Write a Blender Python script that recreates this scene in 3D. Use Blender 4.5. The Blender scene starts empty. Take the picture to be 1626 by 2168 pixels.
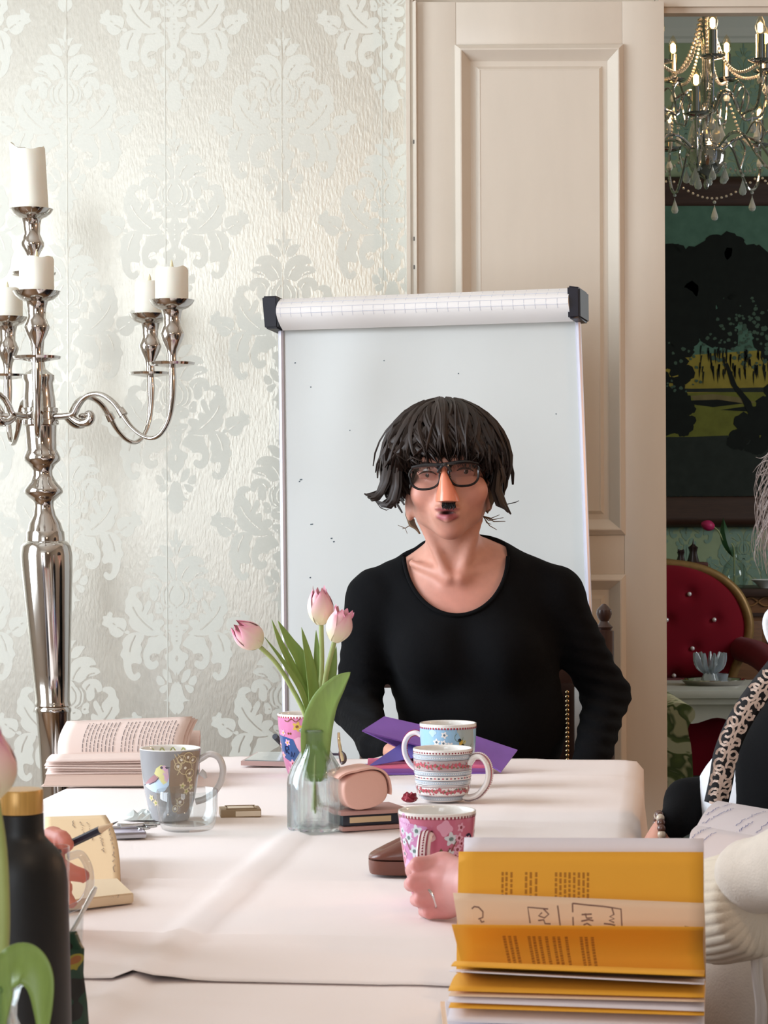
import bpy, bmesh, math, random
import numpy as np
from mathutils import Vector, Matrix, Euler

SC = bpy.context.scene
COL = SC.collection
# ------------------------------------------------------------------ camera, world, lights, exposure
F_PX, CX, CY, CAM_Z = 4822.0, 813.0, 1084.0, 1.2      # focal length in pixels of a 1626 x 2168 frame; eye height of a seated person
cam_data = bpy.data.cameras.new('camera')
cam = bpy.data.objects.new('camera', cam_data)
COL.objects.link(cam)
cam.location = (0, 0, CAM_Z)
ROLL = 0.0043                                          # the camera is held a quarter of a degree off level
cam.rotation_euler = (math.pi / 2, ROLL, 0)
cam_data.sensor_fit = 'VERTICAL'
cam_data.sensor_height = 24.0
cam_data.lens = 24.0 * F_PX / 2168.0
cam_data.clip_start = 0.05
cam_data.dof.use_dof = True
cam_data.dof.focus_distance = 4.3
cam_data.dof.aperture_fstop = 20.0
SC.camera = cam

world = bpy.data.worlds.new('world')
SC.world = world
world.use_nodes = True
wb = world.node_tree.nodes['Background']
wb.inputs['Color'].default_value = (0.75, 0.86, 1.0, 1)
wb.inputs['Strength'].default_value = 0.35

SC.view_settings.view_transform = 'Standard'
SC.view_settings.look = 'None'
SC.view_settings.gamma = 1.0
SC.view_settings.use_curve_mapping = False
SC.view_settings.exposure = -0.24


def area_light(name, loc, target, sx, sy, power, color):
    d = bpy.data.lights.new(name, 'AREA')
    d.shape = 'RECTANGLE'
    d.size, d.size_y = sx, sy
    d.energy = power
    d.color = color
    o = bpy.data.objects.new(name, d)
    COL.objects.link(o)
    o.location = loc
    o.rotation_euler = (Vector(target) - Vector(loc)).to_track_quat('-Z', 'Y').to_euler()
    return o


def point_light(name, loc, power, color, radius=0.05):
    d = bpy.data.lights.new(name, 'POINT')
    d.energy = power
    d.color = color
    d.shadow_soft_size = radius
    o = bpy.data.objects.new(name, d)
    COL.objects.link(o)
    o.location = loc
    return o


# daylight through the tall window of the left wall and the one behind the camera
area_light('daylight_left_window', (-2.52, 3.5, 1.75), (0, 3.6, 1.55), 1.7, 2.1, 185, (0.80, 0.90, 1.0))
area_light('daylight_rear_window', (-1.45, -2.62, 2.0), (-1.4, 0, 1.9), 1.7, 2.7, 98, (0.86, 0.93, 1.0))
# warm lamps of the house
point_light('pendant_lamp_light', (0.45, 0.9, 2.35), 20, (1.0, 0.72, 0.48), 0.07)
point_light('wall_lamp_light', (2.2, 3.6, 1.75), 34, (1.0, 0.60, 0.36), 0.08)
area_light('daylight_second_room', (4.45, 8.4, 1.9), (1.5, 9.2, 1.2), 1.3, 2.0, 75, (0.9, 0.96, 1.0))
point_light('chandelier_light', (1.12, 7.6, 2.75), 9, (1.0, 0.66, 0.36), 0.10)


# ------------------------------------------------------------------ helpers
def at(px, py, Y):
    """A point of the room seen at a photograph pixel, Y metres into the room."""
    a, b = px - CX, py - CY
    a, b = a - ROLL * b, b + ROLL * a
    return Vector((a * Y / F_PX, Y, CAM_Z - b * Y / F_PX))


TABLE_Z = 0.75


def on_table(px, py, lift=0.0):
    Y = (CAM_Z - TABLE_Z - lift) * F_PX / (py - CY + ROLL * (px - CX))
    p = at(px, py, Y)
    return p


def tag(o, label=None, cat=None, group=None, kind=None):
    if label: o['label'] = label
    if cat: o['category'] = cat
    if group: o['group'] = group
    if kind: o['kind'] = kind
    return o


def thing(name, label, cat, loc=(0, 0, 0), rotz=0.0, group=None):
    o = bpy.data.objects.new(name, None)
    COL.objects.link(o)
    o.location = loc
    o.rotation_euler = (0, 0, rotz)
    o.empty_display_size = 0.05
    return tag(o, label, cat, group)


def chain_loc(p):
    l = Vector((0, 0, 0))
    while p is not None:
        l += p.location
        p = p.parent
    return l


class MB:
    """Collects vertices and faces, then becomes one mesh object."""
    def __init__(self):
        self.v, self.f, self.m = [], [], []

    def add(self, vf, mi=0):
        v, f = vf
        n = len(self.v)
        self.v.extend([tuple(p) for p in v])
        self.f.extend([tuple(i + n for i in q) for q in f])
        self.m.extend([mi] * len(f))
        return self

    def tf(self, M):
        self.v = [tuple(M @ Vector(p)) for p in self.v]
        return self

    def build(self, name, mats, parent=None, world=False, smooth=True, angle=40):
        return obj(name, (self.v, self.f), mats, parent, world, smooth, angle, self.m)


def obj(name, vf, mats, parent=None, world=False, smooth=True, angle=40, mi=None, colors=None):
    v, f = vf
    if world and parent is not None:
        L = chain_loc(parent)
        v = [(p[0] - L.x, p[1] - L.y, p[2] - L.z) for p in v]
    me = bpy.data.meshes.new(name)
    me.from_pydata([tuple(p) for p in v], [], [tuple(int(i) for i in q) for q in f])
    if not isinstance(mats, (list, tuple)): mats = [mats]
    for m in mats: me.materials.append(m)
    if mi: me.polygons.foreach_set('material_index', mi)
    if smooth:
        me.polygons.foreach_set('use_smooth', [True] * len(me.polygons))
        if angle < 180:
            try: me.set_sharp_from_angle(angle=math.radians(angle))
            except Exception: pass
    if colors is not None:
        ca = me.color_attributes.new('Col', 'FLOAT_COLOR', 'POINT')
        ca.data.foreach_set('color', np.asarray(colors, dtype=np.float32).ravel())
    me.update()
    o = bpy.data.objects.new(name, me)
    COL.objects.link(o)
    if parent is not None: o.parent = parent
    return o


def dup(root, loc=None, rotz=None, label=None):
    r = root.copy(); COL.objects.link(r)
    if loc is not None: r.location = loc
    if rotz is not None: r.rotation_euler = (0, 0, rotz)
    if label: r['label'] = label
    for ch in list(root.children):
        c = ch.copy(); COL.objects.link(c); c.parent = r
        for g in list(ch.children):
            d = g.copy(); COL.objects.link(d); d.parent = c
    return r


def lathe(profile, n=32, cx=0.0, cy=0.0, cap=True):
    """profile: (radius, z) from bottom to top."""
    v, f = [], []
    for r, z in profile:
        for k in range(n):
            a = 2 * math.pi * k / n
            v.append((cx + r * math.cos(a), cy + r * math.sin(a), z))
    for i in range(len(profile) - 1):
        for k in range(n):
            k2 = (k + 1) % n
            f.append((i * n + k, i * n + k2, (i + 1) * n + k2, (i + 1) * n + k))
    if cap:
        if profile[0][0] > 1e-5: f.append(tuple(range(n - 1, -1, -1)))
        if profile[-1][0] > 1e-5: f.append(tuple((len(profile) - 1) * n + k for k in range(n)))
    return v, f


def smooth_profile(pts, n=6):
    return [tuple(p) for p in catmull(pts, n, closed=False)]


def catmull(pts, n=6, closed=True):
    P = [Vector(p) for p in pts]
    out = []
    m = len(P)
    rng = range(m) if closed else range(m - 1)
    for i in rng:
        if closed:
            p0, p1, p2, p3 = P[i - 1], P[i], P[(i + 1) % m], P[(i + 2) % m]
        else:
            p1, p2 = P[i], P[i + 1]
            p0 = P[i - 1] if i > 0 else p1 * 2 - p2
            p3 = P[i + 2] if i + 2 < m else p2 * 2 - p1
        for k in range(n):
            t = k / n
            out.append(0.5 * ((2 * p1) + (p2 - p0) * t + (2 * p0 - 5 * p1 + 4 * p2 - p3) * t * t + (3 * p1 - p0 - 3 * p2 + p3) * t ** 3))
    if not closed: out.append(P[-1])
    return out


def tube(path, rad, n=8, closed=False, flat=1.0, up=None, caps=True, sm=0):
    """A tube along path; rad a number or list; flat squashes the second cross axis; up fixes the first cross axis."""
    P = [Vector(p) for p in path]
    if sm:
        R = rad if isinstance(rad, (list, tuple)) else [rad] * len(P)
        Q = catmull([(*p, r) if False else p for p in P], sm, closed)
        RR = catmull([Vector((r, 0, 0)) for r in R], sm, closed)
        P, rad = Q, [max(r.x, 1e-5) for r in RR]
    m = len(P)
    R = rad if isinstance(rad, (list, tuple)) else [rad] * m
    v, f = [], []
    prev = None
    for i in range(m):
        if closed: t = P[(i + 1) % m] - P[i - 1]
        else: t = P[min(i + 1, m - 1)] - P[max(i - 1, 0)]
        if t.length < 1e-9: t = Vector((0, 0, 1))
        t.normalize()
        if up is not None: a = Vector(up)
        elif prev is not None: a = prev
        else: a = Vector((0, 0, 1)) if abs(t.z) < 0.9 else Vector((1, 0, 0))
        a = a - t * a.dot(t)
        if a.length < 1e-6:
            a = Vector((1, 0, 0)) - t * t.x
        a.normalize(); prev = a
        b = t.cross(a)
        for k in range(n):
            an = 2 * math.pi * k / n
            v.append(P[i] + a * (R[i] * math.cos(an)) + b * (R[i] * flat * math.sin(an)))
    for i in range(m if closed else m - 1):
        for k in range(n):
            j, k2 = (i + 1) % m, (k + 1) % n
            f.append((i * n + k, i * n + k2, j * n + k2, j * n + k))
    if caps and not closed:
        f.append(tuple(range(n - 1, -1, -1)))
        f.append(tuple((m - 1) * n + k for k in range(n)))
    return v, f


def box(x0, x1, y0, y1, z0, z1, bev=0.0):
    if bev <= 0:
        v = [(x0, y0, z0), (x1, y0, z0), (x1, y1, z0), (x0, y1, z0), (x0, y0, z1), (x1, y0, z1), (x1, y1, z1), (x0, y1, z1)]
        f = [(3, 2, 1, 0), (4, 5, 6, 7), (0, 1, 5, 4), (1, 2, 6, 5), (2, 3, 7, 6), (3, 0, 4, 7)]
        return v, f
    bm = bmesh.new()
    bmesh.ops.create_cube(bm, size=1.0)
    for q in bm.verts:
        q.co = Vector((x0 + (q.co.x + .5) * (x1 - x0), y0 + (q.co.y + .5) * (y1 - y0), z0 + (q.co.z + .5) * (z1 - z0)))
    bmesh.ops.bevel(bm, geom=bm.edges[:], offset=bev, segments=2, affect='EDGES', profile=0.6)
    return bm_vf(bm)


def bm_vf(bm):
    bm.verts.index_update()
    v = [tuple(q.co) for q in bm.verts]
    f = [tuple(q.index for q in fc.verts) for fc in bm.faces]
    bm.free()
    return v, f


def grid(fn, nu, nv, closed_u=False):
    v, f = [], []
    for i in range(nu + (0 if closed_u else 1)):
        for j in range(nv + 1):
            v.append(tuple(fn(i / nu, j / nv)))
    w = nv + 1
    nn = nu if closed_u else nu + 1
    for i in range(nu):
        i2 = (i + 1) % nn
        for j in range(nv):
            f.append((i * w + j, i2 * w + j, i2 * w + j + 1, i * w + j + 1))
    return v, f


def thick_grid(fn, nu, nv, th):
    """A sheet with real thickness th below the surface fn(u, v)."""
    v1, f1 = grid(fn, nu, nv)
    V = [Vector(p) for p in v1]
    w = nv + 1
    N = []
    for i in range(nu + 1):
        for j in range(nv + 1):
            du = V[min(i + 1, nu) * w + j] - V[max(i - 1, 0) * w + j]
            dv = V[i * w + min(j + 1, nv)] - V[i * w + max(j - 1, 0)]
            n = du.cross(dv)
            N.append(n.normalized() if n.length > 1e-12 else Vector((0, 0, 1)))
    n0 = len(V)
    v = [tuple(p) for p in V] + [tuple(p - n * th) for p, n in zip(V, N)]
    f = list(f1) + [tuple(i + n0 for i in reversed(q)) for q in f1]
    for i in range(nu):
        a, b = i * w, (i + 1) * w
        f.append((a, a + n0, b + n0, b))
        a, b = i * w + nv, (i + 1) * w + nv
        f.append((b, b + n0, a + n0, a))
    for j in range(nv):
        f.append((j + 1, j + 1 + n0, j + n0, j))
        a = nu * w + j
        f.append((a, a + n0, a + 1 + n0, a + 1))
    return v, f


def sphere(c, r, nu=16, nv=10, R=None):
    rx, ry, rz = (r, r, r) if not isinstance(r, (tuple, list)) else r
    v, f = [], []
    c = Vector(c)
    for j in range(1, nv):
        ph = math.pi * j / nv
        for i in range(nu):
            th = 2 * math.pi * i / nu
            p = Vector((rx * math.sin(ph) * math.cos(th), ry * math.sin(ph) * math.sin(th), rz * math.cos(ph)))
            if R is not None: p = R @ p
            v.append(c + p)
    top, bot = Vector((0, 0, rz)), Vector((0, 0, -rz))
    if R is not None: top, bot = R @ top, R @ bot
    v.append(c + top); v.append(c + bot)
    ti, bi = len(v) - 2, len(v) - 1
    for j in range(nv - 2):
        for i in range(nu):
            i2 = (i + 1) % nu
            f.append((j * nu + i, (j + 1) * nu + i, (j + 1) * nu + i2, j * nu + i2))
    for i in range(nu):
        i2 = (i + 1) % nu
        f.append((ti, i, i2))
        f.append((bi, (nv - 2) * nu + i2, (nv - 2) * nu + i))
    return v, f


def prism(poly, fn, depth_dir, depth):
    """Extrude a 2-D polygon placed by fn(x, y) along depth_dir."""
    top = [Vector(fn(x, y)) for x, y in poly]
    d = Vector(depth_dir) * depth
    n = len(top)
    v = top + [p + d for p in top]
    f = [tuple(range(n)), tuple(range(2 * n - 1, n - 1, -1))]
    for i in range(n):
        j = (i + 1) % n
        f.append((j, i, n + i, n + j))
    return v, f


def ribbon(pts, width, normal, lift=0.0):
    """A thin flat stroke along pts lying on a surface with the given normal (vector or list)."""
    P = [Vector(p) for p in pts]
    v, f = [], []
    for i, p in enumerate(P):
        t = P[min(i + 1, len(P) - 1)] - P[max(i - 1, 0)]
        n = Vector(normal[i]) if isinstance(normal, list) else Vector(normal)
        s = t.cross(n)
        if s.length < 1e-12: s = Vector((1, 0, 0))
        s.normalize()
        w = width[i] if isinstance(width, list) else width
        v.append(p + s * w / 2 + n * lift); v.append(p - s * w / 2 + n * lift)
    for i in range(len(P) - 1):
        f.append((2 * i, 2 * i + 1, 2 * i + 3, 2 * i + 2))
    return v, f


def surf_normal(S, u, v, e=0.01):
    a = Vector(S(min(u + e, 1), v)) - Vector(S(max(u - e, 0), v))
    b = Vector(S(u, min(v + e, 1))) - Vector(S(u, max(v - e, 0)))
    n = a.cross(b)
    return n.normalized() if n.length > 0 else Vector((0, 0, 1))


def strokes_on(S, strokes, width, lift=0.0003, flip=1):
    """strokes: lists of (u, v) on surface S -> one thin mesh of ink."""
    mb = MB()
    for st in strokes:
        pts = [Vector(S(u, v)) for u, v in st]
        ns = [surf_normal(S, u, v) * flip for u, v in st]
        mb.add(ribbon([p + n * lift for p, n in zip(pts, ns)], width, ns))
    return mb


def text_lines(rng, u0, u1, vs, words=(0.02, 0.07), gap=0.012, last=0.6, steps=0.03):
    """Printed lines running along u at each v: word-long dashes."""
    out = []
    for k, v in enumerate(vs):
        end = u1 if k < len(vs) - 1 else u0 + (u1 - u0) * last
        u = u0
        while u < end - 0.01:
            w = rng.uniform(*words)
            e = min(u + w, end)
            n = max(1, int((e - u) / steps))
            out.append([(u + (e - u) * i / n, v) for i in range(n + 1)])
            u = e + gap
    return out


def scribble(rng, u0, u1, v, amp, step=0.006):
    out, u, cur = [], u0, []
    while u < u1:
        cur.append((u, v + rng.uniform(-amp, amp)))
        u += step * rng.uniform(0.6, 1.4)
        if rng.random() < 0.10 and len(cur) > 2:
            out.append(cur); cur = []; u += step * 1.6
    if len(cur) > 1: out.append(cur)
    return out


# ------------------------------------------------------------------ smooth bodies: signed distances blended and meshed
class Body:
    def __init__(self):
        self.p = []

    def cap(self, a, b, ra, rb=None, k=0.02, off=0.0):
        self.p.append(('cap', np.array(a, float), np.array(b, float), ra + off, (ra if rb is None else rb) + off, k)); return self

    def ell(self, c, r, k=0.02, R=None, off=0.0):
        r = (r, r, r) if not isinstance(r, (tuple, list)) else r
        self.p.append(('ell', np.array(c, float), np.array(r, float) + off, None if R is None else np.array(R.to_3x3()), k)); return self

    def cut(self, c, r, k=0.01, R=None):
        r = (r, r, r) if not isinstance(r, (tuple, list)) else r
        self.p.append(('cut', np.array(c, float), np.array(r, float), None if R is None else np.array(R.to_3x3()), k)); return self

    def cyl_cut(self, cx, cz, rx, rz, y1, k=0.006):
        self.p.append(('cyc', cx, cz, rx, rz, y1, k)); return self

    def plane_cut(self, p, n, k=0.004):
        self.p.append(('pln', np.array(p, float), np.array(Vector(n).normalized(), float), k)); return self

    def mesh(self, h, pad=0.02, disp=None, relax=1):
        lo, hi = np.full(3, 1e9), np.full(3, -1e9)
        for q in self.p:
            if q[0] == 'cap':
                for c, r in ((q[1], q[3]), (q[2], q[4])):
                    lo = np.minimum(lo, c - r); hi = np.maximum(hi, c + r)
            elif q[0] == 'ell':
                r = q[2].max() if q[3] is not None else q[2]
                lo = np.minimum(lo, q[1] - r); hi = np.maximum(hi, q[1] + r)
        lo -= pad; hi += pad
        n = np.ceil((hi - lo) / h).astype(int) + 1
        ax = [lo[i] + h * np.arange(n[i]) for i in range(3)]
        F = np.full(tuple(n), 0.08, np.float32)

        def win(c0, c1, m):
            s = []
            for i in range(3):
                a = max(int((c0[i] - m - lo[i]) / h), 0); b = min(int((c1[i] + m - lo[i]) / h) + 2, n[i])
                s.append(slice(a, max(b, a + 1)))
            return tuple(s)

        def pts(s):
            return np.meshgrid(ax[0][s[0]], ax[1][s[1]], ax[2][s[2]], indexing='ij')

        def ell_d(c, r, R, X, Y, Z):
            x, y, z = X - c[0], Y - c[1], Z - c[2]
            if R is not None:
                x, y, z = (R[0, 0] * x + R[1, 0] * y + R[2, 0] * z, R[0, 1] * x + R[1, 1] * y + R[2, 1] * z, R[0, 2] * x + R[1, 2] * y + R[2, 2] * z)
            k0 = np.sqrt((x / r[0]) ** 2 + (y / r[1]) ** 2 + (z / r[2]) ** 2)
            k1 = np.sqrt((x / r[0] ** 2) ** 2 + (y / r[1] ** 2) ** 2 + (z / r[2] ** 2) ** 2)
            return np.where(k1 > 1e-9, k0 * (k0 - 1) / np.maximum(k1, 1e-9), -r.min())

        for q in self.p:
            if q[0] == 'cap':
                _, a, b, ra, rb, k = q
                m = max(ra, rb) + 0.03 + k
                s = win(np.minimum(a, b), np.maximum(a, b), m)
                X, Y, Z = pts(s)
                ba = b - a; L = max((ba ** 2).sum(), 1e-12)
                t = np.clip(((X - a[0]) * ba[0] + (Y - a[1]) * ba[1] + (Z - a[2]) * ba[2]) / L, 0, 1)
                d = np.sqrt((X - a[0] - t * ba[0]) ** 2 + (Y - a[1] - t * ba[1]) ** 2 + (Z - a[2] - t * ba[2]) ** 2) - (ra + (rb - ra) * t)
            elif q[0] in ('ell', 'cut'):
                _, c, r, R, k = q
                rr = np.full(3, r.max()) if R is not None else r
                s = win(c - rr, c + rr, 0.03 + k)
                X, Y, Z = pts(s)
                d = ell_d(c, r, R, X, Y, Z)
            elif q[0] == 'cyc':
                _, cx, cz, rx, rz, y1, k = q
                s = (slice(None),) * 3
                X, Y, Z = pts(s)
                e = np.sqrt(((X - cx) / rx) ** 2 + ((Z - cz) / rz) ** 2)
                d = np.maximum((e - 1) * min(rx, rz), Y - y1)
            elif q[0] == 'pln':
                _, p, nn, k = q
                s = (slice(None),) * 3
                X, Y, Z = pts(s)
                d = -((X - p[0]) * nn[0] + (Y - p[1]) * nn[1] + (Z - p[2]) * nn[2])
            A = F[s]
            if q[0] in ('cap', 'ell'):
                hh = np.clip(0.5 + 0.5 * (d - A) / k, 0, 1)
                F[s] = d * (1 - hh) + A * hh - k * hh * (1 - hh)
            else:
                hh = np.clip(0.5 - 0.5 * (A + d) / k, 0, 1)
                F[s] = A * (1 - hh) + (-d) * hh + k * hh * (1 - hh)
        if disp is not None:
            X, Y, Z = pts((slice(None),) * 3)
            near = np.abs(F) < 0.03
            F[near] += disp(X[near], Y[near], Z[near]).astype(np.float32)
        v, f = surface_nets(F, lo, h)
        if relax: v = relax_mesh(v, f, relax)
        return v, f


def surface_nets(F, lo, h):
    n = np.array(F.shape)
    ins = F < 0
    cnt = np.zeros(n - 1, np.int8)
    acc = np.zeros(tuple(n - 1) + (3,), np.float32)
    rng = [slice(0, -1), slice(1, None)]
    for a in range(3):
        o1, o2 = [i for i in range(3) if i != a]
        for b in (0, 1):
            for c in (0, 1):
                sA, sB = [None] * 3, [None] * 3
                sA[a], sB[a] = rng[0], rng[1]
                sA[o1] = sB[o1] = rng[b]; sA[o2] = sB[o2] = rng[c]
                A, B = F[tuple(sA)], F[tuple(sB)]
                cr = (ins[tuple(sA)] != ins[tuple(sB)])
                t = np.where(cr, A / np.where(cr, A - B, 1), 0)
                cnt += cr
                acc[..., a] += t
                acc[..., o1] += cr * b
                acc[..., o2] += cr * c
    m = cnt > 0
    idx = np.full(m.shape, -1, np.int64)
    idx[m] = np.arange(m.sum())
    ijk = np.argwhere(m)
    v = (ijk + acc[m] / cnt[m][:, None]) * h + np.array(lo)
    faces = []
    for a in range(3):
        o1, o2 = (a + 1) % 3, (a + 2) % 3
        sA = [slice(1, -1)] * 3; sB = [slice(1, -1)] * 3
        sA[a] = slice(0, -1); sB[a] = slice(1, None)
        A, B = ins[tuple(sA)], ins[tuple(sB)]
        for sign in (0, 1):
            e = np.argwhere((A & ~B) if sign == 0 else (~A & B))
            if not len(e): continue
            base = e.copy()
            base[:, o1] += 1; base[:, o2] += 1
            q = []
            for d1, d2 in ((0, 0), (-1, 0), (-1, -1), (0, -1)):
                c = base.copy(); c[:, o1] += d1; c[:, o2] += d2
                q.append(idx[c[:, 0], c[:, 1], c[:, 2]])
            q = np.stack(q, 1)
            if sign == 1: q = q[:, ::-1]
            faces.append(q)
    f = np.concatenate(faces) if faces else np.zeros((0, 4), int)
    f = f[(f >= 0).all(1)]
    return v, f


def relax_mesh(v, f, it):
    for _ in range(it):
        s = np.zeros_like(v); c = np.zeros(len(v))
        for i in range(4):
            j = (i + 1) % 4
            np.add.at(s, f[:, i], v[f[:, j]]); np.add.at(c, f[:, i], 1)
            np.add.at(s, f[:, j], v[f[:, i]]); np.add.at(c, f[:, j], 1)
        v = v * 0.5 + 0.5 * s / np.maximum(c, 1)[:, None]
    return v


# ------------------------------------------------------------------ materials
def lin(c):
    """8-bit sRGB to linear."""
    return tuple(((x / 255) / 12.92 if x / 255 <= 0.04045 else ((x / 255 + 0.055) / 1.055) ** 2.4) for x in c)


MATS = {}


def mat(name, rgb, rough=0.5, metal=0.0, noise=0.0, nscale=20.0, bump=0.0, bscale=200.0, spec=0.5, coat=0.0, sheen=0.0, trans=0.0, ior=1.45, emit=None, estr=0.0, sss=0.0, stretch=None, attr=False, raw=False):
    if name in MATS: return MATS[name]
    m = bpy.data.materials.new(name)
    m.use_nodes = True
    nt = m.node_tree
    b = nt.nodes['Principled BSDF']
    c = rgb if raw else lin(rgb)
    b.inputs['Base Color'].default_value = (*c, 1)
    b.inputs['Roughness'].default_value = rough
    b.inputs['Metallic'].default_value = metal
    b.inputs['Specular IOR Level'].default_value = spec
    b.inputs['Coat Weight'].default_value = coat
    b.inputs['Coat Roughness'].default_value = 0.08
    b.inputs['Sheen Weight'].default_value = sheen
    b.inputs['Transmission Weight'].default_value = trans
    b.inputs['IOR'].default_value = ior
    if sss:
        b.inputs['Subsurface Weight'].default_value = sss
        b.inputs['Subsurface Radius'].default_value = (0.012, 0.005, 0.003)
        b.inputs['Subsurface Scale'].default_value = 1.0
    if emit is not None:
        b.inputs['Emission Color'].default_value = (*lin(emit), 1)
        b.inputs['Emission Strength'].default_value = estr
    tc = None

    def coords(scale_vec=None):
        nonlocal tc
        if tc is None: tc = nt.nodes.new('ShaderNodeTexCoord')
        out = tc.outputs['Object']
        if scale_vec is not None:
            mp = nt.nodes.new('ShaderNodeMapping')
            mp.inputs['Scale'].default_value = scale_vec
            nt.links.new(out, mp.inputs['Vector'])
            out = mp.outputs['Vector']
        return out

    src = None
    if attr:
        a = nt.nodes.new('ShaderNodeAttribute'); a.attribute_name = 'Col'
        src = a.outputs['Color']
        nt.links.new(src, b.inputs['Base Color'])
    if noise > 0:
        nz = nt.nodes.new('ShaderNodeTexNoise')
        nz.inputs['Scale'].default_value = nscale
        nz.inputs['Detail'].default_value = 5
        nt.links.new(coords(stretch), nz.inputs['Vector'])
        mr = nt.nodes.new('ShaderNodeMapRange')
        mr.inputs['From Min'].default_value = 0.25; mr.inputs['From Max'].default_value = 0.75
        mr.inputs['To Min'].default_value = 1 - noise; mr.inputs['To Max'].default_value = 1 + noise
        nt.links.new(nz.outputs['Fac'], mr.inputs['Value'])
        mx = nt.nodes.new('ShaderNodeMix'); mx.data_type = 'RGBA'; mx.blend_type = 'MULTIPLY'
        mx.inputs[0].default_value = 1.0
        mx.inputs[6].default_value = (*c, 1)
        if src is not None: nt.links.new(src, mx.inputs[6])
        nt.links.new(mr.outputs['Result'], mx.inputs[7])
        nt.links.new(mx.outputs[2], b.inputs['Base Color'])
    if bump > 0:
        nb = nt.nodes.new('ShaderNodeTexNoise')
        nb.inputs['Scale'].default_value = bscale
        nb.inputs['Detail'].default_value = 4
        nt.links.new(coords(stretch), nb.inputs['Vector'])
        bp = nt.nodes.new('ShaderNodeBump')
        bp.inputs['Strength'].default_value = bump
        bp.inputs['Distance'].default_value = 0.002
        nt.links.new(nb.outputs['Fac'], bp.inputs['Height'])
        nt.links.new(bp.outputs['Normal'], b.inputs['Normal'])
    MATS[name] = m
    return m


def clear_glass(name, tint=(1, 1, 1), rough=0.0, ior=1.45, refl=1.0, edge=4.5):
    """Thin clear glass: light passes straight through, the edges reflect."""
    if name in MATS: return MATS[name]
    m = bpy.data.materials.new(name)
    m.use_nodes = True
    nt = m.node_tree
    nt.nodes.clear()
    out = nt.nodes.new('ShaderNodeOutputMaterial')
    tr = nt.nodes.new('ShaderNodeBsdfTransparent'); tr.inputs['Color'].default_value = (*tint, 1)
    gl = nt.nodes.new('ShaderNodeBsdfGlossy'); gl.inputs['Roughness'].default_value = rough
    lw = nt.nodes.new('ShaderNodeLayerWeight'); lw.inputs['Blend'].default_value = 0.5
    pw = nt.nodes.new('ShaderNodeMath'); pw.operation = 'POWER'; pw.inputs[1].default_value = edge
    mul = nt.nodes.new('ShaderNodeMath'); mul.operation = 'MULTIPLY_ADD'; mul.inputs[1].default_value = 0.55 * refl; mul.inputs[2].default_value = 0.035 * refl
    mul.use_clamp = True
    mx = nt.nodes.new('ShaderNodeMixShader')
    nt.links.new(lw.outputs['Facing'], pw.inputs[0])
    nt.links.new(pw.outputs[0], mul.inputs[0])
    nt.links.new(mul.outputs[0], mx.inputs[0])
    nt.links.new(tr.outputs[0], mx.inputs[1]); nt.links.new(gl.outputs[0], mx.inputs[2])
    nt.links.new(mx.outputs[0], out.inputs['Surface'])
    MATS[name] = m
    return m


RNG = random.Random(7)


def pressed_glass_material(name, tint=(0.94, 0.97, 0.97)):
    """Moulded glass: part refracting, part letting light straight through so that its shadow stays pale."""
    m = bpy.data.materials.new(name)
    m.use_nodes = True
    nt = m.node_tree
    nt.nodes.clear()
    out = nt.nodes.new('ShaderNodeOutputMaterial')
    tr = nt.nodes.new('ShaderNodeBsdfTransparent'); tr.inputs['Color'].default_value = (*tint, 1)
    gl = nt.nodes.new('ShaderNodeBsdfGlass'); gl.inputs['IOR'].default_value = 1.45; gl.inputs['Roughness'].default_value = 0.02
    gl.inputs['Color'].default_value = (*tint, 1)
    mx = nt.nodes.new('ShaderNodeMixShader'); mx.inputs[0].default_value = 0.55
    nt.links.new(tr.outputs[0], mx.inputs[1]); nt.links.new(gl.outputs[0], mx.inputs[2])
    nt.links.new(mx.outputs[0], out.inputs['Surface'])
    return m
# ================================================================== the setting
WALL_Y = 5.4
M_ground = mat('wallpaper_ground', (210, 206, 194), 0.315, 0.68, noise=0.05, nscale=60, bump=0.30, bscale=110, stretch=(1.6, 1, 0.5))
M_print = mat('wallpaper_print', (216, 215, 204), 0.62, 0.0, bump=0.10, bscale=160)
M_plaster = mat('white_plaster', (226, 222, 214), 0.8, bump=0.1, bscale=60)
M_paint = mat('cream_gloss_paint', (216, 205, 190), 0.30, noise=0.025, nscale=9, bump=0.06, bscale=35, stretch=(2, 1, 0.4))
M_floor = mat('oak_floor', (120, 88, 60), 0.45, noise=0.25, nscale=12, stretch=(6, 0.6, 1))
M_carpet = mat('grey_carpet', (112, 116, 112), 0.95, noise=0.12, nscale=90, bump=0.4, bscale=500)
M_green = mat('green_wallpaper_ground', (158, 172, 136), 0.6, noise=0.08, nscale=14)
M_green_print = mat('green_wallpaper_print', (132, 158, 140), 0.5)


def structure(name, vf, m, parent=None, smooth=False):
    o = obj(name, vf, m, parent, smooth=smooth)
    if parent is None: o['kind'] = 'structure'
    return o


XW = (866 - CX) * WALL_Y / F_PX          # where the wallpaper meets the door
structure('floor', box(-2.55, 2.75, -2.65, 5.5, -0.1, 0), M_floor)
structure('ceiling', box(-2.55, 2.75, -2.65, 5.55, 3.6, 3.7), M_plaster)
wall = structure('wall_back', box(-2.55, XW + 0.3, WALL_Y, WALL_Y + 0.14, 0, 3.6), M_ground)
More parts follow.
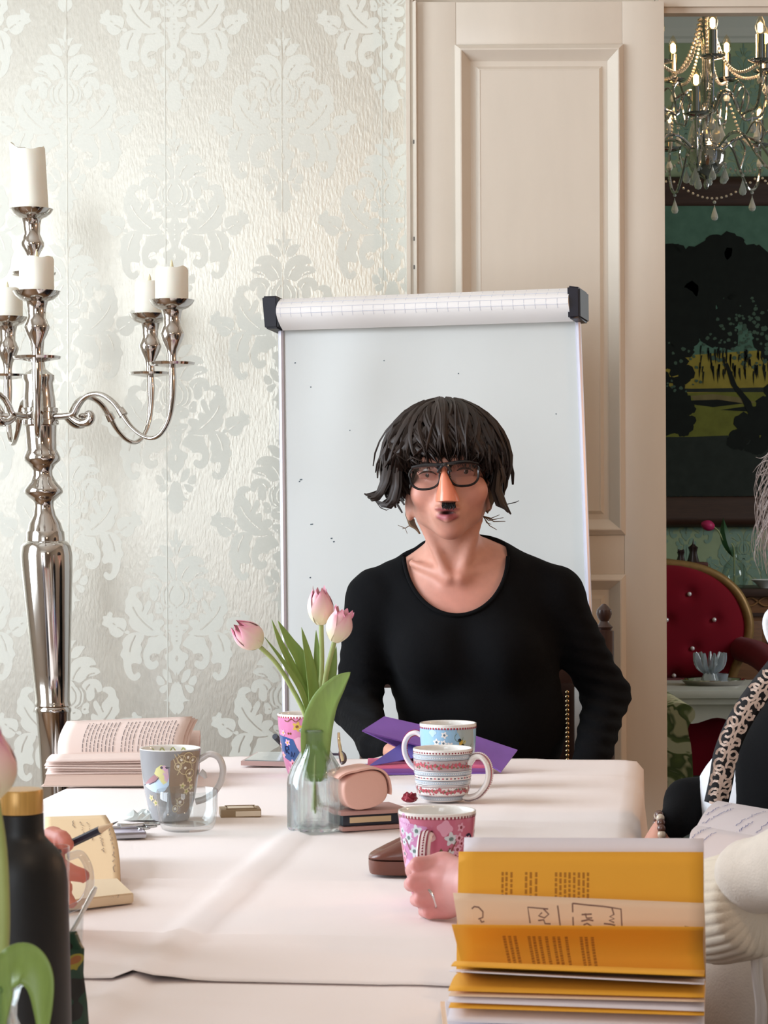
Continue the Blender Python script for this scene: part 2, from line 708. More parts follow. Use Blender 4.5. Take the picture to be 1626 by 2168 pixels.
# left wall with a tall window opening, and the wall behind the camera with another
mb = MB()
mb.add(box(-2.55, -2.4, -2.65, 2.6, 0, 3.6)); mb.add(box(-2.55, -2.4, 4.4, 5.4, 0, 3.6))
mb.add(box(-2.55, -2.4, 2.6, 4.4, 0, 0.65)); mb.add(box(-2.55, -2.4, 2.6, 4.4, 2.85, 3.6))
structure('wall_left', (mb.v, mb.f), M_plaster)
mb = MB()
mb.add(box(-2.4, -2.35, -2.65, -2.5, 0, 3.6)); mb.add(box(-0.55, 2.6, -2.65, -2.5, 0, 3.6))
mb.add(box(-2.35, -0.55, -2.65, -2.5, 0, 0.65)); mb.add(box(-2.35, -0.55, -2.65, -2.5, 3.4, 3.6))
M_taupe = mat('taupe_wallpaper', (150, 134, 118), 0.8)
structure('wall_front', (mb.v, mb.f), M_taupe)
structure('wall_right', box(2.6, 2.75, -2.65, 5.4, 0, 3.6), M_taupe)


def window_frame(name, along_y, a0, a1, fixed, z0, z1):
    root = bpy.data.objects.new(name, None); COL.objects.link(root); root['kind'] = 'structure'
    def bar(n, p0, p1, q0, q1):
        if along_y: obj(n, box(fixed - 0.03, fixed + 0.03, p0, p1, q0, q1), M_paint, root, smooth=False)
        else: obj(n, box(p0, p1, fixed - 0.03, fixed + 0.03, q0, q1), M_paint, root, smooth=False)
    bar('jamb', a0, a0 + .06, z0, z1); bar('jamb', a1 - .06, a1, z0, z1)
    bar('rail', a0, a1, z0, z0 + .06); bar('rail', a0, a1, z1 - .06, z1)
    mid = (a0 + a1) / 2
    bar('mullion', mid - .025, mid + .025, z0, z1)
    bar('transom', a0, a1, z1 - .62, z1 - .57)


window_frame('window_1', True, 2.6, 4.4, -2.46, 0.65, 2.85)
window_frame('window_2', False, -2.35, -0.55, -2.56, 0.65, 3.4)
structure('baseboard_back', box(-2.4, XW - 0.01, WALL_Y - 0.02, WALL_Y, 0, 0.18), M_paint)

# ---- damask motif of the wallpaper, right half traced in the photograph's units, mirrored
_L = [
    [(572, 85), (588, 150), (592, 200), (572, 240)],
    [(580, 365), (576, 300), (584, 230), (615, 205), (662, 203), (640, 225), (622, 265), (606, 310), (592, 350)],
    [(600, 380), (608, 330), (640, 280), (690, 260), (752, 268), (730, 300), (710, 340), (670, 380), (630, 390)],
    [(585, 610), (580, 520), (610, 440), (660, 395), (740, 372), (825, 390), (868, 455), (815, 463), (800, 485), (865, 490), (912, 535), (850, 570), (770, 590), (700, 645), (640, 625)],
    [(715, 680), (750, 630), (820, 604), (890, 620), (925, 670), (925, 730), (880, 745), (862, 705), (846, 700), (850, 740), (848, 800), (800, 840), (765, 810), (760, 750), (738, 712)],
    [(572, 640), (610, 628), (640, 660), (655, 690), (700, 700), (735, 760), (730, 840), (690, 895), (630, 908), (572, 898)],
    [(576, 915), (640, 912), (700, 935), (715, 990), (680, 1028), (620, 1035), (576, 1000)],
    [(712, 940), (720, 890), (760, 850), (795, 870), (785, 920), (790, 960), (750, 972), (722, 962)],
    [(690, 1180), (745, 1135), (700, 1080), (720, 1035), (790, 1040), (818, 1062), (806, 1000), (830, 965), (884, 985), (840, 900), (835, 850), (870, 835), (915, 905), (930, 860), (982, 800), (990, 770), (960, 745), (930, 730), (945, 695), (1010, 685), (1060, 720), (1078, 790), (1105, 830), (1100, 890), (1110, 950), (1060, 1010), (1070, 1060), (1030, 1130), (960, 1165), (880, 1203), (760, 1198)],
    [(1115, 1155), (1090, 1090), (1110, 1030), (1180, 1010), (1240, 1010), (1235, 970), (1270, 950), (1300, 990), (1340, 1000), (1332, 1040), (1350, 1080), (1310, 1105), (1280, 1120), (1260, 1180), (1200, 1220), (1140, 1200)],
    [(1060, 1165), (1080, 1145), (1118, 1160), (1100, 1180), (1070, 1185)],
    [(990, 1165), (1060, 1180), (1110, 1220), (1140, 1280), (1130, 1330), (1160, 1400), (1130, 1450), (1125, 1520), (1100, 1600), (1050, 1660), (990, 1670), (945, 1620), (975, 1580), (1010, 1608), (1035, 1570), (1040, 1500), (1000, 1488), (955, 1500), (930, 1460), (950, 1400), (930, 1340), (945, 1290), (915, 1240), (915, 1180)],
    [(650, 1262), (720, 1190), (780, 1215), (860, 1225), (880, 1290), (915, 1360), (918, 1440), (900, 1510), (850, 1555), (790, 1545), (755, 1500), (780, 1460), (822, 1475), (852, 1440), (838, 1400), (800, 1385), (752, 1395), (735, 1365), (700, 1340), (640, 1305)],
    [(572, 1012), (610, 1052), (620, 1082), (695, 1090), (690, 1140), (634, 1195), (628, 1260), (604, 1330), (640, 1372), (692, 1400), (690, 1450), (662, 1470), (660, 1520), (612, 1575), (572, 1580)],
    [(618, 1690), (632, 1630), (648, 1580), (710, 1550), (718, 1600), (690, 1660), (650, 1692)],
    [(695, 1692), (720, 1640), (770, 1620), (785, 1670), (760, 1718), (715, 1718)],
    [(655, 1722), (715, 1724), (755, 1760), (730, 1800), (690, 1790)],
    [(572, 1700), (620, 1720), (640, 1800), (670, 1860), (710, 1880), (662, 1890), (640, 1905), (650, 1950), (620, 2000), (572, 2005)],
]
_V = [[(622, 610), (650, 540), (700, 480)], [(760, 590), (800, 555), (850, 545)], [(606, 685), (648, 760), (642, 840), (590, 892)], [(672, 690), (705, 760), (690, 860), (640, 900)],
      [(820, 1145), (900, 1080), (980, 990), (1030, 900)], [(915, 905), (935, 950)], [(1000, 1195), (1045, 1290), (1062, 1370)], [(850, 1440), (800, 1420), (770, 1400)],
      [(1125, 1155), (1170, 1120), (1190, 1115)], [(1215, 1085), (1235, 1070)], [(590, 330), (604, 280)], [(760, 720), (770, 690), (800, 660)], [(620, 960), (645, 955)], [(735, 925), (750, 915)],
      [(574, 1100), (574, 1115)], [(574, 1150), (574, 1165)], [(574, 1200), (574, 1215)], [(574, 1250), (574, 1265)], [(560, 1440), (588, 1440)], [(574, 1410), (574, 1470)], [(600, 1700), (615, 1690)], [(640, 1150), (670, 1140)]]
CXM, SM = 572.0, 4.929


def motif_parts(scale):
    """Damask motif around (0, 0 = flame tip), metres, z down: polygons of print and strokes of bare ground."""
    polys, veins = [], []
    for L in _L:
        c = catmull([((x - CXM) / SM * scale, -(y - 85) / SM * scale, 0) for x, y in L], 3)
        p = [(q.x, q.y) for q in c]
        polys.append(p); polys.append([(-x, y) for x, y in reversed(p)])
    for L in _V:
        p = [((x - CXM) / SM * scale, -(y - 85) / SM * scale) for x, y in L]
        veins.append(p); veins.append([(-x, y) for x, y in p])
    return polys, veins


def motif_mesh(name, scale, mats, lift=0.0004, vein_w=0.0032):
    polys, veins = motif_parts(scale)
    mb = MB()
    for p in polys:
        mb.add(([(x, -lift, z) for x, z in p], [tuple(range(len(p)))]), 0)
    for p in veins:
        q = [(x, -lift * 2, z) for x, z in catmull([(a, b) for a, b in p], 4, False)] if len(p) > 2 else [(x, -lift * 2, z) for x, z in p]
        mb.add(ribbon(q, vein_w, Vector((0, -1, 0))), 1)
    me = bpy.data.meshes.new(name)
    me.from_pydata(mb.v, [], mb.f)
    for m in mats: me.materials.append(m)
    me.polygons.foreach_set('material_index', mb.m)
    me.update()
    return me


S_W = WALL_Y / F_PX
me_motif = motif_mesh('damask_motif', S_W, [M_print, M_ground])
for col in range(-7, 2):
    px = 600 + 230 * col
    if px > 1300: continue
    y0 = 57 + (212 if col % 2 else 0)
    for row in range(-3, 6):
        py = y0 + 425 * row
        p = at(px + (py - 500) * ROLL, py, WALL_Y)
        if p.z < 0.6 or p.z > 3.5 or p.x < -2.2 or p.x > XW + .05: continue
        o = bpy.data.objects.new('damask_motif', me_motif)
        COL.objects.link(o); o.parent = wall
        o.location = (p.x, WALL_Y, p.z)
for px in (-85, 145, 353, 600, 812):
    x = (px - CX) * S_W
    obj('paper_seam', box(x - 0.0012, x + 0.0012, WALL_Y - 0.0010, WALL_Y, 0.2, 3.6), M_print if px in (353, 812) else M_ground, wall, smooth=False)

# ---- the panelled door leaf
DY = 5.34
SD = DY / F_PX


def dx(px): return at(px, 700, DY).x
def dz(py): return at(1130, py, DY).z


door = bpy.data.objects.new('door_1', None); COL.objects.link(door); door['kind'] = 'structure'
x0, x1 = dx(882), dx(1409)
zt = dz(3)
pL, pR = dx(968), dx(1320)
bands = [(dz(97), dz(1131)), (dz(1219), 0.28)]
T = 0.045
obj('stile', box(x0, pL, DY, DY + T, 0.01, zt, 0.002), M_paint, door)
obj('stile', box(pR, x1, DY, DY + T, 0.01, zt, 0.002), M_paint, door)
obj('rail', box(pL, pR, DY + 0.0006, DY + T, bands[0][0], zt - 0.001, 0.001), M_paint, door)
obj('rail', box(pL, pR, DY + 0.0006, DY + T, bands[1][0], bands[0][1], 0.001), M_paint, door)
obj('rail', box(pL, pR, DY + 0.0006, DY + T, 0.01, bands[1][1], 0.001), M_paint, door)


def moulding(xa, xb, zb, z_t):
    """A mitred picture-frame moulding: profile from outer edge (t = 0) to panel (t = w)."""
    prof = [(-0.003, 0.0), (-0.002, -0.005), (0.009, -0.016), (0.012, -0.016), (0.034, 0.010), (0.046, 0.010), (0.0475, 0.009), (0.054, 0.003), (0.056, 0.0028), (0.0562, 0.012)]
    v, f = [], []
    for t, d in prof:
        v += [(xa + t, DY + d, zb + t), (xb - t, DY + d, zb + t), (xb - t, DY + d, z_t - t), (xa + t, DY + d, z_t - t)]
    for i in range(len(prof) - 1):
        for k in range(4):
            k2 = (k + 1) % 4
            f.append((i * 4 + k, i * 4 + k2, (i + 1) * 4 + k2, (i + 1) * 4 + k))
    return v, f


for z_t, zb in bands:
    obj('moulding', moulding(pL, pR, zb, z_t), M_paint, door, smooth=False)
    obj('panel', box(pL + 0.054, pR - 0.054, DY + 0.0036, DY + 0.030, zb + 0.054, z_t - 0.054), M_paint, door, smooth=False)
# cover strip on the leaf's left edge, in front of the wallpaper
obj('cover_strip', box(dx(862), dx(870), DY - 0.004, WALL_Y, 0.0, 3.6), M_paint, door, smooth=False)
obj('cover_strip', box(dx(869.5), dx(877), DY + 0.001, WALL_Y, 0.0, 3.6), M_paint, door, smooth=False)
obj('cover_strip', prism([(dx(876), WALL_Y), (dx(876), DY + 0.002), (dx(881.5), DY - 0.016), (dx(883.5), DY - 0.016), (dx(883.5), WALL_Y)], lambda x, y: (x, y, 0.01), (0, 0, 1), zt - 0.01), M_paint, door, smooth=False)
for py in (300, 505, 565, 683, 700, 955):
    obj('paint_chip', box(dx(876), dx(878.5), DY - 0.0085, DY - 0.0030, dz(py + 4), dz(py - 4)), mat('paint_chip_grey', (110, 104, 98), 0.8), door, smooth=False)
# lintel and jamb of the opening
obj('lintel', box(dx(870), 2.6, DY + 0.05, DY + 0.20, dz(-26), dz(-50)), M_paint, door, smooth=False)
obj('lintel', box(dx(870), dx(1394), DY + 0.046, DY + 0.20, dz(20), dz(-26)), M_paint, door, smooth=False)
obj('lintel', box(dx(1400), 2.6, DY + 0.046, DY + 0.085, dz(20), dz(-50)), M_paint, door, smooth=False)
obj('lintel', box(dx(1400), 2.6, DY + 0.03, DY + 0.05, dz(9), dz(-50)), M_paint, door, smooth=False)
obj('jamb', box(dx(1395), dx(1411.5), DY + T, DY + 0.24, 0, dz(-30)), M_paint, door, smooth=False)
structure('trim_1', box(XW, 2.6, DY + 0.05, DY + 0.17, dz(-50), 3.6), M_plaster)
structure('wall_divider', box(1.55, 2.6, DY + 0.05, DY + 0.17, 0, dz(-50)), M_plaster)

# ---- the second room
FAR_Y = 11.5
SF = FAR_Y / F_PX
structure('floor_second_room', box(-0.5, 4.7, 5.5, FAR_Y, -0.1, 0), M_carpet)
structure('ceiling_second_room', box(-0.5, 4.7, 5.54, FAR_Y + .1, 3.72, 3.82), M_plaster)
wall2 = structure('wall_far', box(-0.5, 4.7, FAR_Y, FAR_Y + 0.12, 0, 3.72), M_green)
structure('wall_far_left', box(-0.6, -0.5, 5.54, FAR_Y, 0, 3.72), M_green)
structure('wall_far_right', box(4.6, 4.7, 5.54, FAR_Y, 0, 3.72), M_plaster)
zc = CAM_Z - (86 - CY) * SF
prof = [(0.0, zc - 0.02), (0.012, zc - 0.02), (0.014, zc), (0.03, zc + 0.01), (0.034, zc + 0.05), (0.06, zc + 0.09), (0.10, zc + 0.14), (0.11, zc + 0.2), (0.11, 3.72)]
v, f = [], []
for d, z in prof: v += [(-0.5, FAR_Y - d, z), (4.6, FAR_Y - d, z)]
for i in range(len(prof) - 1): f.append((2 * i, 2 * i + 1, 2 * i + 3, 2 * i + 2))
structure('trim_2', (v, f), mat('cornice_white', (214, 212, 204), 0.6))
structure('baseboard_far', box(-0.5, 4.6, FAR_Y - 0.03, FAR_Y, 0, 0.2), M_paint)
me_m2 = motif_mesh('damask_motif', SF * 0.50, [M_green_print, M_green], 0.002, 0.004)
for ci, px in enumerate(range(1330, 1760, 122)):
    for r in range(-1, 9):
        p = at(px, 90 + 200 * r + (100 if ci % 2 else 0), FAR_Y)
        if p.z < 0.3 or p.z > zc + 0.02: continue
        o = bpy.data.objects.new('damask_motif', me_m2); COL.objects.link(o); o.parent = wall2
        o.location = (p.x, FAR_Y, p.z)
# ================================================================== candelabra
M_silver = mat('polished_nickel', (205, 200, 194), 0.10, 1.0)
M_wax = mat('ivory_wax', (232, 228, 214), 0.55, sss=0.15)
CY0 = 4.85
cp = at(94, 1084, CY0)
cand = thing('candelabra', 'tall silver standing candelabra with curved arms beside the wallpapered wall', 'candelabra', (cp.x, CY0, 0))
k_ = CY0 / F_PX


def cz(py): return CAM_Z - (py - CY) * k_ - 0.003


stem_pts = [(0.115, 0.0), (0.115, 0.012), (0.10, 0.022), (0.06, 0.035), (0.035, 0.06), (0.028, 0.10), (0.026, 0.16), (0.030, 0.4), (0.0335, 0.70), (0.0365, cz(1505)), (0.0385, cz(1500)), (0.0385, cz(1494)), (0.036, cz(1490)), (0.0385, cz(1487)), (0.0375, cz(1482)),
            (0.036, cz(1478)), (0.040, cz(1420)), (0.048, cz(1300)), (0.0545, cz(1200)), (0.0555, cz(1170)), (0.053, cz(1150)), (0.046, cz(1141)), (0.041, cz(1139)), (0.0405, cz(1120)), (0.038, cz(1117)), (0.034, cz(1102)), (0.024, cz(1085)), (0.020, cz(1066)), (0.021, cz(1056)), (0.030, cz(1048)), (0.0405, cz(1038)), (0.0415, cz(1034)), (0.040, cz(1028)), (0.028, cz(1014)), (0.021, cz(1000)), (0.0205, cz(990)),
            (0.028, cz(978)), (0.0385, cz(969)), (0.0395, cz(962)), (0.036, cz(953)), (0.032, cz(946)), (0.0325, cz(920)), (0.034, cz(897)), (0.0345, cz(895)), (0.0385, cz(893)), (0.0385, cz(884)), (0.036, cz(882)), (0.036, cz(868)), (0.0385, cz(866)), (0.0385, cz(858)), (0.034, cz(856)), (0.0335, cz(838)), (0.030, cz(805)), (0.034, cz(796)), (0.034, cz(788)), (0.026, cz(783)), (0.016, cz(775)),
            (0.013, cz(740)), (0.018, cz(700)), (0.016, cz(650)), (0.010, cz(600)), (0.011, cz(579)), (0.045, cz(576)), (0.047, cz(571)), (0.030, cz(570)), (0.011, cz(568)), (0.0095, cz(545)), (0.0155, cz(530)), (0.0245, cz(515)), (0.025, cz(508)), (0.021, cz(501)), (0.0205, cz(497)), (0.017, cz(490)), (0.0185, cz(470)), (0.0215, cz(458)), (0.023, cz(457)), (0.032, cz(453)), (0.042, cz(445)), (0.0475, cz(437)), (0.044, cz(438)), (0.034, cz(446)), (0.0, cz(448))]
LEAN = Matrix.Identity(4); LEAN[0][2] = -0.040
stem = MB().add(lathe(stem_pts, 40))
hub_z = cz(876)
stem.v = [(x - 0.040 * (z - 1.2), y, z) for x, y, z in stem.v]
stem.build('stem', M_silver, cand, angle=50)
hub_x = -0.040 * (hub_z - 1.2)
holder_prof = [(0.010, -0.008), (0.046, -0.002), (0.048, 0.003), (0.045, 0.004), (0.028, 0.002), (0.0105, 0.004), (0.0095, 0.016), (0.012, 0.030), (0.021, 0.048), (0.0255, 0.060), (0.0255, 0.064), (0.022, 0.071), (0.0215, 0.074), (0.018, 0.080), (0.0185, 0.098), (0.022, 0.112), (0.0235, 0.113), (0.034, 0.117), (0.043, 0.125), (0.0475, 0.133), (0.044, 0.132), (0.034, 0.124), (0.0, 0.122)]
arm_rz = [(0.036, 0.0), (0.060, 0.001), (0.080, 0.004), (0.090, 0.020), (0.104, 0.036), (0.124, 0.045), (0.148, 0.043), (0.172, 0.028), (0.192, 0.005), (0.212, -0.022), (0.238, -0.043), (0.264, -0.050), (0.286, -0.038), (0.303, -0.008), (0.310, 0.030), (0.311, 0.070), (0.310, 0.100)]
arm_rad = [0.008, 0.008, 0.009, 0.0085, 0.008, 0.0075, 0.0075, 0.0075, 0.0078, 0.0062, 0.006, 0.006, 0.0062, 0.0068, 0.0085, 0.0105, 0.0095]
curl_rz = [(0.070, 0.002), (0.086, -0.010), (0.100, -0.015), (0.114, -0.013), (0.121, -0.004), (0.117, 0.005), (0.108, 0.004)]
holder_xy = []
for k, ang_ in enumerate((7.5, 70, 137, 202, 262, 322)):
    a = math.radians(ang_)
    d = Vector((math.sin(a), -math.cos(a), 0)); side = Vector((d.y, -d.x, 0))
    arm = MB()
    arm.add(tube([Vector((hub_x, 0, hub_z)) + d * r + Vector((0, 0, z)) for r, z in arm_rz], arm_rad, 10, up=side, sm=4, flat=0.75))
    arm.add(tube([Vector((hub_x, 0, hub_z)) + d * r + Vector((0, 0, z)) for r, z in curl_rz], [0.007, 0.008, 0.009, 0.0095, 0.009, 0.007, 0.004], 10, up=side, sm=4))
    j = Vector((hub_x, 0, hub_z)) + d * 0.192 + Vector((0, 0, 0.006))
    arm.add(tube([j + d * -0.004 + Vector((0, 0, .006)), j + d * 0.005 + Vector((0, 0, -.007))], [0.0095, 0.0105], 10))
    ao = arm.build('arm', M_silver, cand, angle=50)
    hx, hy, hz = hub_x + d.x * 0.310, d.y * 0.310, hub_z + 0.104
    h_ = MB().add(lathe(holder_prof, 32))
    h_.v = [(x + hx, y + hy, z + hz) for x, y, z in h_.v]
    h_.build('candle_holder', M_silver, ao, angle=50)
    holder_xy.append((cp.x + hx, CY0 + hy, hz + 0.1225))


def candle(loc, r, h, label, tilt=0.0, slope=0.0, scoop=0.0, seed=1, wick=True):
    rg = random.Random(seed)
    root = thing('candle', label, 'candle', loc, 0, 'candles on the candelabra')
    n = 40
    v, f = [], []
    zs = [0, 0.004, h * 0.5, h - 0.006, h, h - 0.002, h - 0.010, h - 0.012]
    rs = [r - 0.001, r, r * 1.0, r, r - 0.003, r - 0.006, r - 0.009, 0.004]
    for i, (rr, z) in enumerate(zip(rs, zs)):
        for k in range(n):
            a = 2 * math.pi * k / n
            w = 0.0
            if i >= 3:
                w = slope * math.cos(a) + 0.0018 * math.sin(3 * a + seed) + 0.001 * math.sin(7 * a) + scoop * (math.cos(2 * a) * 0.5 - 0.5) * (1 if i < 7 else 1.2)
            x = rr * math.cos(a)
            v.append((x + tilt * (z + w), rr * math.sin(a), z + w))
    for i in range(len(zs) - 1):
        for k in range(n):
            k2 = (k + 1) % n
            f.append((i * n + k, i * n + k2, (i + 1) * n + k2, (i + 1) * n + k))
    f.append(tuple(range(n - 1, -1, -1))); f.append(tuple((len(zs) - 1) * n + k for k in range(n)))
    obj('wax_body', (v, f), M_wax, root, angle=60)
    if wick:
        obj('flame_tip', lathe([(0.002, h - .014), (0.0035, h - 0.006), (0.0042, h + 0.001), (0.003, h + .009), (0.0006, h + .017)], 12), mat('ivory_plastic', (226, 216, 180), 0.5), root)
    return root


candle(holder_xy[0], 0.0345, 0.078, 'short ivory candle on the front arm, before the candelabra stem', seed=2)
candle(holder_xy[1], 0.0345, 0.078, 'short ivory candle on the nearer of the two right arms', seed=3)
candle(holder_xy[2], 0.0330, 0.083, 'short ivory candle partly hidden behind the nearer right arm candle', seed=4)
candle(holder_xy[3], 0.0345, 0.074, 'short ivory candle on the rear arm, behind the front candle', seed=5)
top_z = cz(448)
candle((cp.x - 0.040 * (top_z - 1.2), CY0, top_z), 0.0375, 0.150, 'tall leaning ivory candle with scooped top on the central stem', tilt=-0.055, slope=-0.004, scoop=0.016, seed=6, wick=False)

# ================================================================== flip chart
M_board = mat('white_board', (200, 200, 196), 0.30, noise=0.012, nscale=3)
M_rail = mat('pale_aluminium', (206, 204, 216), 0.35, 0.3)
M_blackp = mat('black_plastic', (34, 36, 48), 0.38)
fl = at(900, 1650, 4.95)
flip = thing('flip_chart', 'white flip chart board on legs with folded paper pad, behind the seated woman', 'flip chart', (fl.x, 5.12, 0))
TL, TR, BL, BR = at(596, 690, 5.25), at(1224, 672, 5.00), at(606, 1655, 5.14), at(1262, 1655, 4.89)


def Bd(u, v): return (TL * (1 - u) + TR * u) * (1 - v) + (BL * (1 - u) + BR * u) * v


bn = (TR - TL).cross(BL - TL).normalized()
if bn.y > 0: bn = -bn
obj('board', thick_grid(Bd, 12, 12, 0.012) if (Vector(Bd(1, 0)) - Vector(Bd(0, 0))).cross(Vector(Bd(0, 1)) - Vector(Bd(0, 0))).y < 0 else thick_grid(lambda u, v: Bd(1 - u, v), 12, 12, 0.012), M_board, flip, world=True, smooth=False)
for u in (0.0, 1.0):
    r = MB().add(tube([Bd(u, 0) + bn * .003, Bd(u, 1) + bn * .003], 0.0065, 8))
    obj('side_rail', (r.v, r.f), M_rail, flip, world=True)
mk = MB()
for px, py, w in ((626, 770, 3), (978, 793, 2.4), (637, 1020, 6), (660, 1115, 7), (703, 1145, 4), (708, 1152, 4), (660, 822, 2.5), (820, 765, 2), (1210, 1222, 5), (655, 1228, 3), (633, 1024, 3), (1180, 880, 2), (745, 915, 2)):
    d = 5.0
    u = (px - 596) / (1224 + (py - 680) * .04 - 596); v_ = (py - 690 + 18 * u) / (1655 - 690 + 18 * u)
    p = Bd(u, v_)
    mk.add(ribbon([p - Vector((0.0006 * w, 0, 0.0003)), p + Vector((0.0005 * w, 0, 0.0004))], 0.0028, bn, 0.0008))
obj('pen_marks', (mk.v, mk.f), mat('marker_grey', (92, 104, 112), 0.8), flip, world=True, smooth=False)['kind'] = 'stuff'
HT, HR = at(600, 636, 5.24), at(1214, 613, 4.985)
HB, HS = at(602, 701, 5.23), at(1216, 682, 4.975)


def Pad(u, v):
    p = (HT * (1 - u) + HR * u) * (1 - v) + (HB * (1 - u) + HS * u) * v
    return p + bn * (0.004 + 0.042 * math.sin(math.pi * min(v * 0.9 + 0.08, 1)) ** 0.8)


M_pad = mat('flip_paper', (232, 226, 222), 0.7)
obj('paper_pad', thick_grid(lambda u, v: Pad(1 - u, v), 16, 10, 0.02) if Vector(Pad(1, 0) - Pad(0, 0)).cross(Vector(Pad(0, 1) - Pad(0, 0))).y > 0 else thick_grid(Pad, 16, 10, 0.02), M_pad, flip, world=True)
ls = MB()
for i in range(27):
    u = 0.015 + i * 0.0365
    ls.add(ribbon([Pad(u, v) + bn * .0006 for v in (0.02, 0.2, 0.4, 0.55, 0.66)], 0.0011, bn))
for v in (0.18, 0.36, 0.55):
    ls.add(ribbon([Pad(i / 20, v) + bn * .0006 for i in range(21)], 0.0011, bn))
obj('grid_lines', (ls.v, ls.f), mat('grid_print', (198, 196, 204), 0.8), flip, world=True, smooth=False)['kind'] = 'stuff'
for u0, q, yy in ((-0.046, [(570, 634), (603, 633), (605, 702), (576, 703)], 5.25), (0, [(1212, 612), (1239, 615), (1240, 680), (1214, 682)], 4.985)):
    c = [at(x, y, yy) for x, y in q]
    ft = [p + bn * 0.045 for p in c]; bk = [p - bn * 0.03 for p in c]
    bm = bmesh.new()
    vs = [bm.verts.new(p) for p in ft + bk]
    for fc in ((0, 1, 2, 3), (7, 6, 5, 4), (0, 4, 5, 1), (1, 5, 6, 2), (2, 6, 7, 3), (3, 7, 4, 0)): bm.faces.new([vs[i] for i in fc])
    bmesh.ops.bevel(bm, geom=bm.edges[:], offset=0.004, segments=2, affect='EDGES')
    bmesh.ops.recalc_face_normals(bm, faces=bm.faces[:])
    obj('end_cap', bm_vf(bm), M_blackp, flip, world=True)
for s, u in ((0, 0.06), (1, 0.94)):
    p = Bd(u, 0.98); foot = Vector((p.x, p.y - 0.02, 0.012))
    obj('leg', tube([p - bn * .02, foot], 0.013, 10), M_rail, flip, world=True)
    obj('foot', sphere(foot, (0.02, 0.02, 0.012)), M_blackp, flip, world=True)
pm = Bd(0.5, 0.15) - bn * 0.03
obj('leg', tube([pm, Vector((pm.x + .03, 5.33, 0.012))], 0.012, 10), M_rail, flip, world=True)

# ================================================================== second room: painting
M_dkwood = mat('dark_carved_wood', (64, 40, 30), 0.45, noise=0.25, nscale=30, stretch=(0.4, 1, 4))
PY = FAR_Y - 0.05
pa, pb = at(1290, 375, PY), at(1830, 1115, PY)
pict = thing('framed_painting', 'large dark landscape painting of a tree in a brown wooden frame on the green wall', 'painting', ((pa.x + pb.x) / 2, PY, pb.z))
ia, ib = at(1340, 436, PY), at(1780, 1050, PY)


def frame_bar(p0, p1, q0, q1):
    """Bar between outer edge p0-p1 and inner edge q0-q1, bellied profile."""
    v, f = [], []
    prof = [(0, 0.0), (0, 0.03), (0.15, 0.055), (0.35, 0.05), (0.6, 0.035), (0.85, 0.032), (1, 0.02), (1, 0.0)]
    for t, d in prof:
        for a, b in ((p0, q0), (p1, q1)):
            p = a.lerp(b, t); v.append((p.x, PY + .03 - d, p.z))
    for i in range(len(prof) - 1): f.append((2 * i, 2 * i + 1, 2 * i + 3, 2 * i + 2))
    return v, f


oc = [Vector((pa.x, 0, pa.z)), Vector((pb.x, 0, pa.z)), Vector((pb.x, 0, pb.z)), Vector((pa.x, 0, pb.z))]
ic = [Vector((ia.x, 0, ia.z)), Vector((ib.x, 0, ia.z)), Vector((ib.x, 0, ib.z)), Vector((ia.x, 0, ib.z))]
for i in range(4):
    j = (i + 1) % 4
    obj('frame_bar', frame_bar(oc[i], oc[j], ic[i], ic[j]), M_dkwood, pict, world=True, angle=60)
cols = [(86, 116, 100), (26, 29, 26), (150, 132, 58), (110, 110, 48), (44, 48, 44), (74, 92, 78), (120, 106, 70)]
PM = [mat('oil_paint_%s' % n, c, 0.65, noise=0.18, nscale=16, spec=0.15) for n, c in zip(('sky', 'tree', 'glow', 'meadow', 'earth', 'leaf', 'shore'), cols)]
cv = MB()
rg = random.Random(5)


def patch(pts, layer, mi):
    cv.add(([tuple(at(x, y, PY - 0.0004 * layer)) for x, y in pts], [tuple(range(len(pts)))]), mi)


def blobs(cx, cy, rx, ry, n, s0, s1, layer, mi):
    for _ in range(n):
        a, r = rg.uniform(0, 6.28), math.sqrt(rg.random())
        x, y, s = cx + rx * r * math.cos(a), cy + ry * r * math.sin(a), rg.uniform(s0, s1)
        if x < 1344 or x > 1776 or y < 442: continue
        m = 9
        patch([(x + s * rg.uniform(.7, 1.2) * math.cos(6.28 * i / m), min(1046, y + s * rg.uniform(.6, 1.1) * math.sin(6.28 * i / m))) for i in range(m)], layer + rg.random(), mi)


patch([(1340, 436), (1780, 436), (1780, 1050), (1340, 1050)], 0, 0)
patch([(1340, 760), (1780, 730), (1780, 860), (1340, 860)], 1, 2)
patch([(1340, 836), (1780, 822), (1780, 1050), (1340, 1050)], 2, 3)
patch([(1340, 820), (1470, 823), (1626, 820), (1780, 815), (1780, 830), (1340, 830)], 3, 4)
patch([(1462, 838), (1510, 834), (1570, 842), (1600, 852), (1540, 858), (1470, 848)], 3, 6)
patch([(1462, 848), (1520, 846), (1575, 854), (1510, 862), (1465, 856)], 4, 1)
patch([(1525, 868), (1580, 860), (1630, 862), (1600, 872)], 4, 1)
patch([(1340, 925), (1460, 925), (1540, 922), (1650, 935), (1780, 935), (1780, 1050), (1340, 1050)], 3, 4)
blobs(1530, 620, 115, 100, 150, 14, 34, 5, 1)
blobs(1535, 525, 42, 28, 30, 8, 20, 5, 1)
blobs(1430, 640, 70, 110, 80, 12, 28, 5, 1)
blobs(1680, 660, 90, 110, 90, 12, 30, 5, 1)
blobs(1410, 800, 45, 110, 70, 10, 24, 5, 1)
blobs(1445, 880, 20, 45, 30, 6, 14, 5, 1)
blobs(1590, 915, 45, 40, 50, 8, 20, 5, 1)
blobs(1660, 880, 60, 60, 50, 10, 22, 5, 1)
blobs(1570, 720, 90, 60, 70, 2.5, 6, 7, 5)
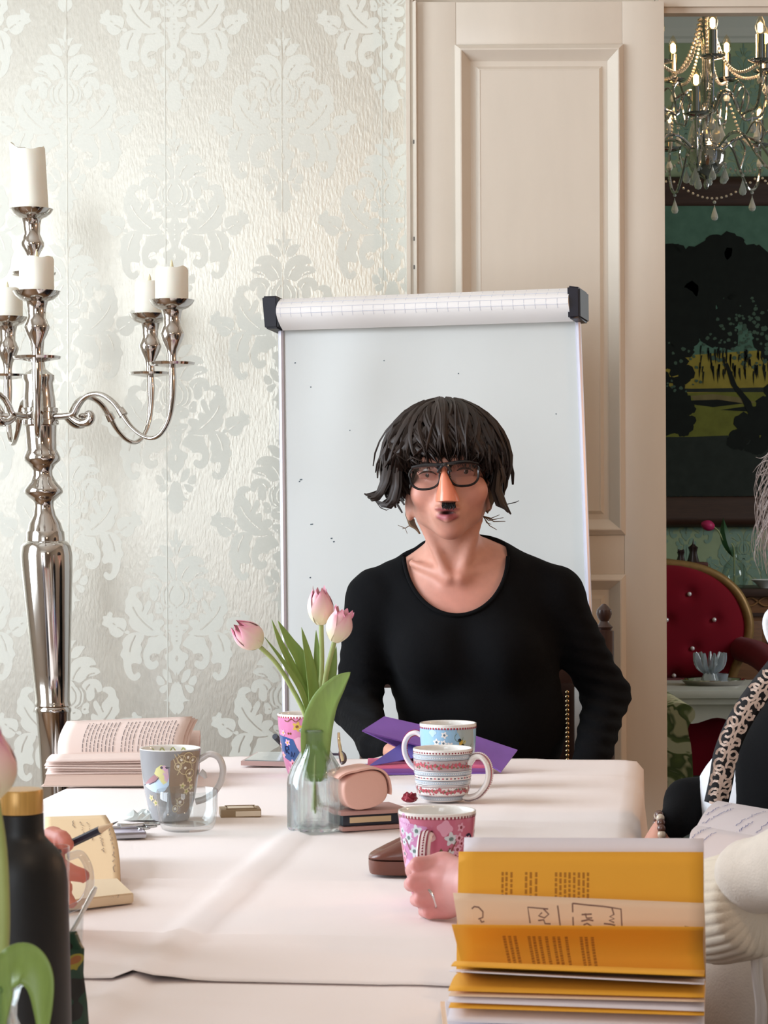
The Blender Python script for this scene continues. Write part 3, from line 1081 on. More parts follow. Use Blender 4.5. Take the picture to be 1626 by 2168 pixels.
blobs(1600, 690, 60, 60, 50, 2, 5, 7, 5)
blobs(1440, 770, 60, 60, 30, 2, 5, 7, 5)
for _ in range(60):
    x, y = rg.uniform(1480, 1640), rg.uniform(730, 790)
    patch([(x, y), (x + 3, y), (x + 2 + rg.uniform(-3, 3), y + rg.uniform(14, 34)), (x - 1, y + 10)], 8, 1)
patch([(1535, 770), (1541, 768), (1560, 815), (1590, 850), (1600, 880), (1585, 878), (1570, 845), (1548, 815)], 9, 1)
obj('canvas', (cv.v, cv.f), PM, pict, world=True, smooth=False, mi=cv.m)

# ---- sideboard
M_wood = mat('brown_oak', (122, 78, 44), 0.45, noise=0.28, nscale=18, stretch=(0.5, 1, 5))
M_carve = mat('carved_oak', (150, 104, 60), 0.5)
s0, s1 = at(1440, 1262, 10.95), at(1800, 1262, 10.95)
side = thing('sideboard', 'carved brown wooden sideboard against the green wall, behind the red armchair', 'sideboard', ((s0.x + s1.x) / 2, 11.2, 0))
obj('top', box(s0.x - .03, s1.x + .03, 10.92, 11.46, s0.z - 0.005, s0.z + 0.035, 0.01), M_dkwood, side, world=True)
obj('body', box(s0.x, s1.x, 10.96, 11.45, 0.05, s0.z - 0.005), M_wood, side, world=True, smooth=False)
obj('ledge', box(s0.x - .01, s1.x + .01, 10.945, 10.97, at(0, 1308, 10.95).z - .008, at(0, 1308, 10.95).z + .008), M_dkwood, side, world=True, smooth=False)
zc1 = at(0, 1281, 10.95).z
xs = s0.x
k = 0
while xs < s1.x - 0.06:
    for sg in (1, -1):
        obj('carved_loop', tube([(xs + 0.075 * i / 8, 10.955, zc1 + sg * 0.020 * math.sin(math.pi * i / 8)) for i in range(9)], 0.005, 6), M_carve, side, world=True)
    xs += 0.075
for i in range(2):
    xa = s0.x + (s1.x - s0.x) * (0.04 + 0.48 * i); xb = xa + (s1.x - s0.x) * 0.44
    obj('door', box(xa, xb, 10.945, 10.965, 0.1, zc1 - .09, 0.008), M_wood, side, world=True)
for sx in (s0.x + .03, s1.x - .03):
    for sy in (11.0, 11.4):
        obj('foot', box(sx - .03, sx + .03, sy - .03, sy + .03, 0, 0.06), M_dkwood, side, world=True, smooth=False)
TOPZ = s0.z + 0.035

# things on the sideboard
b0, b1 = at(1425, 1190, 11.1), at(1500, 1190, 11.1)
jb = thing('wooden_box', 'flat reddish wooden box on the sideboard, under two dark figurines', 'box', ((b0.x + b1.x) / 2, 11.1, TOPZ))
w2 = (b1.x - b0.x) / 2
hb = b0.z - TOPZ
obj('body', box(-w2, w2, -0.08, 0.08, 0, hb - .022, 0.004), mat('mahogany', (92, 40, 26), 0.35, noise=0.2, nscale=25, stretch=(.4, 1, 4)), jb)
obj('lid', box(-w2 * 0.93, w2 * 0.86, -0.08, 0.07, hb - .022, hb, 0.004), mat('mahogany', (0, 0, 0)), jb)
for px, hpx, wpx, lb, tall in ((1442, 26, 19, 'small dark carved figurine with flared base, shorter of the two', 0), (1468, 38, 24, 'small dark carved figurine with pointed top, taller of the two', 1)):
    p = at(px, 1188, 11.08)
    s = 11.08 / F_PX
    H, W_ = hpx * s, wpx * s / 2
    fg = thing('carved_figurine', lb, 'figurine', (p.x, 11.08, TOPZ + hb), 0, 'figurines on the wooden box')
    pr = [(W_ * 1.1, 0), (W_ * 1.0, H * .08), (W_ * .8, H * .3), (W_ * .62, H * .55), (W_ * .75, H * .72), (W_ * .85, H * .82), (W_ * .5, H * .9), (W_ * .2, H)]
    vv, ff = lathe(pr, 16)
    vv = [(x * (1 + 0.14 * math.sin(5 * math.atan2(y, x))), y * (1 + 0.14 * math.sin(5 * math.atan2(y, x))), z) for x, y, z in vv]
    obj('body', (vv, ff), mat('ebony_wood', (52, 34, 34), 0.35), fg)
    if tall: obj('finial', lathe([(0.006, H * .95), (0.004, H * 1.12), (0.001, H * 1.3)], 8), mat('ebony_wood', (0, 0, 0)), fg)
    else:
        for q in (-1, 1): obj('ear', sphere((q * W_ * .5, 0, H * .93), (W_ * .28, W_ * .25, H * .12)), mat('ebony_wood', (0, 0, 0)), fg)
M_glass = clear_glass('thin_glass', (0.93, 0.96, 0.95), 0.02, 1.45, 1.3)
pv = at(1555, 1205, 11.0)
vs = thing('bulb_vase', 'round clear glass vase on the sideboard holding a magenta tulip', 'vase', (pv.x, 11.0, TOPZ))
obj('glass', lathe([(0.02, 0.0), (0.045, 0.006), (0.062, 0.04), (0.064, 0.07), (0.05, 0.11), (0.022, 0.14), (0.019, 0.165), (0.024, 0.20), (0.022, 0.20), (0.017, 0.165), (0.02, 0.14), (0.048, 0.11), (0.061, 0.07), (0.059, 0.04), (0.04, 0.01), (0, 0.008)], 24), M_glass, vs)
tl = thing('tulip', 'magenta tulip drooping to the left from the round vase on the sideboard', 'tulip', (pv.x, 11.0, TOPZ + 0.02))
hd = at(1512, 1116, 11.0)
obj('stem', tube([(pv.x, 11.0, TOPZ + .02), (pv.x - .005, 11.0, TOPZ + .2), at(1535, 1150, 11.0), at(1522, 1126, 11.0), hd], 0.004, 8, sm=4), mat('pale_stem', (150, 160, 110), 0.5), tl, world=True)
obj('leaf', grid(lambda u, v: Vector(at(1552, 1180, 10.99)).lerp(at(1532, 1096, 10.99), u) + Vector((math.sin(math.pi * u ** .8) * 0.026 * (v - .5) * 2 - .012 * math.sin(3.1 * u), 0.01 * abs(v - .5) * 2, 0)), 10, 4), mat('dark_leaf', (44, 82, 48), 0.4), tl, world=True)
Rm = Euler((0, math.radians(-75), 0)).to_matrix()
for i in range(5):
    a = 2 * math.pi * i / 5
    def pet(u, v, a=a):
        w = math.sin(math.pi * min(u * .86 + .1, 1)) ** .7
        an = a + (v - .5) * 1.5
        q = Vector((0.026 * w * math.cos(an), 0.026 * w * math.sin(an), 0.065 * u))
        return Vector(hd) + Rm @ q
    obj('petal', grid(pet, 8, 5), mat('magenta_petal', (190, 40, 96), 0.45), tl, world=True)
dsh = thing('white_dish', 'small white dish at the right on the dark sideboard top', 'dish', (at(1622, 1240, 11.0).x, 11.0, TOPZ))
obj('bowl', lathe([(0.03, 0), (0.032, 0.004), (0.06, 0.03), (0.075, 0.04), (0.072, 0.042), (0.055, 0.032), (0.0, 0.008)], 24), mat('white_china', (228, 228, 226), 0.25), dsh)

# ---- red velvet armchair with gilt frame
M_velvet = mat('crimson_velvet', (124, 2, 26), 0.8, sheen=0.12, spec=0.2, noise=0.12, nscale=6)
M_gilt = mat('antique_gilt', (148, 112, 66), 0.42, 0.35, noise=0.15, nscale=40)
RY = 10.3
rs_ = RY / F_PX
rc = at(1405, 1084, RY)
red = thing('armchair', 'crimson velvet armchair with a gilt rounded back and crystal buttons', 'armchair', (rc.x, RY, 0))
outl = [(0, 1194), (60, 1203), (110, 1222), (150, 1256), (172, 1300), (176, 1340), (165, 1376), (148, 1410), (138, 1440)]


def zr(py): return CAM_Z - (py - CY) * rs_


right = [(p.x, p.y) for p in catmull([(x * rs_, zr(y), 0) for x, y in outl], 5, False)]
poly = right + [(-x, z) for x, z in reversed(right[1:])]
# upholstered back, puffed and tufted
btn = [(48, 1259), (100, 1313), (54, 1373), (15, 1430), (-48, 1259), (0, 1313), (-100, 1313), (-54, 1373)]


def back_surface(u, v):
    z = zr(1440) + (zr(1194) - zr(1440)) * v
    hw = 0.02
    for i in range(len(right) - 1):
        (xa, za), (xb, zb) = right[i], right[i + 1]
        if min(za, zb) - 1e-6 <= z <= max(za, zb) + 1e-6:
            t = (z - za) / (zb - za) if abs(zb - za) > 1e-9 else 0
            hw = xa + (xb - xa) * t
    hw = max(hw * 0.97, 0.004)
    x = hw * (2 * u - 1)
    e = 1 - abs(2 * u - 1) ** 4
    d = 0.055 * e * (1 - abs(2 * v - 1) ** 6) ** .5
    for bx, by in btn:
        r2 = ((x - bx * rs_) ** 2 + (z - zr(by)) ** 2) / 0.028 ** 2
        d -= 0.022 * math.exp(-r2)
    return Vector((x, -0.05 - d, z))


obj('backrest', grid(back_surface, 40, 40), M_velvet, red)
obj('back_panel', prism(poly, lambda x, z: (x, -0.045, z), (0, 1, 0), 0.07), M_velvet, red)
obj('back_frame', tube([(x, -0.05, z) for x, z in reversed(right)] + [(-x, -0.05, z) for x, z in right[1:]], 0.022, 10, up=(0, 1, 0)), M_gilt, red)
for bx, by in btn:
    obj('crystal_button', sphere((bx * rs_, back_surface(min(max(0.5 + bx * rs_ / 0.75, 0), 1), 0.5).y * 0 - 0.093, zr(by)), 0.0105, 8, 5), mat('crystal_button', (236, 228, 228), 0.08, 0.2, coat=1.0), red)
obj('seat', box(-0.36, 0.36, -0.62, -0.02, 0.30, 0.45, 0.05), M_velvet, red)
obj('seat_apron', box(-0.36, 0.36, -0.60, 0.0, 0.07, 0.32, 0.01), M_velvet, red)
for s in (-1, 1):
    obj('armrest', tube([(s * 0.33, -0.03, 0.58), (s * 0.39, -0.25, 0.56), (s * 0.42, -0.52, 0.50), (s * 0.40, -0.60, 0.40)], [0.055, 0.06, 0.06, 0.045], 12, sm=4), M_velvet, red)
    obj('leg', lathe([(0.02, 0), (0.022, 0.05), (0.03, 0.08)], 10, s * 0.32, -0.57), M_gilt, red)
    obj('leg', lathe([(0.02, 0), (0.022, 0.05), (0.03, 0.08)], 10, s * 0.32, -0.04), M_gilt, red)

# ---- white side table with scalloped apron, tray and glass candle holder
M_wpaint = mat('white_painted_wood', (206, 202, 194), 0.4, noise=0.05, nscale=20)
TY = 9.35
tt = at(1500, 1450, TY)
wt = thing('side_table', 'white painted side table with scalloped apron before the red armchair', 'table', (tt.x, TY, 0))
tz = tt.z
obj('tabletop', box(-0.36, 0.36, -0.28, 0.28, tz - 0.035, tz, 0.012), M_wpaint, wt)
obj('top_rim', box(-0.345, 0.345, -0.265, 0.265, tz - 0.06, tz - 0.034, 0.008), M_wpaint, wt)
ap = [(-0.30, tz - .058), (0.30, tz - .058)] + [(0.30 - 0.6 * i / 24, tz - 0.125 - 0.012 * math.cos(i * 2 * math.pi / 8)) for i in range(25)]
obj('apron', prism(ap, lambda x, z: (x, -0.24, z), (0, 1, 0), 0.02), M_wpaint, wt, smooth=False)
obj('apron', prism(ap, lambda x, z: (x, 0.22, z), (0, 1, 0), 0.02), M_wpaint, wt, smooth=False)
for sx in (-1, 1):
    for sy in (-1, 1):
        obj('leg', tube([(sx * .30, sy * .22, tz - .06), (sx * .325, sy * .245, tz - .17), (sx * .29, sy * .21, 0.12), (sx * .315, sy * .235, 0.0)], [.032, .028, .016, .02], 10, sm=4), M_wpaint, wt)
tp = at(1510, 1449, TY)
tray = thing('tray', 'oval silver tray on the white side table', 'tray', (tp.x, TY, tz))
vv, ff = lathe([(0.0, 0.004), (0.10, 0.004), (0.105, 0.006), (0.128, 0.022), (0.134, 0.024), (0.134, 0.021), (0.11, 0.002), (0.10, 0.0)], 40, cap=False)
obj('dish', ([(x, y * 0.75, z) for x, y, z in vv], ff), M_silver, tray)
gc = at(1503, 1440, TY)
gh = thing('glass_candle_holder', 'clear glass candle holder with petal rim standing on the silver tray', 'candle holder', (gc.x, TY, tz + 0.0045))
M_cglass = mat('cut_glass', (222, 230, 238), 0.06, 0.0, trans=0.75, ior=1.5)
obj('base', lathe([(0.035, 0), (0.036, 0.02), (0.026, 0.045), (0.022, 0.06), (0.0, 0.06)], 16), M_cglass, gh)
for i in range(9):
    a = 2 * math.pi * i / 9
    d = Vector((math.cos(a), math.sin(a), 0))
    obj('petal_lobe', tube([d * .018 + Vector((0, 0, .05)), d * .045 + Vector((0, 0, .07)), d * .055 + Vector((0, 0, .10)), d * .062 + Vector((0, 0, .128))], [.012, .014, .015, .008], 8, sm=2, flat=.6), M_cglass, gh)
g2 = at(1527, 1440, TY)
g2o = thing('tealight_glass', 'small clear ribbed glass cup beside the petal candle holder on the tray', 'glass', (g2.x, TY + .02, tz + 0.0045))
obj('glass', lathe([(0.026, 0), (0.033, 0.04), (0.031, 0.04), (0.024, 0.004), (0, .004)], 20), M_cglass, g2o)

# ---- floral armchair, its arm showing past the door
m = bpy.data.materials.new('floral_chintz'); m.use_nodes = True
nt = m.node_tree; b = nt.nodes['Principled BSDF']; b.inputs['Roughness'].default_value = 0.8
tc = nt.nodes.new('ShaderNodeTexCoord'); n1 = nt.nodes.new('ShaderNodeTexNoise'); n1.inputs['Scale'].default_value = 9; n1.inputs['Detail'].default_value = 2; n1.inputs['Distortion'].default_value = 1.2
cr = nt.nodes.new('ShaderNodeValToRGB')
e = cr.color_ramp.elements
e[0].position, e[0].color = 0.30, (*lin((120, 44, 36)), 1)
e[1].position, e[1].color = 0.36, (*lin((206, 196, 160)), 1)
for p_, c_ in ((0.52, (206, 196, 160)), (0.56, (104, 112, 58)), (0.64, (78, 88, 44)), (0.68, (196, 182, 140))):
    q = cr.color_ramp.elements.new(p_); q.color = (*lin(c_), 1)
nt.links.new(tc.outputs['Object'], n1.inputs['Vector']); nt.links.new(n1.outputs['Fac'], cr.inputs['Fac']); nt.links.new(cr.outputs['Color'], b.inputs['Base Color'])
M_floral = m
ax = at(1449, 1500, 8.6)
fa = thing('floral_armchair', 'armchair in green and cream floral fabric, half hidden by the open door', 'armchair', (ax.x - 0.42, 8.75, 0))
obj('seat', box(-0.30, 0.30, -0.40, 0.30, 0.18, 0.44, 0.05), M_floral, fa)
for s in (-1, 1):
    arm_p = [(s * 0.30, 0.06), (s * 0.41, 0.06), (s * 0.415, 0.30), (s * 0.40, 0.40), (s * 0.425, 0.44), (s * 0.42, 0.475), (s * 0.375, 0.495), (s * 0.32, 0.48), (s * 0.30, 0.42)]
    obj('armrest', prism([(p.x, p.y) for p in catmull([(x, y, 0) for x, y in arm_p], 3)], lambda x, z: (x, -0.40, z), (0, 1, 0), 0.72), M_floral, fa)
    obj('leg', box(s * .34 - .025, s * .34 + .025, -0.36, -0.31, 0, 0.08), M_dkwood, fa, smooth=False)
    obj('leg', box(s * .34 - .025, s * .34 + .025, 0.26, 0.31, 0, 0.08), M_dkwood, fa, smooth=False)
obj('backrest', box(-0.36, 0.22, 0.22, 0.38, 0.2, 0.55, 0.06), M_floral, fa)

# ================================================================== chandelier
M_chrome = mat('chandelier_chrome', (196, 194, 192), 0.07, 1.0)
M_bulb = mat('lit_bulb', (255, 226, 170), 0.2, emit=(255, 200, 120), estr=14.0)
M_bulbglass = clear_glass('bulb_glass', (1.0, 0.93, 0.80), 0.02, 1.45, 1.2)
M_drop = mat('crystal_drop', (232, 236, 236), 0.06, 0.0, trans=0.45, ior=1.5)
M_bead = mat('crystal_bead', (226, 216, 208), 0.08, 0.35, coat=0.6)
HY = 7.6
hs = HY / F_PX
hp = at(1495, 300, HY)
ch = thing('chandelier', 'chrome chandelier with candle bulbs and crystal drops hanging in the second room', 'chandelier', (hp.x, HY, 3.71))


def hz(py): return at(1495, py, HY).z


def bulb_set(parent, x, y, zd, tube_h=0.090):
    cup = MB().add(lathe([(0.006, zd - 0.006), (0.026, zd - 0.003), (0.040, zd + 0.002), (0.043, zd + 0.006), (0.038, zd + 0.006), (0.02, zd + 0.003), (0.0, zd + 0.003)], 14, x, y))
    cup.build('bobeche', M_chrome, parent, world=True)
    obj('candle_sleeve', lathe([(0.0145, zd + 0.003), (0.0145, zd + tube_h), (0.0, zd + tube_h)], 12, x, y), M_chrome, parent, world=True)
    z = zd + tube_h
    obj('bulb', lathe([(0.009, z), (0.0155, z + 0.014), (0.0172, z + 0.028), (0.014, z + 0.043), (0.007, z + 0.058), (0.001, z + 0.067)], 12, x, y), M_bulbglass, parent, world=True)
    obj('filament', lathe([(0.004, z + .005), (0.0090, z + .010), (0.0090, z + .034), (0.003, z + .040)], 8, x, y), M_bulb, parent, world=True)


def drop_mesh(h, w):
    return lathe([(0.0012, 0.0), (0.0012, -h * .08), (w * .4, -h * .3), (w * .85, -h * .6), (w, -h * .78), (w * .7, -h * .94), (0.0, -h)], 8)


def hang_drop(parent, x, y, z, h=0.055, w=0.0125):
    mb = MB().add(sphere((0, 0, -0.008), 0.006, 8, 5))
    mb.add(([(p[0], p[1] * .6, p[2] - 0.018) for p in drop_mesh(h, w)[0]], drop_mesh(h, w)[1]))
    mb.v = [(p[0] + x, p[1] + y, p[2] + z) for p in mb.v]
    mb.build('crystal_drop', M_drop, parent, world=True, angle=20)


cx0, cy0 = hp.x, HY
col = lathe([(0.0, hz(402)), (0.007, hz(398)), (0.010, hz(390)), (0.005, hz(380)), (0.018, hz(374)), (0.045, hz(366)), (0.062, hz(345)), (0.066, hz(325)), (0.058, hz(312)), (0.03, hz(300)), (0.016, hz(285)), (0.013, hz(260)), (0.024, hz(245)), (0.034, hz(236)), (0.020, hz(228)), (0.012, hz(215)), (0.020, hz(180)), (0.012, hz(150)), (0.014, hz(100)), (0.024, hz(60)), (0.012, hz(40)), (0.010, hz(10)), (0.010, 3.66), (0.06, 3.69), (0.06, 3.72), (0.0, 3.72)], 20, cx0, cy0)
obj('column', col, M_chrome, ch, world=True)


def ch_arm(ang, R, zd, z_root, up):
    a = math.radians(ang)
    d = Vector((math.sin(a), -math.cos(a), 0))
    c = Vector((cx0, cy0, 0))
    rz = [(0.03, z_root), (R * .30, z_root + up * .6), (R * .48, z_root + up * .45), (R * .62, z_root - .02), (R * .78, zd - 0.155), (R * .92, zd - 0.145), (R * 1.0, zd - 0.085), (R, zd - 0.004)]
    o = obj('arm', tube([c + d * r + Vector((0, 0, z)) for r, z in rz], 0.0052, 8, sm=4), M_chrome, ch, world=True)
    t = [(R * .62, z_root - .02), (R * .72, z_root + .05), (R * .60, z_root + .085), (R * .50, z_root + .05)]
    obj('scroll', tube([c + d * r + Vector((0, 0, z)) for r, z in t], 0.0035, 6, sm=4), M_chrome, o, world=True)
    p = c + d * R
    bulb_set(o, p.x, p.y, zd)
    hang_drop(ch, p.x, p.y, zd - 0.006, 0.05)
    q = c + d * (R * .85)
    hang_drop(ch, q.x, q.y, zd - 0.158, 0.055)
    return p


low, high = [], []
z_low = CAM_Z + 839 * (HY - 0.36) / F_PX
z_high = CAM_Z + 958 * (HY - 0.20) / F_PX
for i in range(7): low.append((ch_arm(-13 + 51.43 * i, 0.36, z_low, hz(330), 0.10), z_low))
for i in range(7): high.append((ch_arm(-2 + 51.43 * i, 0.21, z_high, hz(236), 0.10), z_high))
# bead strings: from the crown of the column to the upper arms, and swags between the lower arms
bead_n = 0
for k, (p, z) in enumerate(high):
    strand = MB()
    t0 = Vector((cx0, cy0, hz(42))) + (Vector((p.x, p.y, 0)) - Vector((cx0, cy0, 0))).normalized() * 0.022
    for i in range(30):
        t = i / 29
        q = t0.lerp(Vector((p.x, p.y, z - 0.002)), t) + Vector((0, 0, -0.09 * math.sin(math.pi * t)))
        q.x = t0.x + (p.x - t0.x) * t ** 1.3; q.y = t0.y + (p.y - t0.y) * t ** 1.3
        strand.add(sphere(q, 0.0062, 6, 4))
    strand.build('bead_string', M_bead, ch, world=True)
    q2 = low[k][0]
    strand = MB()
    for i in range(24):
        t = i / 23
        q = Vector((p.x, p.y, z - .05)).lerp(Vector((q2.x, q2.y, z_low - 0.002)), t) + Vector((0, 0, -0.06 * math.sin(math.pi * t)))
        strand.add(sphere(q, 0.0052, 6, 4))
    strand.build('bead_string', M_bead, ch, world=True)
    strand = MB()
    q3 = low[(k + 1) % 7][0]
    mid = (Vector((q2.x, q2.y, 0)) + Vector((q3.x, q3.y, 0))) / 2
    for i in range(20):
        t = i / 19
        q = Vector((q2.x, q2.y, z_low - .10)).lerp(Vector((q3.x, q3.y, z_low - .10)), t) + Vector((0, 0, -0.075 * math.sin(math.pi * t)))
        strand.add(sphere(q, 0.0048, 6, 4))
    strand.build('bead_string', M_bead, ch, world=True)
    hang_drop(ch, mid.x, mid.y, z_low - 0.18, 0.055)
    # crystals round the bowl and the mid dish
    a = 2 * math.pi * k / 7
    hang_drop(ch, cx0 + 0.05 * math.cos(a), cy0 + 0.05 * math.sin(a), hz(246), 0.075, 0.014)
    hang_drop(ch, cx0 + 0.066 * math.cos(a + .4), cy0 + 0.066 * math.sin(a + .4), hz(345), 0.05)
# ================================================================== table and cloths
M_cloth = mat('white_tablecloth', (242, 231, 227), 0.85, noise=0.012, nscale=4, bump=0.10, bscale=900)
TA = 0.122                                   # the table's long side leans this much across the view per metre of depth
tdir = Vector((TA, 1, 0)).normalized()       # along the table, away from the camera
tcrs = Vector((1, -TA, 0)).normalized()      # across it
TC = Vector((-0.005, 4.175, 0))              # middle of the far edge
HWID, TLEN = 0.465, 3.30


def tab(s, t, z):
    """s across (-1..1 in half widths as metres), t metres from the far edge towards the camera."""
    p = TC + tcrs * s - tdir * t
    return Vector((p.x, p.y, z))


table = thing('dining_table', 'long dining table under white tablecloths in the middle of the room', 'table', tuple(TC - tdir * TLEN / 2))
M_tabwood = mat('table_wood', (96, 66, 44), 0.4, noise=0.2, nscale=14)


def slab(s0, s1, t0, t1, z0, z1):
    v = [tab(s, t, z) for z in (z0, z1) for s, t in ((s0, t1), (s1, t1), (s1, t0), (s0, t0))]
    return v, [(3, 2, 1, 0), (4, 5, 6, 7), (0, 1, 5, 4), (1, 2, 6, 5), (2, 3, 7, 6), (3, 0, 4, 7)]


obj('tabletop', slab(-HWID + .008, HWID - .008, 0.008, TLEN - .008, 0.712, 0.7415), M_tabwood, table, world=True, smooth=False)
obj('apron', slab(-HWID + .06, HWID - .06, 0.06, TLEN - .06, 0.64, 0.712), M_tabwood, table, world=True, smooth=False)
for s in (-1, 1):
    for t in (0.12, TLEN - 0.12):
        p = tab(s * (HWID - .10), t, 0)
        obj('leg', lathe([(0.022, 0), (0.03, 0.05), (0.026, 0.3), (0.036, 0.55), (0.036, 0.64)], 14, p.x, p.y), M_tabwood, table, world=True)


def ridge(x, c, w): return math.exp(-((x - c) / w) ** 2)


def cloth_surface(t0, t1, z, drop_far, drop_near, lap, seed, creases, wave):
    """A cloth laid on the table from t0 to t1, hanging down at both sides (and at the far end)."""
    rg = random.Random(seed)
    ph = [rg.uniform(0, 6.28) for _ in range(8)]
    DS = 0.26
    ns, nt_ = 72, max(24, int((t1 - t0) * 55))
    nd = 7 if drop_far else 0

    def fn(i, j):
        s = -HWID - DS + (2 * HWID + 2 * DS) * i / ns
        if j < nd:
            far = (1 - j / nd) * DS; t = 0.0
        else:
            far = 0.0; t = t0 + (t1 - t0) * (j - nd) / nt_
        over = max(abs(s) - HWID, 0)
        sg = 1 if s > 0 else -1
        h = z
        ss = min(max(s, -HWID), HWID)
        # pressed folds stand up as soft ridges
        e = min(1, (HWID - abs(ss)) / 0.03)
        rel = 0.0056 * ridge(ss, 0.0, 0.009) - 0.0012 * ridge(ss, 0.022, 0.018) + 0.0018 * ridge(ss, HWID * .5 + .04, 0.010) + 0.0018 * ridge(ss, -HWID * .5 - .02, 0.010)
        for c in creases: rel += 0.0058 * ridge(t, c, 0.013) * (0.6 + 0.4 * math.sin(5 * ss + c))
        rel += wave * 0.0011 * (1 + math.sin(26 * t + 2.2 * math.sin(6 * ss + ph[0]) + ph[1])) + wave * 0.0009 * (1 + math.sin(15 * ss + 7 * t + ph[2]))
        h += rel * e
        if lap and t > t1 - 0.10:
            q = (t - (t1 - 0.10)) / 0.10
            h += (0.006 * ridge(ss, 0.02, 0.03) + 0.0006 * math.sin(9 * ss + ph[3]) ** 2) * q * q * e
        so = ss
        out = 0.0
        if over > 0 or far > 0:
            d = math.hypot(over, far) if (over > 0 and far > 0) else max(over, far)
            k = min(d / 0.012, 1)
            fold = 0.010 * math.sin(13 * t + ph[4]) + 0.006 * math.sin(31 * t + ph[5]) if over > 0 else 0.008 * math.sin(17 * ss + ph[6])
            h = z - d + 0.004 * k
            out = 0.010 * k + (fold + 0.008) * min(d / 0.2, 1)
        p = tab(so + (sg * out if over > 0 else 0), t - (out if far > 0 else 0), h)
        return p
    v, f = [], []
    W = ns + 1
    for j in range(nt_ + nd + 1):
        for i in range(W): v.append(tuple(fn(i, j)))
    for j in range(nt_ + nd):
        for i in range(ns):
            f.append((j * W + i, j * W + i + 1, (j + 1) * W + i + 1, (j + 1) * W + i))
    return v, f


t_lap = (TC.y - 2.205) * 1.0074
far_c = obj('tablecloth', cloth_surface(0, t_lap, TABLE_Z - 0.0035, True, False, True, 11, (0.28, 0.85, 1.42, 1.76), 1.0), M_cloth, smooth=True, angle=180)
tag(far_c, 'white tablecloth with pressed folds over the far part of the table, its near edge lifted', 'tablecloth', 'white tablecloths on the table')
near_c = obj('tablecloth', cloth_surface(t_lap - 0.22, TLEN, TABLE_Z - 0.0043, False, False, False, 12, (2.35,), 0.05), M_cloth, smooth=True, angle=180)
tag(near_c, 'white tablecloth nearest the camera, tucked under the edge of the far cloth', 'tablecloth', 'white tablecloths on the table')
for o in (far_c, near_c):
    sol = o.modifiers.new('thickness', 'SOLIDIFY'); sol.thickness = 0.0007; sol.offset = -1
# the near cloth lies lower where both cloths meet
SURF = TABLE_Z + 0.002

# ================================================================== mugs
M_china = mat('white_china_glaze', (236, 232, 226), 0.12, coat=0.4)


def mug_radius(prof, z):
    for (ra, za), (rb, zb) in zip(prof, prof[1:]):
        if za <= z <= zb and zb > za:
            return ra + (rb - ra) * (z - za) / (zb - za)
    return prof[-1][0]


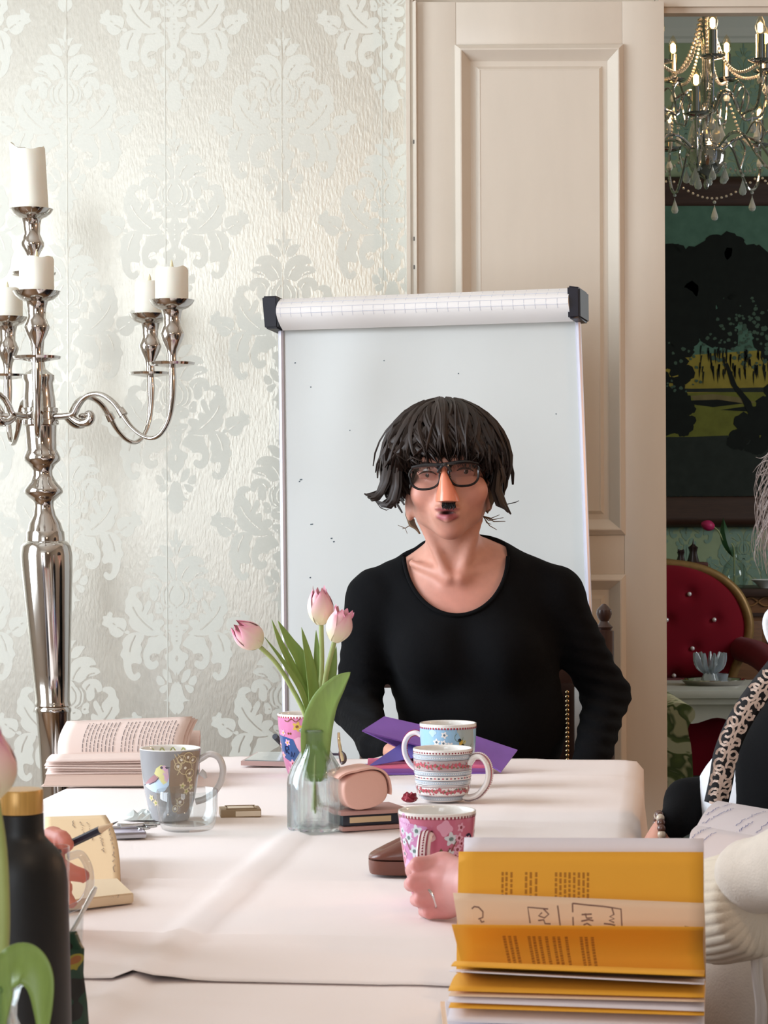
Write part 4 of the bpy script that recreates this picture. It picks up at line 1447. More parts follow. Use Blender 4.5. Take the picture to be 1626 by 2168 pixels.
class Mug:
    """A mug with white inside, coloured outside, printed pattern and a handle."""
    def __init__(self, loc, label, rotz, prof, H, outer, handle, handle_mat, z_scale=1.0):
        self.root = thing('mug', label, 'mug', loc, rotz, 'patterned mugs on the table')
        self.prof = smooth_profile([(r, z, 0) for r, z in prof], 5)
        self.prof = [(p[0], p[1]) for p in self.prof]
        self.H = H
        rim = self.prof[-1][0]
        out = [(self.prof[0][0] * .8, 0.002), (self.prof[0][0] * .85, 0.0)] + self.prof
        obj('body', lathe(out, 56, cap=True if False else False), outer, self.root, angle=180)
        ins = [(rim, H), (rim - 0.0012, H + 0.0012), (rim - 0.0028, H), (rim - 0.0034, H - 0.003)] + [(max(r - 0.0034, 0.004), max(z, 0.005)) for r, z in reversed(self.prof[:-1]) if z < H - .004] + [(0.0, 0.005)]
        obj('inside', lathe(ins, 56, cap=False), M_china, self.root, angle=180)
        obj('base', lathe([(0.0, 0.003), (self.prof[0][0] * .8, 0.002)], 56, cap=False), M_china, self.root)
        if handle:
            up = Vector((0, 1, 0))
            self.hpath = catmull([(x, 0, z) for x, z in handle[0]], 6, False)
            self.hflat = handle[2]
            obj('handle', tube(self.hpath, handle[1], 14, flat=handle[2], up=(0, 0, 1) if False else None), handle_mat, self.root)
        self.pr, self.mats = MB(), []
        self.layer = 0

    def on(self, a, z, lift):
        r = mug_radius(self.prof, z) + lift
        return (r * math.cos(a), r * math.sin(a), z)

    def mi(self, m):
        if m not in self.mats: self.mats.append(m)
        return self.mats.index(m)

    def poly(self, pts, m, lift=0.00025):
        """pts: (angle in radians, z) outline, wound onto the mug."""
        self.layer += 1
        l = lift + min(0.0007, 0.000004 * self.layer)
        dense = []
        for i, (a0, z0) in enumerate(pts):
            a1, z1 = pts[(i + 1) % len(pts)]
            k = max(1, int(abs(a1 - a0) / 0.09 + .99))
            dense += [(a0 + (a1 - a0) * q / k, z0 + (z1 - z0) * q / k) for q in range(k)]
        pts = dense
        c = (sum(p[0] for p in pts) / len(pts), sum(p[1] for p in pts) / len(pts))
        n = len(pts)
        nr = max(2, int(max(abs(p[0] - c[0]) for p in pts) / 0.09 + .99))
        v = [self.on(c[0], c[1], l)]
        for r_ in range(1, nr + 1):
            q = r_ / nr
            for a, z in pts: v.append(self.on(c[0] + (a - c[0]) * q, c[1] + (z - c[1]) * q, l))
        f = [(0, 1 + i, 1 + (i + 1) % n) for i in range(n)]
        for r_ in range(nr - 1):
            for i in range(n):
                j = (i + 1) % n
                f.append((1 + r_ * n + i, 1 + (r_ + 1) * n + i, 1 + (r_ + 1) * n + j, 1 + r_ * n + j))
        self.pr.add((v, f), self.mi(m))

    def disc(self, a, z, r, m, n=12, amp=0.0, lobes=5, rot=0.0, squash=1.0):
        R = mug_radius(self.prof, z)
        self.poly([(a + r * (1 + amp * math.cos(lobes * t + rot)) * math.cos(t) / R, z + squash * r * (1 + amp * math.cos(lobes * t + rot)) * math.sin(t)) for t in [2 * math.pi * k / n for k in range(n)]], m)

    def band(self, z0, z1, m, a0=0.0, a1=2 * math.pi, n=64, lift=0.0002):
        self.layer += 1
        l = lift + min(0.0007, 0.000004 * self.layer)
        v, f = [], []
        for i in range(n + 1):
            a = a0 + (a1 - a0) * i / n
            v += [self.on(a, z0, l), self.on(a, z1, l)]
        for i in range(n): f.append((2 * i, 2 * i + 2, 2 * i + 3, 2 * i + 1))
        self.pr.add((v, f), self.mi(m))

    def dots(self, z, h, count, m, duty=0.5):
        for k in range(count):
            a = 2 * math.pi * k / count
            self.band(z - h / 2, z + h / 2, m, a, a + 2 * math.pi / count * duty, 2, 0.0005)
            self.layer -= 1

    def flower(self, a, z, r, petal, heart):
        self.disc(a, z, r, petal, 30, 0.28, 5, a * 7)
        self.disc(a, z, r * .42, heart, 10)

    def line(self, pts, w, m):
        self.layer += 1
        l = 0.0008 + min(0.0007, 0.000004 * self.layer)
        P = [Vector(self.on(a, z, l)) for a, z in pts]
        N = [Vector((math.cos(a), math.sin(a), 0)) for a, z in pts]
        self.pr.add(ribbon(P, w, N), self.mi(m))

    def done(self):
        if self.mats: self.pr.build('painted_print', self.mats, self.root, angle=180)


def C(name, rgb, rough=0.15): return mat('glaze_' + name, rgb, rough, coat=0.3)


def facing(root_loc, px_shift=0.0):
    """Angle on a mug that faces the camera."""
    return math.atan2(-root_loc[1], -root_loc[0])


TALL = [(0.0250, 0.0), (0.0275, 0.003), (0.0325, 0.018), (0.0378, 0.042), (0.0412, 0.066), (0.0435, 0.086), (0.0448, 0.104)]
EAR = ([(0.040, 0.090), (0.052, 0.095), (0.066, 0.090), (0.073, 0.074), (0.070, 0.056), (0.060, 0.042), (0.046, 0.030), (0.034, 0.024)], 0.0058, 1.15)
mug_z = SURF

# grey mug with a bird
p = on_table(361, 1738)
g = Mug((p.x, p.y, mug_z), 'grey mug with a pastel bird, behind the low empty glass', 0, TALL, 0.104, C('grey', (150, 150, 152)), None, None)
fa_ = facing(p)
hand = ([(0.0405, 0.086), (0.047, 0.090), (0.058, 0.0955), (0.071, 0.090), (0.077, 0.074), (0.074, 0.056), (0.064, 0.040), (0.050, 0.030), (0.037, 0.026)], 0.0048, 1.0)
M_gh = C('pale_grey', (206, 200, 198))
obj('handle', tube(catmull([(x, 0, z) for x, z in hand[0]], 6, False), hand[1], 12, flat=1.25), M_gh, g.root)
obj('thumb_rest', tube([(0.044, 0, 0.070), (0.049, 0, 0.066), (0.052, 0, 0.060)], [0.005, 0.0045, 0.002], 8), M_gh, g.root)
R0 = 0.043


def gp(px, py):   # a pixel of the photograph on this mug
    x = (px - 359) / 64.5
    return (fa_ + math.asin(max(-0.99, min(0.99, x * 0.985))), 0.104 - (py - 1590) * 0.000690)


brown = C('taupe', (150, 128, 108))
bd = C('bird_blue', (196, 220, 240)); bp_ = C('bird_pink', (216, 176, 206)); by_ = C('bird_yellow', (226, 222, 156)); bw = C('bird_wing', (170, 128, 134)); lin_ = C('cream_line', (214, 198, 160)); dk = C('dark_line', (84, 76, 92)); gwh = C('dot_white', (238, 232, 220))
g.poly([gp(x, y) for x, y in [(385, 1592), (422, 1593), (420, 1640), (416, 1700), (408, 1722), (380, 1724), (362, 1700), (356, 1660), (360, 1610)]], brown)
g.poly([gp(x, y) for x, y in [(298, 1664), (310, 1658), (330, 1648), (345, 1640), (356, 1645), (356, 1660), (346, 1673), (332, 1679), (316, 1676)]], bd)
g.poly([gp(x, y) for x, y in [(323, 1637), (328, 1626), (338, 1619), (348, 1620), (352, 1630), (354, 1645), (350, 1656), (342, 1660), (334, 1650), (328, 1643)]], by_)
g.poly([gp(x, y) for x, y in [(337, 1621), (348, 1619), (354, 1628), (356, 1645), (352, 1655), (345, 1652), (341, 1638)]], bp_)
g.poly([gp(x, y) for x, y in [(300, 1661), (312, 1648), (322, 1640), (331, 1642), (332, 1648), (324, 1656), (312, 1662)]], bw)
g.line([gp(x, y) for x, y in [(298, 1664), (312, 1660), (326, 1653), (333, 1645)]], 0.0012, dk)
g.poly([gp(x, y) for x, y in [(347, 1622), (359, 1624), (350, 1627)]], dk)
g.disc(*gp(340, 1624), 0.0022, dk, 8)
for k, (cx_, cy_, rr) in enumerate(((397, 1604, 10), (407, 1610, 7), (383, 1608, 9), (392, 1626, 14), (402, 1638, 9), (376, 1622, 8), (385, 1698, 9), (372, 1712, 7))):
    n = 14
    g.line([gp(cx_ + rr * math.cos(t * 6.3 / n), cy_ + rr * math.sin(t * 6.3 / n)) for t in range(n + 1)], 0.0011, lin_)
    g.disc(*gp(cx_, cy_), 0.0022, gwh, 8)
for a_, b_ in (((368, 1596), (384, 1618)), ((374, 1595), (395, 1612)), ((366, 1606), (380, 1634)), ((394, 1640), (404, 1656)), ((384, 1612), (374, 1640)), ((372, 1690), (392, 1704))):
    g.line([gp(a_[0] + (b_[0] - a_[0]) * t / 5, a_[1] + (b_[1] - a_[1]) * t / 5 + 4 * math.sin(3.1 * t / 5)) for t in range(6)], 0.0012, lin_)
for x, y in ((404, 1652), (408, 1668), (388, 1664), (398, 1676), (320, 1700), (310, 1690)):
    g.flower(*gp(x, y), 0.0042, lin_, C('sprig_green', (170, 172, 96)))
g.done()
# sprigs painted inside the far wall of the rim
sp = MB()
for k in range(7):
    a = fa_ + math.pi - 0.6 + 0.2 * k
    r = 0.0408
    pts = [(r * math.cos(a + .03 * t * (-1) ** k), r * math.sin(a + .03 * t * (-1) ** k), 0.096 + .0018 * t) for t in range(4)]
    sp.add(ribbon(pts, 0.0018, Vector((-math.cos(a), -math.sin(a), 0)), 0.0004))
sp.build('inner_print', C('sprig_green', (0, 0, 0)), g.root)

# pink mug with a blue handprint-like patch, behind the vase
p = on_table(643, 1642)
pk = C('pink', (206, 128, 166)); pk2 = C('pale_pink', (226, 168, 192)); red_ = C('red', (170, 44, 70)); bl = C('denim_blue', (58, 88, 140)); gold = C('gold', (206, 168, 74)); grn = C('leaf_green', (96, 120, 70)); wht = C('white', (236, 230, 226)); navy = C('navy', (24, 28, 64))
m1 = Mug((p.x, p.y, mug_z), 'pink mug with a dark blue patch, standing behind the glass vase', 0, TALL, 0.104, pk, None, None)
f1 = facing(p)
s1_ = 0.000808


def g1(px, py): return (f1 + math.asin(max(-.99, min(.99, (px - 640) / 56.0))), 0.104 - (py - 1508) * s1_)


m1.band(0.0995, 0.1045, wht)
m1.dots(0.1005, 0.0028, 52, red_, 0.5)
m1.poly([g1(x, y) for x, y in [(585, 1550), (600, 1554), (616, 1558), (622, 1572), (636, 1594), (642, 1604), (626, 1610), (605, 1606), (590, 1598), (585, 1580)]], bl)
m1.poly([g1(x, y) for x, y in [(618, 1558), (628, 1553), (645, 1556), (652, 1580), (646, 1600), (636, 1592), (624, 1575)]], pk2)
m1.flower(*g1(626, 1531), 0.0072, gold, C('brown', (120, 70, 40)))
for x, y in ((598, 1546), (606, 1546), (611, 1546)): m1.disc(*g1(x, y), 0.002, C('brown', (0, 0, 0)), 8)
for x, y in ((610, 1610), (625, 1618), (600, 1625), (615, 1632), (640, 1622)): m1.flower(*g1(x, y), 0.006, pk2, red_)
m1.line([g1(600 + 3 * t, 1518 + 3 * math.sin(t)) for t in range(12)], 0.0014, C('brown', (0, 0, 0)))
for k in range(26): m1.flower(f1 + math.pi + (k - 13) * .2, 0.03 + 0.055 * ((k * 7) % 10) / 10, 0.005, pk2, gold)
# the letters on the blue patch
for st in ([(597, 1588), (596, 1577), (598, 1573), (603, 1574), (604, 1580), (598, 1582), (604, 1590)], [(608, 1595), (610, 1584), (614, 1596), (618, 1586)]):
    m1.line([g1(x, y) for x, y in st], 0.0019, navy)
obj('handle', tube(catmull([(0.041 * math.cos(1.2) + x * math.cos(1.2) - 0.041 * math.cos(1.2), x * math.sin(1.2), z) for x, z in EAR[0]], 6, False), 0.0055, 12), wht, m1.root)
m1.done()

# light blue mug with flowers and a bee, behind the striped mug
p = on_table(949, 1664)
sky = C('sky_blue', (152, 192, 222))
m2 = Mug((p.x, p.y, mug_z), 'light blue mug with white blossoms and a bee, behind the striped mug', 0, [(0.027, 0), (0.030, 0.003), (0.035, 0.016), (0.041, 0.038), (0.0445, 0.06), (0.0460, 0.08), (0.0466, 0.101)], 0.101, sky, None, None)
f2 = facing(p)


def g2(px, py): return (f2 + math.asin(max(-.99, min(.99, (px - 947) / 61.0))), 0.101 - (py - 1535) * 0.000776)


m2.band(0.096, 0.1015, wht)
m2.dots(0.0955, 0.0032, 58, red_, 0.5)
m2.poly([g2(x, y) for x, y in [(966, 1541), (1000, 1541), (1004, 1590), (985, 1620), (968, 1600)]], C('dove_grey', (166, 178, 178)))
m2.disc(*g2(914, 1550), 0.0062, C('pale_blue', (186, 214, 232)), 24, .18, 4)
for x, y, r in ((939, 1555, .0048), (922, 1570, .005), (937, 1572, .0046), (951, 1577, .005), (932, 1584, .0044), (925, 1590, .004), (945, 1590, .004), (960, 1590, .004)): m2.flower(*g2(x, y), r, wht, C('slate', (96, 112, 124)))
m2.disc(*g2(976, 1572), 0.0045, gold, 12, squash=1.2); m2.disc(*g2(972, 1566), 0.003, C('black', (36, 30, 30)), 10); m2.disc(*g2(979, 1577), 0.003, C('black', (0, 0, 0)), 10); m2.disc(*g2(982, 1570), 0.0034, C('bee_wing', (196, 190, 140)), 10)
for q in ((970, 1560), (988, 1575)):
    m2.line([g2(q[0] + 9 * math.cos(t * .6), q[1] + 9 * math.sin(t * .6)) for t in range(8)], .0007, C('leaf_green', (0, 0, 0)))
m2.done()
hang = math.atan2(0.30, -1.0)
M_hw = C('pink_white', (232, 214, 214))
hdir = Vector((math.cos(hang), math.sin(hang), 0))
HP2 = [(0.042, 0.078), (0.054, 0.084), (0.066, 0.080), (0.074, 0.066), (0.073, 0.048), (0.064, 0.032), (0.050, 0.022), (0.036, 0.018)]
h2 = catmull([hdir * x + Vector((0, 0, z)) for x, z in HP2], 6, False)
obj('handle', tube(h2, 0.0042, 14, flat=1.9, up=None), M_hw, m2.root)


def handle_dots(root, path, off_dir, m, r=0.0011, every=2, off=0.0045):
    mb = MB()
    for i in range(3, len(path) - 3, every):
        t = (path[i + 1] - path[i - 1]).normalized()
        s = t.cross(off_dir).normalized()
        mb.add(sphere(path[i] + s * off, r, 6, 4))
    mb.build('handle_dots', m, root)


handle_dots(m2.root, h2, Vector((-hdir.y, hdir.x, 0)), C('red', (0, 0, 0)), every=1)
handle_dots(m2.root, h2, Vector((hdir.y, -hdir.x, 0)), C('red', (0, 0, 0)), every=1)

# striped mug
p = on_table(938, 1696)
tau = C('stripe_taupe', (176, 160, 154))
m3 = Mug((p.x, p.y, mug_z), 'small mug with grey and rose striped bands, in front of the blue mug', 0, [(0.030, 0), (0.034, 0.003), (0.0395, 0.012), (0.043, 0.030), (0.0452, 0.055), (0.0464, 0.080)], 0.080, wht, None, None)
f3 = facing(p)


def z3(py): return 0.080 - (py - 1592) * 0.000735


m3.band(z3(1600), z3(1592) + .0005, wht); m3.dots(z3(1597), .0024, 58, C('ruby', (140, 50, 66)), .5)
gb = C('band_blue_grey', (176, 186, 196)); rb = C('band_rose_grey', (178, 160, 160)); rose = C('rose_red', (186, 84, 96)); gdk = C('olive', (104, 104, 72)); lnk = C('ink', (70, 66, 84))
for ya, yb, c in ((1602, 1611, gb), (1613, 1634, rb), (1637, 1644, gb), (1656, 1663, gb), (1667, 1688, rb), (1690, 1697, gb)): m3.band(z3(yb), z3(ya), c)
for y in (1601, 1612, 1635, 1645, 1655, 1665, 1689): m3.band(z3(y) - .0004, z3(y) + .0004, lnk)
rg = random.Random(3)
for k in range(44):
    a = f3 + (k - 22) * 0.142
    for zc_ in (z3(1623.5), z3(1677)):
        m3.disc(a + .02, zc_ + rg.uniform(-.003, .003), .0030, rose, 9, .25, 5)
        m3.disc(a + .085, zc_ + rg.uniform(-.004, .004), .0022, gdk, 7, squash=.6)
        m3.disc(a + .055, zc_ + rg.uniform(-.005, .005), .0014, rose, 6)
    m3.disc(a, z3(1650), .0019, lnk if k % 2 else rose, 7, squash=.6)
for yy in (1606.5, 1640.5, 1659.5, 1693.5):
    m3.dots(z3(yy), .0014, 80, wht, .45)
m3.done()
hang = math.atan2(-0.42, 1.0)
hdir = Vector((math.cos(hang), math.sin(hang), 0))
HP3 = [(0.044, 0.058), (0.052, 0.068), (0.064, 0.069), (0.073, 0.060), (0.0765, 0.045), (0.073, 0.028), (0.060, 0.012), (0.046, 0.006), (0.036, 0.006)]
h3 = catmull([hdir * x + Vector((0, 0, z)) for x, z in HP3], 6, False)
obj('handle', tube(h3, 0.0048, 14, flat=2.0), wht, m3.root)
sd = MB()
for sgn in (1, -1):
    off = Vector((-hdir.y, hdir.x, 0)) * (-0.0045 * sgn)
    outs = []
    for i in range(len(h3)):
        t = (h3[min(i + 1, len(h3) - 1)] - h3[max(i - 1, 0)]).normalized()
        n = t.cross(Vector((-hdir.y, hdir.x, 0))).normalized()
        if n.dot(h3[i] - hdir * .05 - Vector((0, 0, .038))) < 0: n = -n
        outs.append((h3[i] + n * 0.0052, n))
sd.add(ribbon([o[0] for o in outs], 0.010, [o[1] for o in outs]))
sd.build('handle_stripe', C('rose_red', (0, 0, 0)), m3.root, angle=180)
sd = MB()
for i in range(2, len(outs) - 2): sd.add(sphere(outs[i][0] + outs[i][1] * .0003, .0016, 6, 4))
sd.build('handle_dots', C('white', (0, 0, 0)), m3.root)

# near pink mug, held by the hand with a ring
p = on_table(926, 1911)
MUGN = Vector((p.x, p.y, TABLE_Z + 0.002))
rosy = C('rose_pink', (200, 112, 138))
lil = C('lilac_pink', (204, 140, 186))
m4 = Mug(tuple(MUGN), 'pink blossom mug with a striped handle, held by the ringed hand', 0, TALL, 0.104, rosy, None, None)
f4 = facing(MUGN)


def g4(px, py): return (f4 + math.asin(max(-.99, min(.99, (px - 926) / 82.0))), 0.104 - (py - 1714) * 0.000546)


m4.band(0.0995, 0.1045, wht); m4.dots(0.1003, 0.0032, 60, C('ruby', (0, 0, 0)), .5)
m4.poly([g4(x, y) for x, y in [(846, 1726), (880, 1735), (905, 1738), (905, 1780), (895, 1830), (880, 1860), (862, 1845), (850, 1790)]], lil)
m4.disc(*g4(856, 1734), .010, C('pale_lilac', (222, 178, 214)), 24, .15, 4); m4.disc(*g4(943, 1741), .0085, pk2, 24, .16, 4, .6); m4.disc(*g4(856, 1830), .010, C('pale_lilac', (0, 0, 0)), 24, .15, 4)
bgr = C('petal_blue_white', (214, 222, 228)); grc = C('heart_green', (104, 128, 124))
for x, y, r in ((882, 1748, .0062), (864, 1764, .0062), (874, 1791, .0062), (957, 1764, .0068), (977, 1741, .0046), (974, 1763, .0048), (955, 1796, .0052), (972, 1787, .0048), (968, 1800, .004), (852, 1752, .004), (853, 1775, .004), (980, 1775, .004), (940, 1795, .003)):
    m4.flower(*g4(x, y), r, bgr if x < 960 else pk2, grc if x < 965 else C('ruby', (0, 0, 0)))
m4.poly([g4(x, y) for x, y in [(930, 1790), (935, 1783), (939, 1788), (937, 1797), (931, 1799)]], C('olive', (0, 0, 0)))
m4.poly([g4(x, y) for x, y in [(922, 1803), (932, 1799), (940, 1798), (938, 1806), (924, 1808)]], red_)
for st in ([(955, 1782), (950, 1790), (944, 1798)], [(968, 1768), (962, 1780), (958, 1790)], [(858, 1766), (862, 1780), (866, 1790)]): m4.line([g4(x, y) for x, y in st], .0011, C('brown', (0, 0, 0)))
m4.disc(*g4(994, 1767), .0065, navy, 14)
for k in range(24): m4.flower(f4 + math.pi + (k - 12) * .2, 0.035 + 0.055 * ((k * 7) % 10) / 10, 0.005, pk2, grc)
m4.done()
h_a = f4 - 0.22
hdir = Vector((math.cos(h_a), math.sin(h_a), 0))
HP4 = [(0.038, 0.076), (0.050, 0.083), (0.062, 0.082), (0.071, 0.070), (0.072, 0.052), (0.064, 0.036), (0.050, 0.026), (0.036, 0.022)]
h4 = catmull([hdir * x + Vector((0, 0, z)) for x, z in HP4], 6, False)
obj('handle', tube(h4, 0.0042, 16, flat=1.9), M_hw, m4.root)
sideh = Vector((-hdir.y, hdir.x, 0))
outs = []
for i in range(len(h4)):
    t = (h4[min(i + 1, len(h4) - 1)] - h4[max(i - 1, 0)]).normalized()
    n = t.cross(sideh).normalized()
    if n.dot(h4[i] - hdir * .045 - Vector((0, 0, .053))) < 0: n = -n
    outs.append((h4[i] + n * 0.0047, n))
for w, m_, l in ((0.0105, C('ruby', (0, 0, 0)), 0), (0.0062, C('pink_white', (0, 0, 0)), 0.0002)):
    sd = MB(); sd.add(ribbon([o[0] + o[1] * l for o in outs], w, [o[1] for o in outs])); sd.build('handle_stripe', m_, m4.root, angle=180)
sd = MB()
for i in range(1, len(outs) - 1): sd.add(sphere(outs[i][0] + outs[i][1] * .0002, .0013, 6, 4))
sd.build('handle_dots', C('ruby', (0, 0, 0)), m4.root)

# ================================================================== glasses and vases
M_tglass = clear_glass('tumbler_glass', (0.94, 0.955, 0.955), 0.01, 1.5, 1.3)
p = on_table(397, 1761)
gl = thing('drinking_glass', 'low empty clear tumbler in front of the grey bird mug', 'glass', (p.x, p.y, SURF))
obj('glass', lathe([(0.0, 0.001), (0.032, 0.001), (0.036, 0.003), (0.040, 0.012), (0.0425, 0.030), (0.0434, 0.056), (0.0428, 0.0575), (0.0418, 0.056), (0.0408, 0.030), (0.038, 0.014), (0.033, 0.009), (0.0, 0.009)], 48, cap=False), M_tglass, gl)
p = at(921, 1676, 3.635)
gl = thing('drinking_glass', 'tall clear glass between the blue mug and the striped mug', 'glass', (p.x, p.y, SURF))
obj('glass', lathe([(0.0, 0.001), (0.024, 0.001), (0.027, 0.003), (0.0285, 0.05), (0.029, 0.062), (0.028, 0.062), (0.027, 0.05), (0.025, 0.006), (0, 0.006)], 40, cap=False), M_tglass, gl)

M_vase = pressed_glass_material('pressed_glass')
M_water = clear_glass('water', (0.97, 0.985, 0.98), 0.0, 1.33, .7)


def glass_vase(loc, label, s=1.0):
    root = thing('glass_vase', label, 'vase', loc, 0, 'ribbed glass vases on the table')
    prof = [(0.0395, 0.0), (0.0405, 0.004), (0.0405, 0.066), (0.0395, 0.074), (0.034, 0.088), (0.0265, 0.100), (0.0205, 0.110), (0.0185, 0.117), (0.0188, 0.126), (0.0215, 0.136), (0.0235, 0.140)]
    n = 96
    v, f = [], []
    ins = [(r - 0.0022, z) for r, z in reversed(prof[1:])] + [(0.036, 0.006), (0.0, 0.006)]
    full = [(0.0, 0.0)] + prof + [(0.0225, 0.1415)] + ins
    for i, (r, z) in enumerate(full):
        rib = 0.0 if (z < 0.003 or i > len(prof) + 1) else (0.0024 if z < 0.08 else 0.0026 if z < 0.112 else 0.0003)
        for k in range(n):
            a = 2 * math.pi * k / n
            rr = r + rib * (abs(math.sin(6 * a)) ** 0.7 - 0.6) if r > 0 else 0
            v.append((rr * s * math.cos(a), rr * s * math.sin(a), z * s))
    for i in range(len(full) - 1):
        for k in range(n):
            k2 = (k + 1) % n
            f.append((i * n + k, i * n + k2, (i + 1) * n + k2, (i + 1) * n + k))
    obj('glass', (v, f), M_vase, root, angle=60)
    obj('lip_ring', tube([(0.0222 * s * math.cos(2 * math.pi * k / 32), 0.0222 * s * math.sin(2 * math.pi * k / 32), 0.139 * s) for k in range(32)], 0.0016 * s, 8, closed=True), M_vase, root)
    w = [(0.0, 0.0065), (0.0355, 0.0065), (0.0372, 0.008), (0.0372, 0.066), (0.036, 0.075), (0.0335, 0.082), (0.0, 0.082)]
    obj('water', lathe([(r * s, z * s) for r, z in w], 40, cap=False), M_water, root)
    return root


p = on_table(669, 1757)
VL = Vector((p.x, p.y, SURF))
glass_vase(tuple(VL), 'ribbed clear glass vase with three pink tulips in the middle of the table')

# tulips
m = bpy.data.materials.new('tulip_petal'); m.use_nodes = True
nt = m.node_tree; b = nt.nodes['Principled BSDF']; b.inputs['Roughness'].default_value = 0.5
a_ = nt.nodes.new('ShaderNodeAttribute'); a_.attribute_name = 'Col'
nt.links.new(a_.outputs['Color'], b.inputs['Base Color'])
b.inputs['Subsurface Weight'].default_value = 0.15; b.inputs['Subsurface Radius'].default_value = (0.006, 0.003, 0.003)
M_petal = m
M_stem = mat('tulip_stem', (160, 172, 106), 0.45, noise=0.06, nscale=60)
M_leaf = mat('tulip_leaf', (122, 146, 72), 0.42, noise=0.10, nscale=40, stretch=(4, 4, .5))


def tulip_head(root, base, axis, L, R, opening=0.35, seed=0, tint=0):
    ax = Vector(axis).normalized()
    x = ax.orthogonal().normalized(); y = ax.cross(x)
    rg = random.Random(seed)
    c_base, c_mid, c_tip = lin((236, 226, 190)), lin((240, 196, 196)), lin((224, 122, 158) if tint == 0 else (206, 112, 168))
    for k in range(6):
        inner = k >= 3
        a0 = 2 * math.pi * (k % 3) / 3 + (math.pi / 3 if inner else 0) + seed
        l = L * (0.97 if inner else 1.0) * rg.uniform(.96, 1.03)
        cols = []

        def pet(u, v):
            prof = math.sin(math.pi * (0.06 + 0.80 * u) ** 0.82)
            rad = R * max(prof, 0.08) * (0.93 if inner else 1.0) * (1 + 0.10 * (u > .9) * opening)
            if u > 0.75: rad = max(rad, R * opening * (1 + (u - .75)))
            wid = 1.15 * math.sin(math.pi * min(max(u, 0.02) ** 0.75 * 0.93 + 0.05, 1)) ** 0.6 + 0.02
            an = a0 + (v - .5) * 2 * wid * .92
            e = abs(v - .5) * 2
            z = l * u - 0.10 * l * e ** 2 * u
            rr = rad * (1 + 0.05 * e ** 2)
            return Vector(base) + x * rr * math.cos(an) + y * rr * math.sin(an) + ax * z
        vf = grid(pet, 12, 8)
        for i in range(13):
            for j in range(9):
                u, e = i / 12, abs(j / 8 - .5) * 2
                t = min(1, max(0, (u - .15) / .85)) * 0.8 + 0.25 * e * u
                t += 0.08 * math.sin(j * 9 + k) * u
                t = min(1, max(0, t))
                c = [c_base[q] + (c_mid[q] - c_base[q]) * min(1, t * 2) for q in range(3)] if t < .5 else [c_mid[q] + (c_tip[q] - c_mid[q]) * (t - .5) * 2 for q in range(3)]
                cols.append((*c, 1))
        obj('petal', vf, M_petal, root, world=True, colors=cols, angle=180)


def leaf_blade(root, spine, width, face, twist=0.0, name='leaf', m=None, cup=0.25):
    P = catmull(spine, 8, False)
    n = len(P) - 1
    fd = Vector(face).normalized()

    def fn(u, v):
        i = min(int(round(u * n)), n)
        t = (P[min(i + 1, n)] - P[max(i - 1, 0)]).normalized()
        s = t.cross(fd)
        s = s.normalized() if s.length > 1e-6 else Vector((1, 0, 0))
        nn = s.cross(t)
        if twist:
            q = Matrix.Rotation(twist * u, 3, t); s = q @ s; nn = q @ nn
        w = width * (math.sin(math.pi * min(1, 0.10 + 0.90 * u ** 0.85)) ** 0.75 if u < 1 else 0.0)
        w = max(w, 0.0004)
        e = (v - .5) * 2
        return P[i] + s * w * e * .5 + nn * (cup * w * (e * e - .3) * .5)
    return obj(name, thick_grid(fn, n, 6, 0.0009), m or M_leaf, root, world=True, angle=180)


def vpx(px, py, dy=0.0): return at(px, py, VL.y + dy)


TB = VL + Vector((0, 0, 0.012))
t1 = thing('tulip', 'pink tulip leaning far left out of the middle glass vase', 'tulip', tuple(TB + Vector((-.004, 0, 0))), 0, 'pale pink tulips in glass vases')
obj('stem', tube([TB + Vector((0.004, 0.004, .02)), vpx(662, 1600), vpx(648, 1520, .01), vpx(614, 1450, .01), vpx(583, 1402, .0), vpx(549, 1368, -.005)], [.0030, .0032, .0032, .0032, .0031, .0034], 10, sm=5), M_stem, t1, world=True)
tulip_head(t1, vpx(551, 1366, -.005), vpx(502, 1326, -.022) - vpx(551, 1366, -.005), 0.050, 0.0198, 0.30, 1)
t2 = thing('tulip', 'tallest pink tulip, upright in the middle glass vase', 'tulip', tuple(TB), 0, 'pale pink tulips in glass vases')
obj('stem', tube([TB + Vector((0, 0, .01)), vpx(664, 1600), vpx(671, 1520, .005), vpx(681, 1420, .01), vpx(680, 1322, .01)], [.0030, .0032, .0034, .0035, .0034], 10, sm=5), M_stem, t2, world=True)
tulip_head(t2, vpx(679, 1323, .01), Vector((-0.02, 0.0, 1)), 0.0545, 0.0185, 0.42, 2.2)
t3 = thing('tulip', 'slightly open pink tulip leaning right, in front of the black sleeve', 'tulip', tuple(TB + Vector((.004, 0, 0))), 0, 'pale pink tulips in glass vases')
obj('stem', tube([TB + Vector((-.004, -.004, .015)), vpx(667, 1600, -.005), vpx(678, 1520, -.01), vpx(690, 1430, -.012), vpx(708, 1358, -.012)], [.0030, .0033, .0036, .0036, .0034], 10, sm=5), M_stem, t3, world=True)
tulip_head(t3, vpx(707, 1359, -.012), Vector((0.34, -0.05, 1)), 0.0520, 0.0185, 0.62, 0.6)
cam_dir = Vector((0, -1, 0.1))
leaf_blade(t1, [vpx(668, 1580), vpx(655, 1500, .01), vpx(622, 1420, .02), vpx(593, 1360, .02), vpx(575, 1312, .02)], 0.014, (0.5, -1, 0), 0.3)
leaf_blade(t1, [vpx(664, 1560, -.008), vpx(640, 1470, -.01), vpx(605, 1410, -.01), vpx(560, 1349, -.01)], 0.010, (0.8, -1, 0), 0.2)
leaf_blade(t2, [vpx(668, 1580, .01), vpx(658, 1480, .03), vpx(638, 1400, .03), vpx(613, 1358, .03), vpx(588, 1314, .03)], 0.021, (0.3, -1, 0), 0.2)
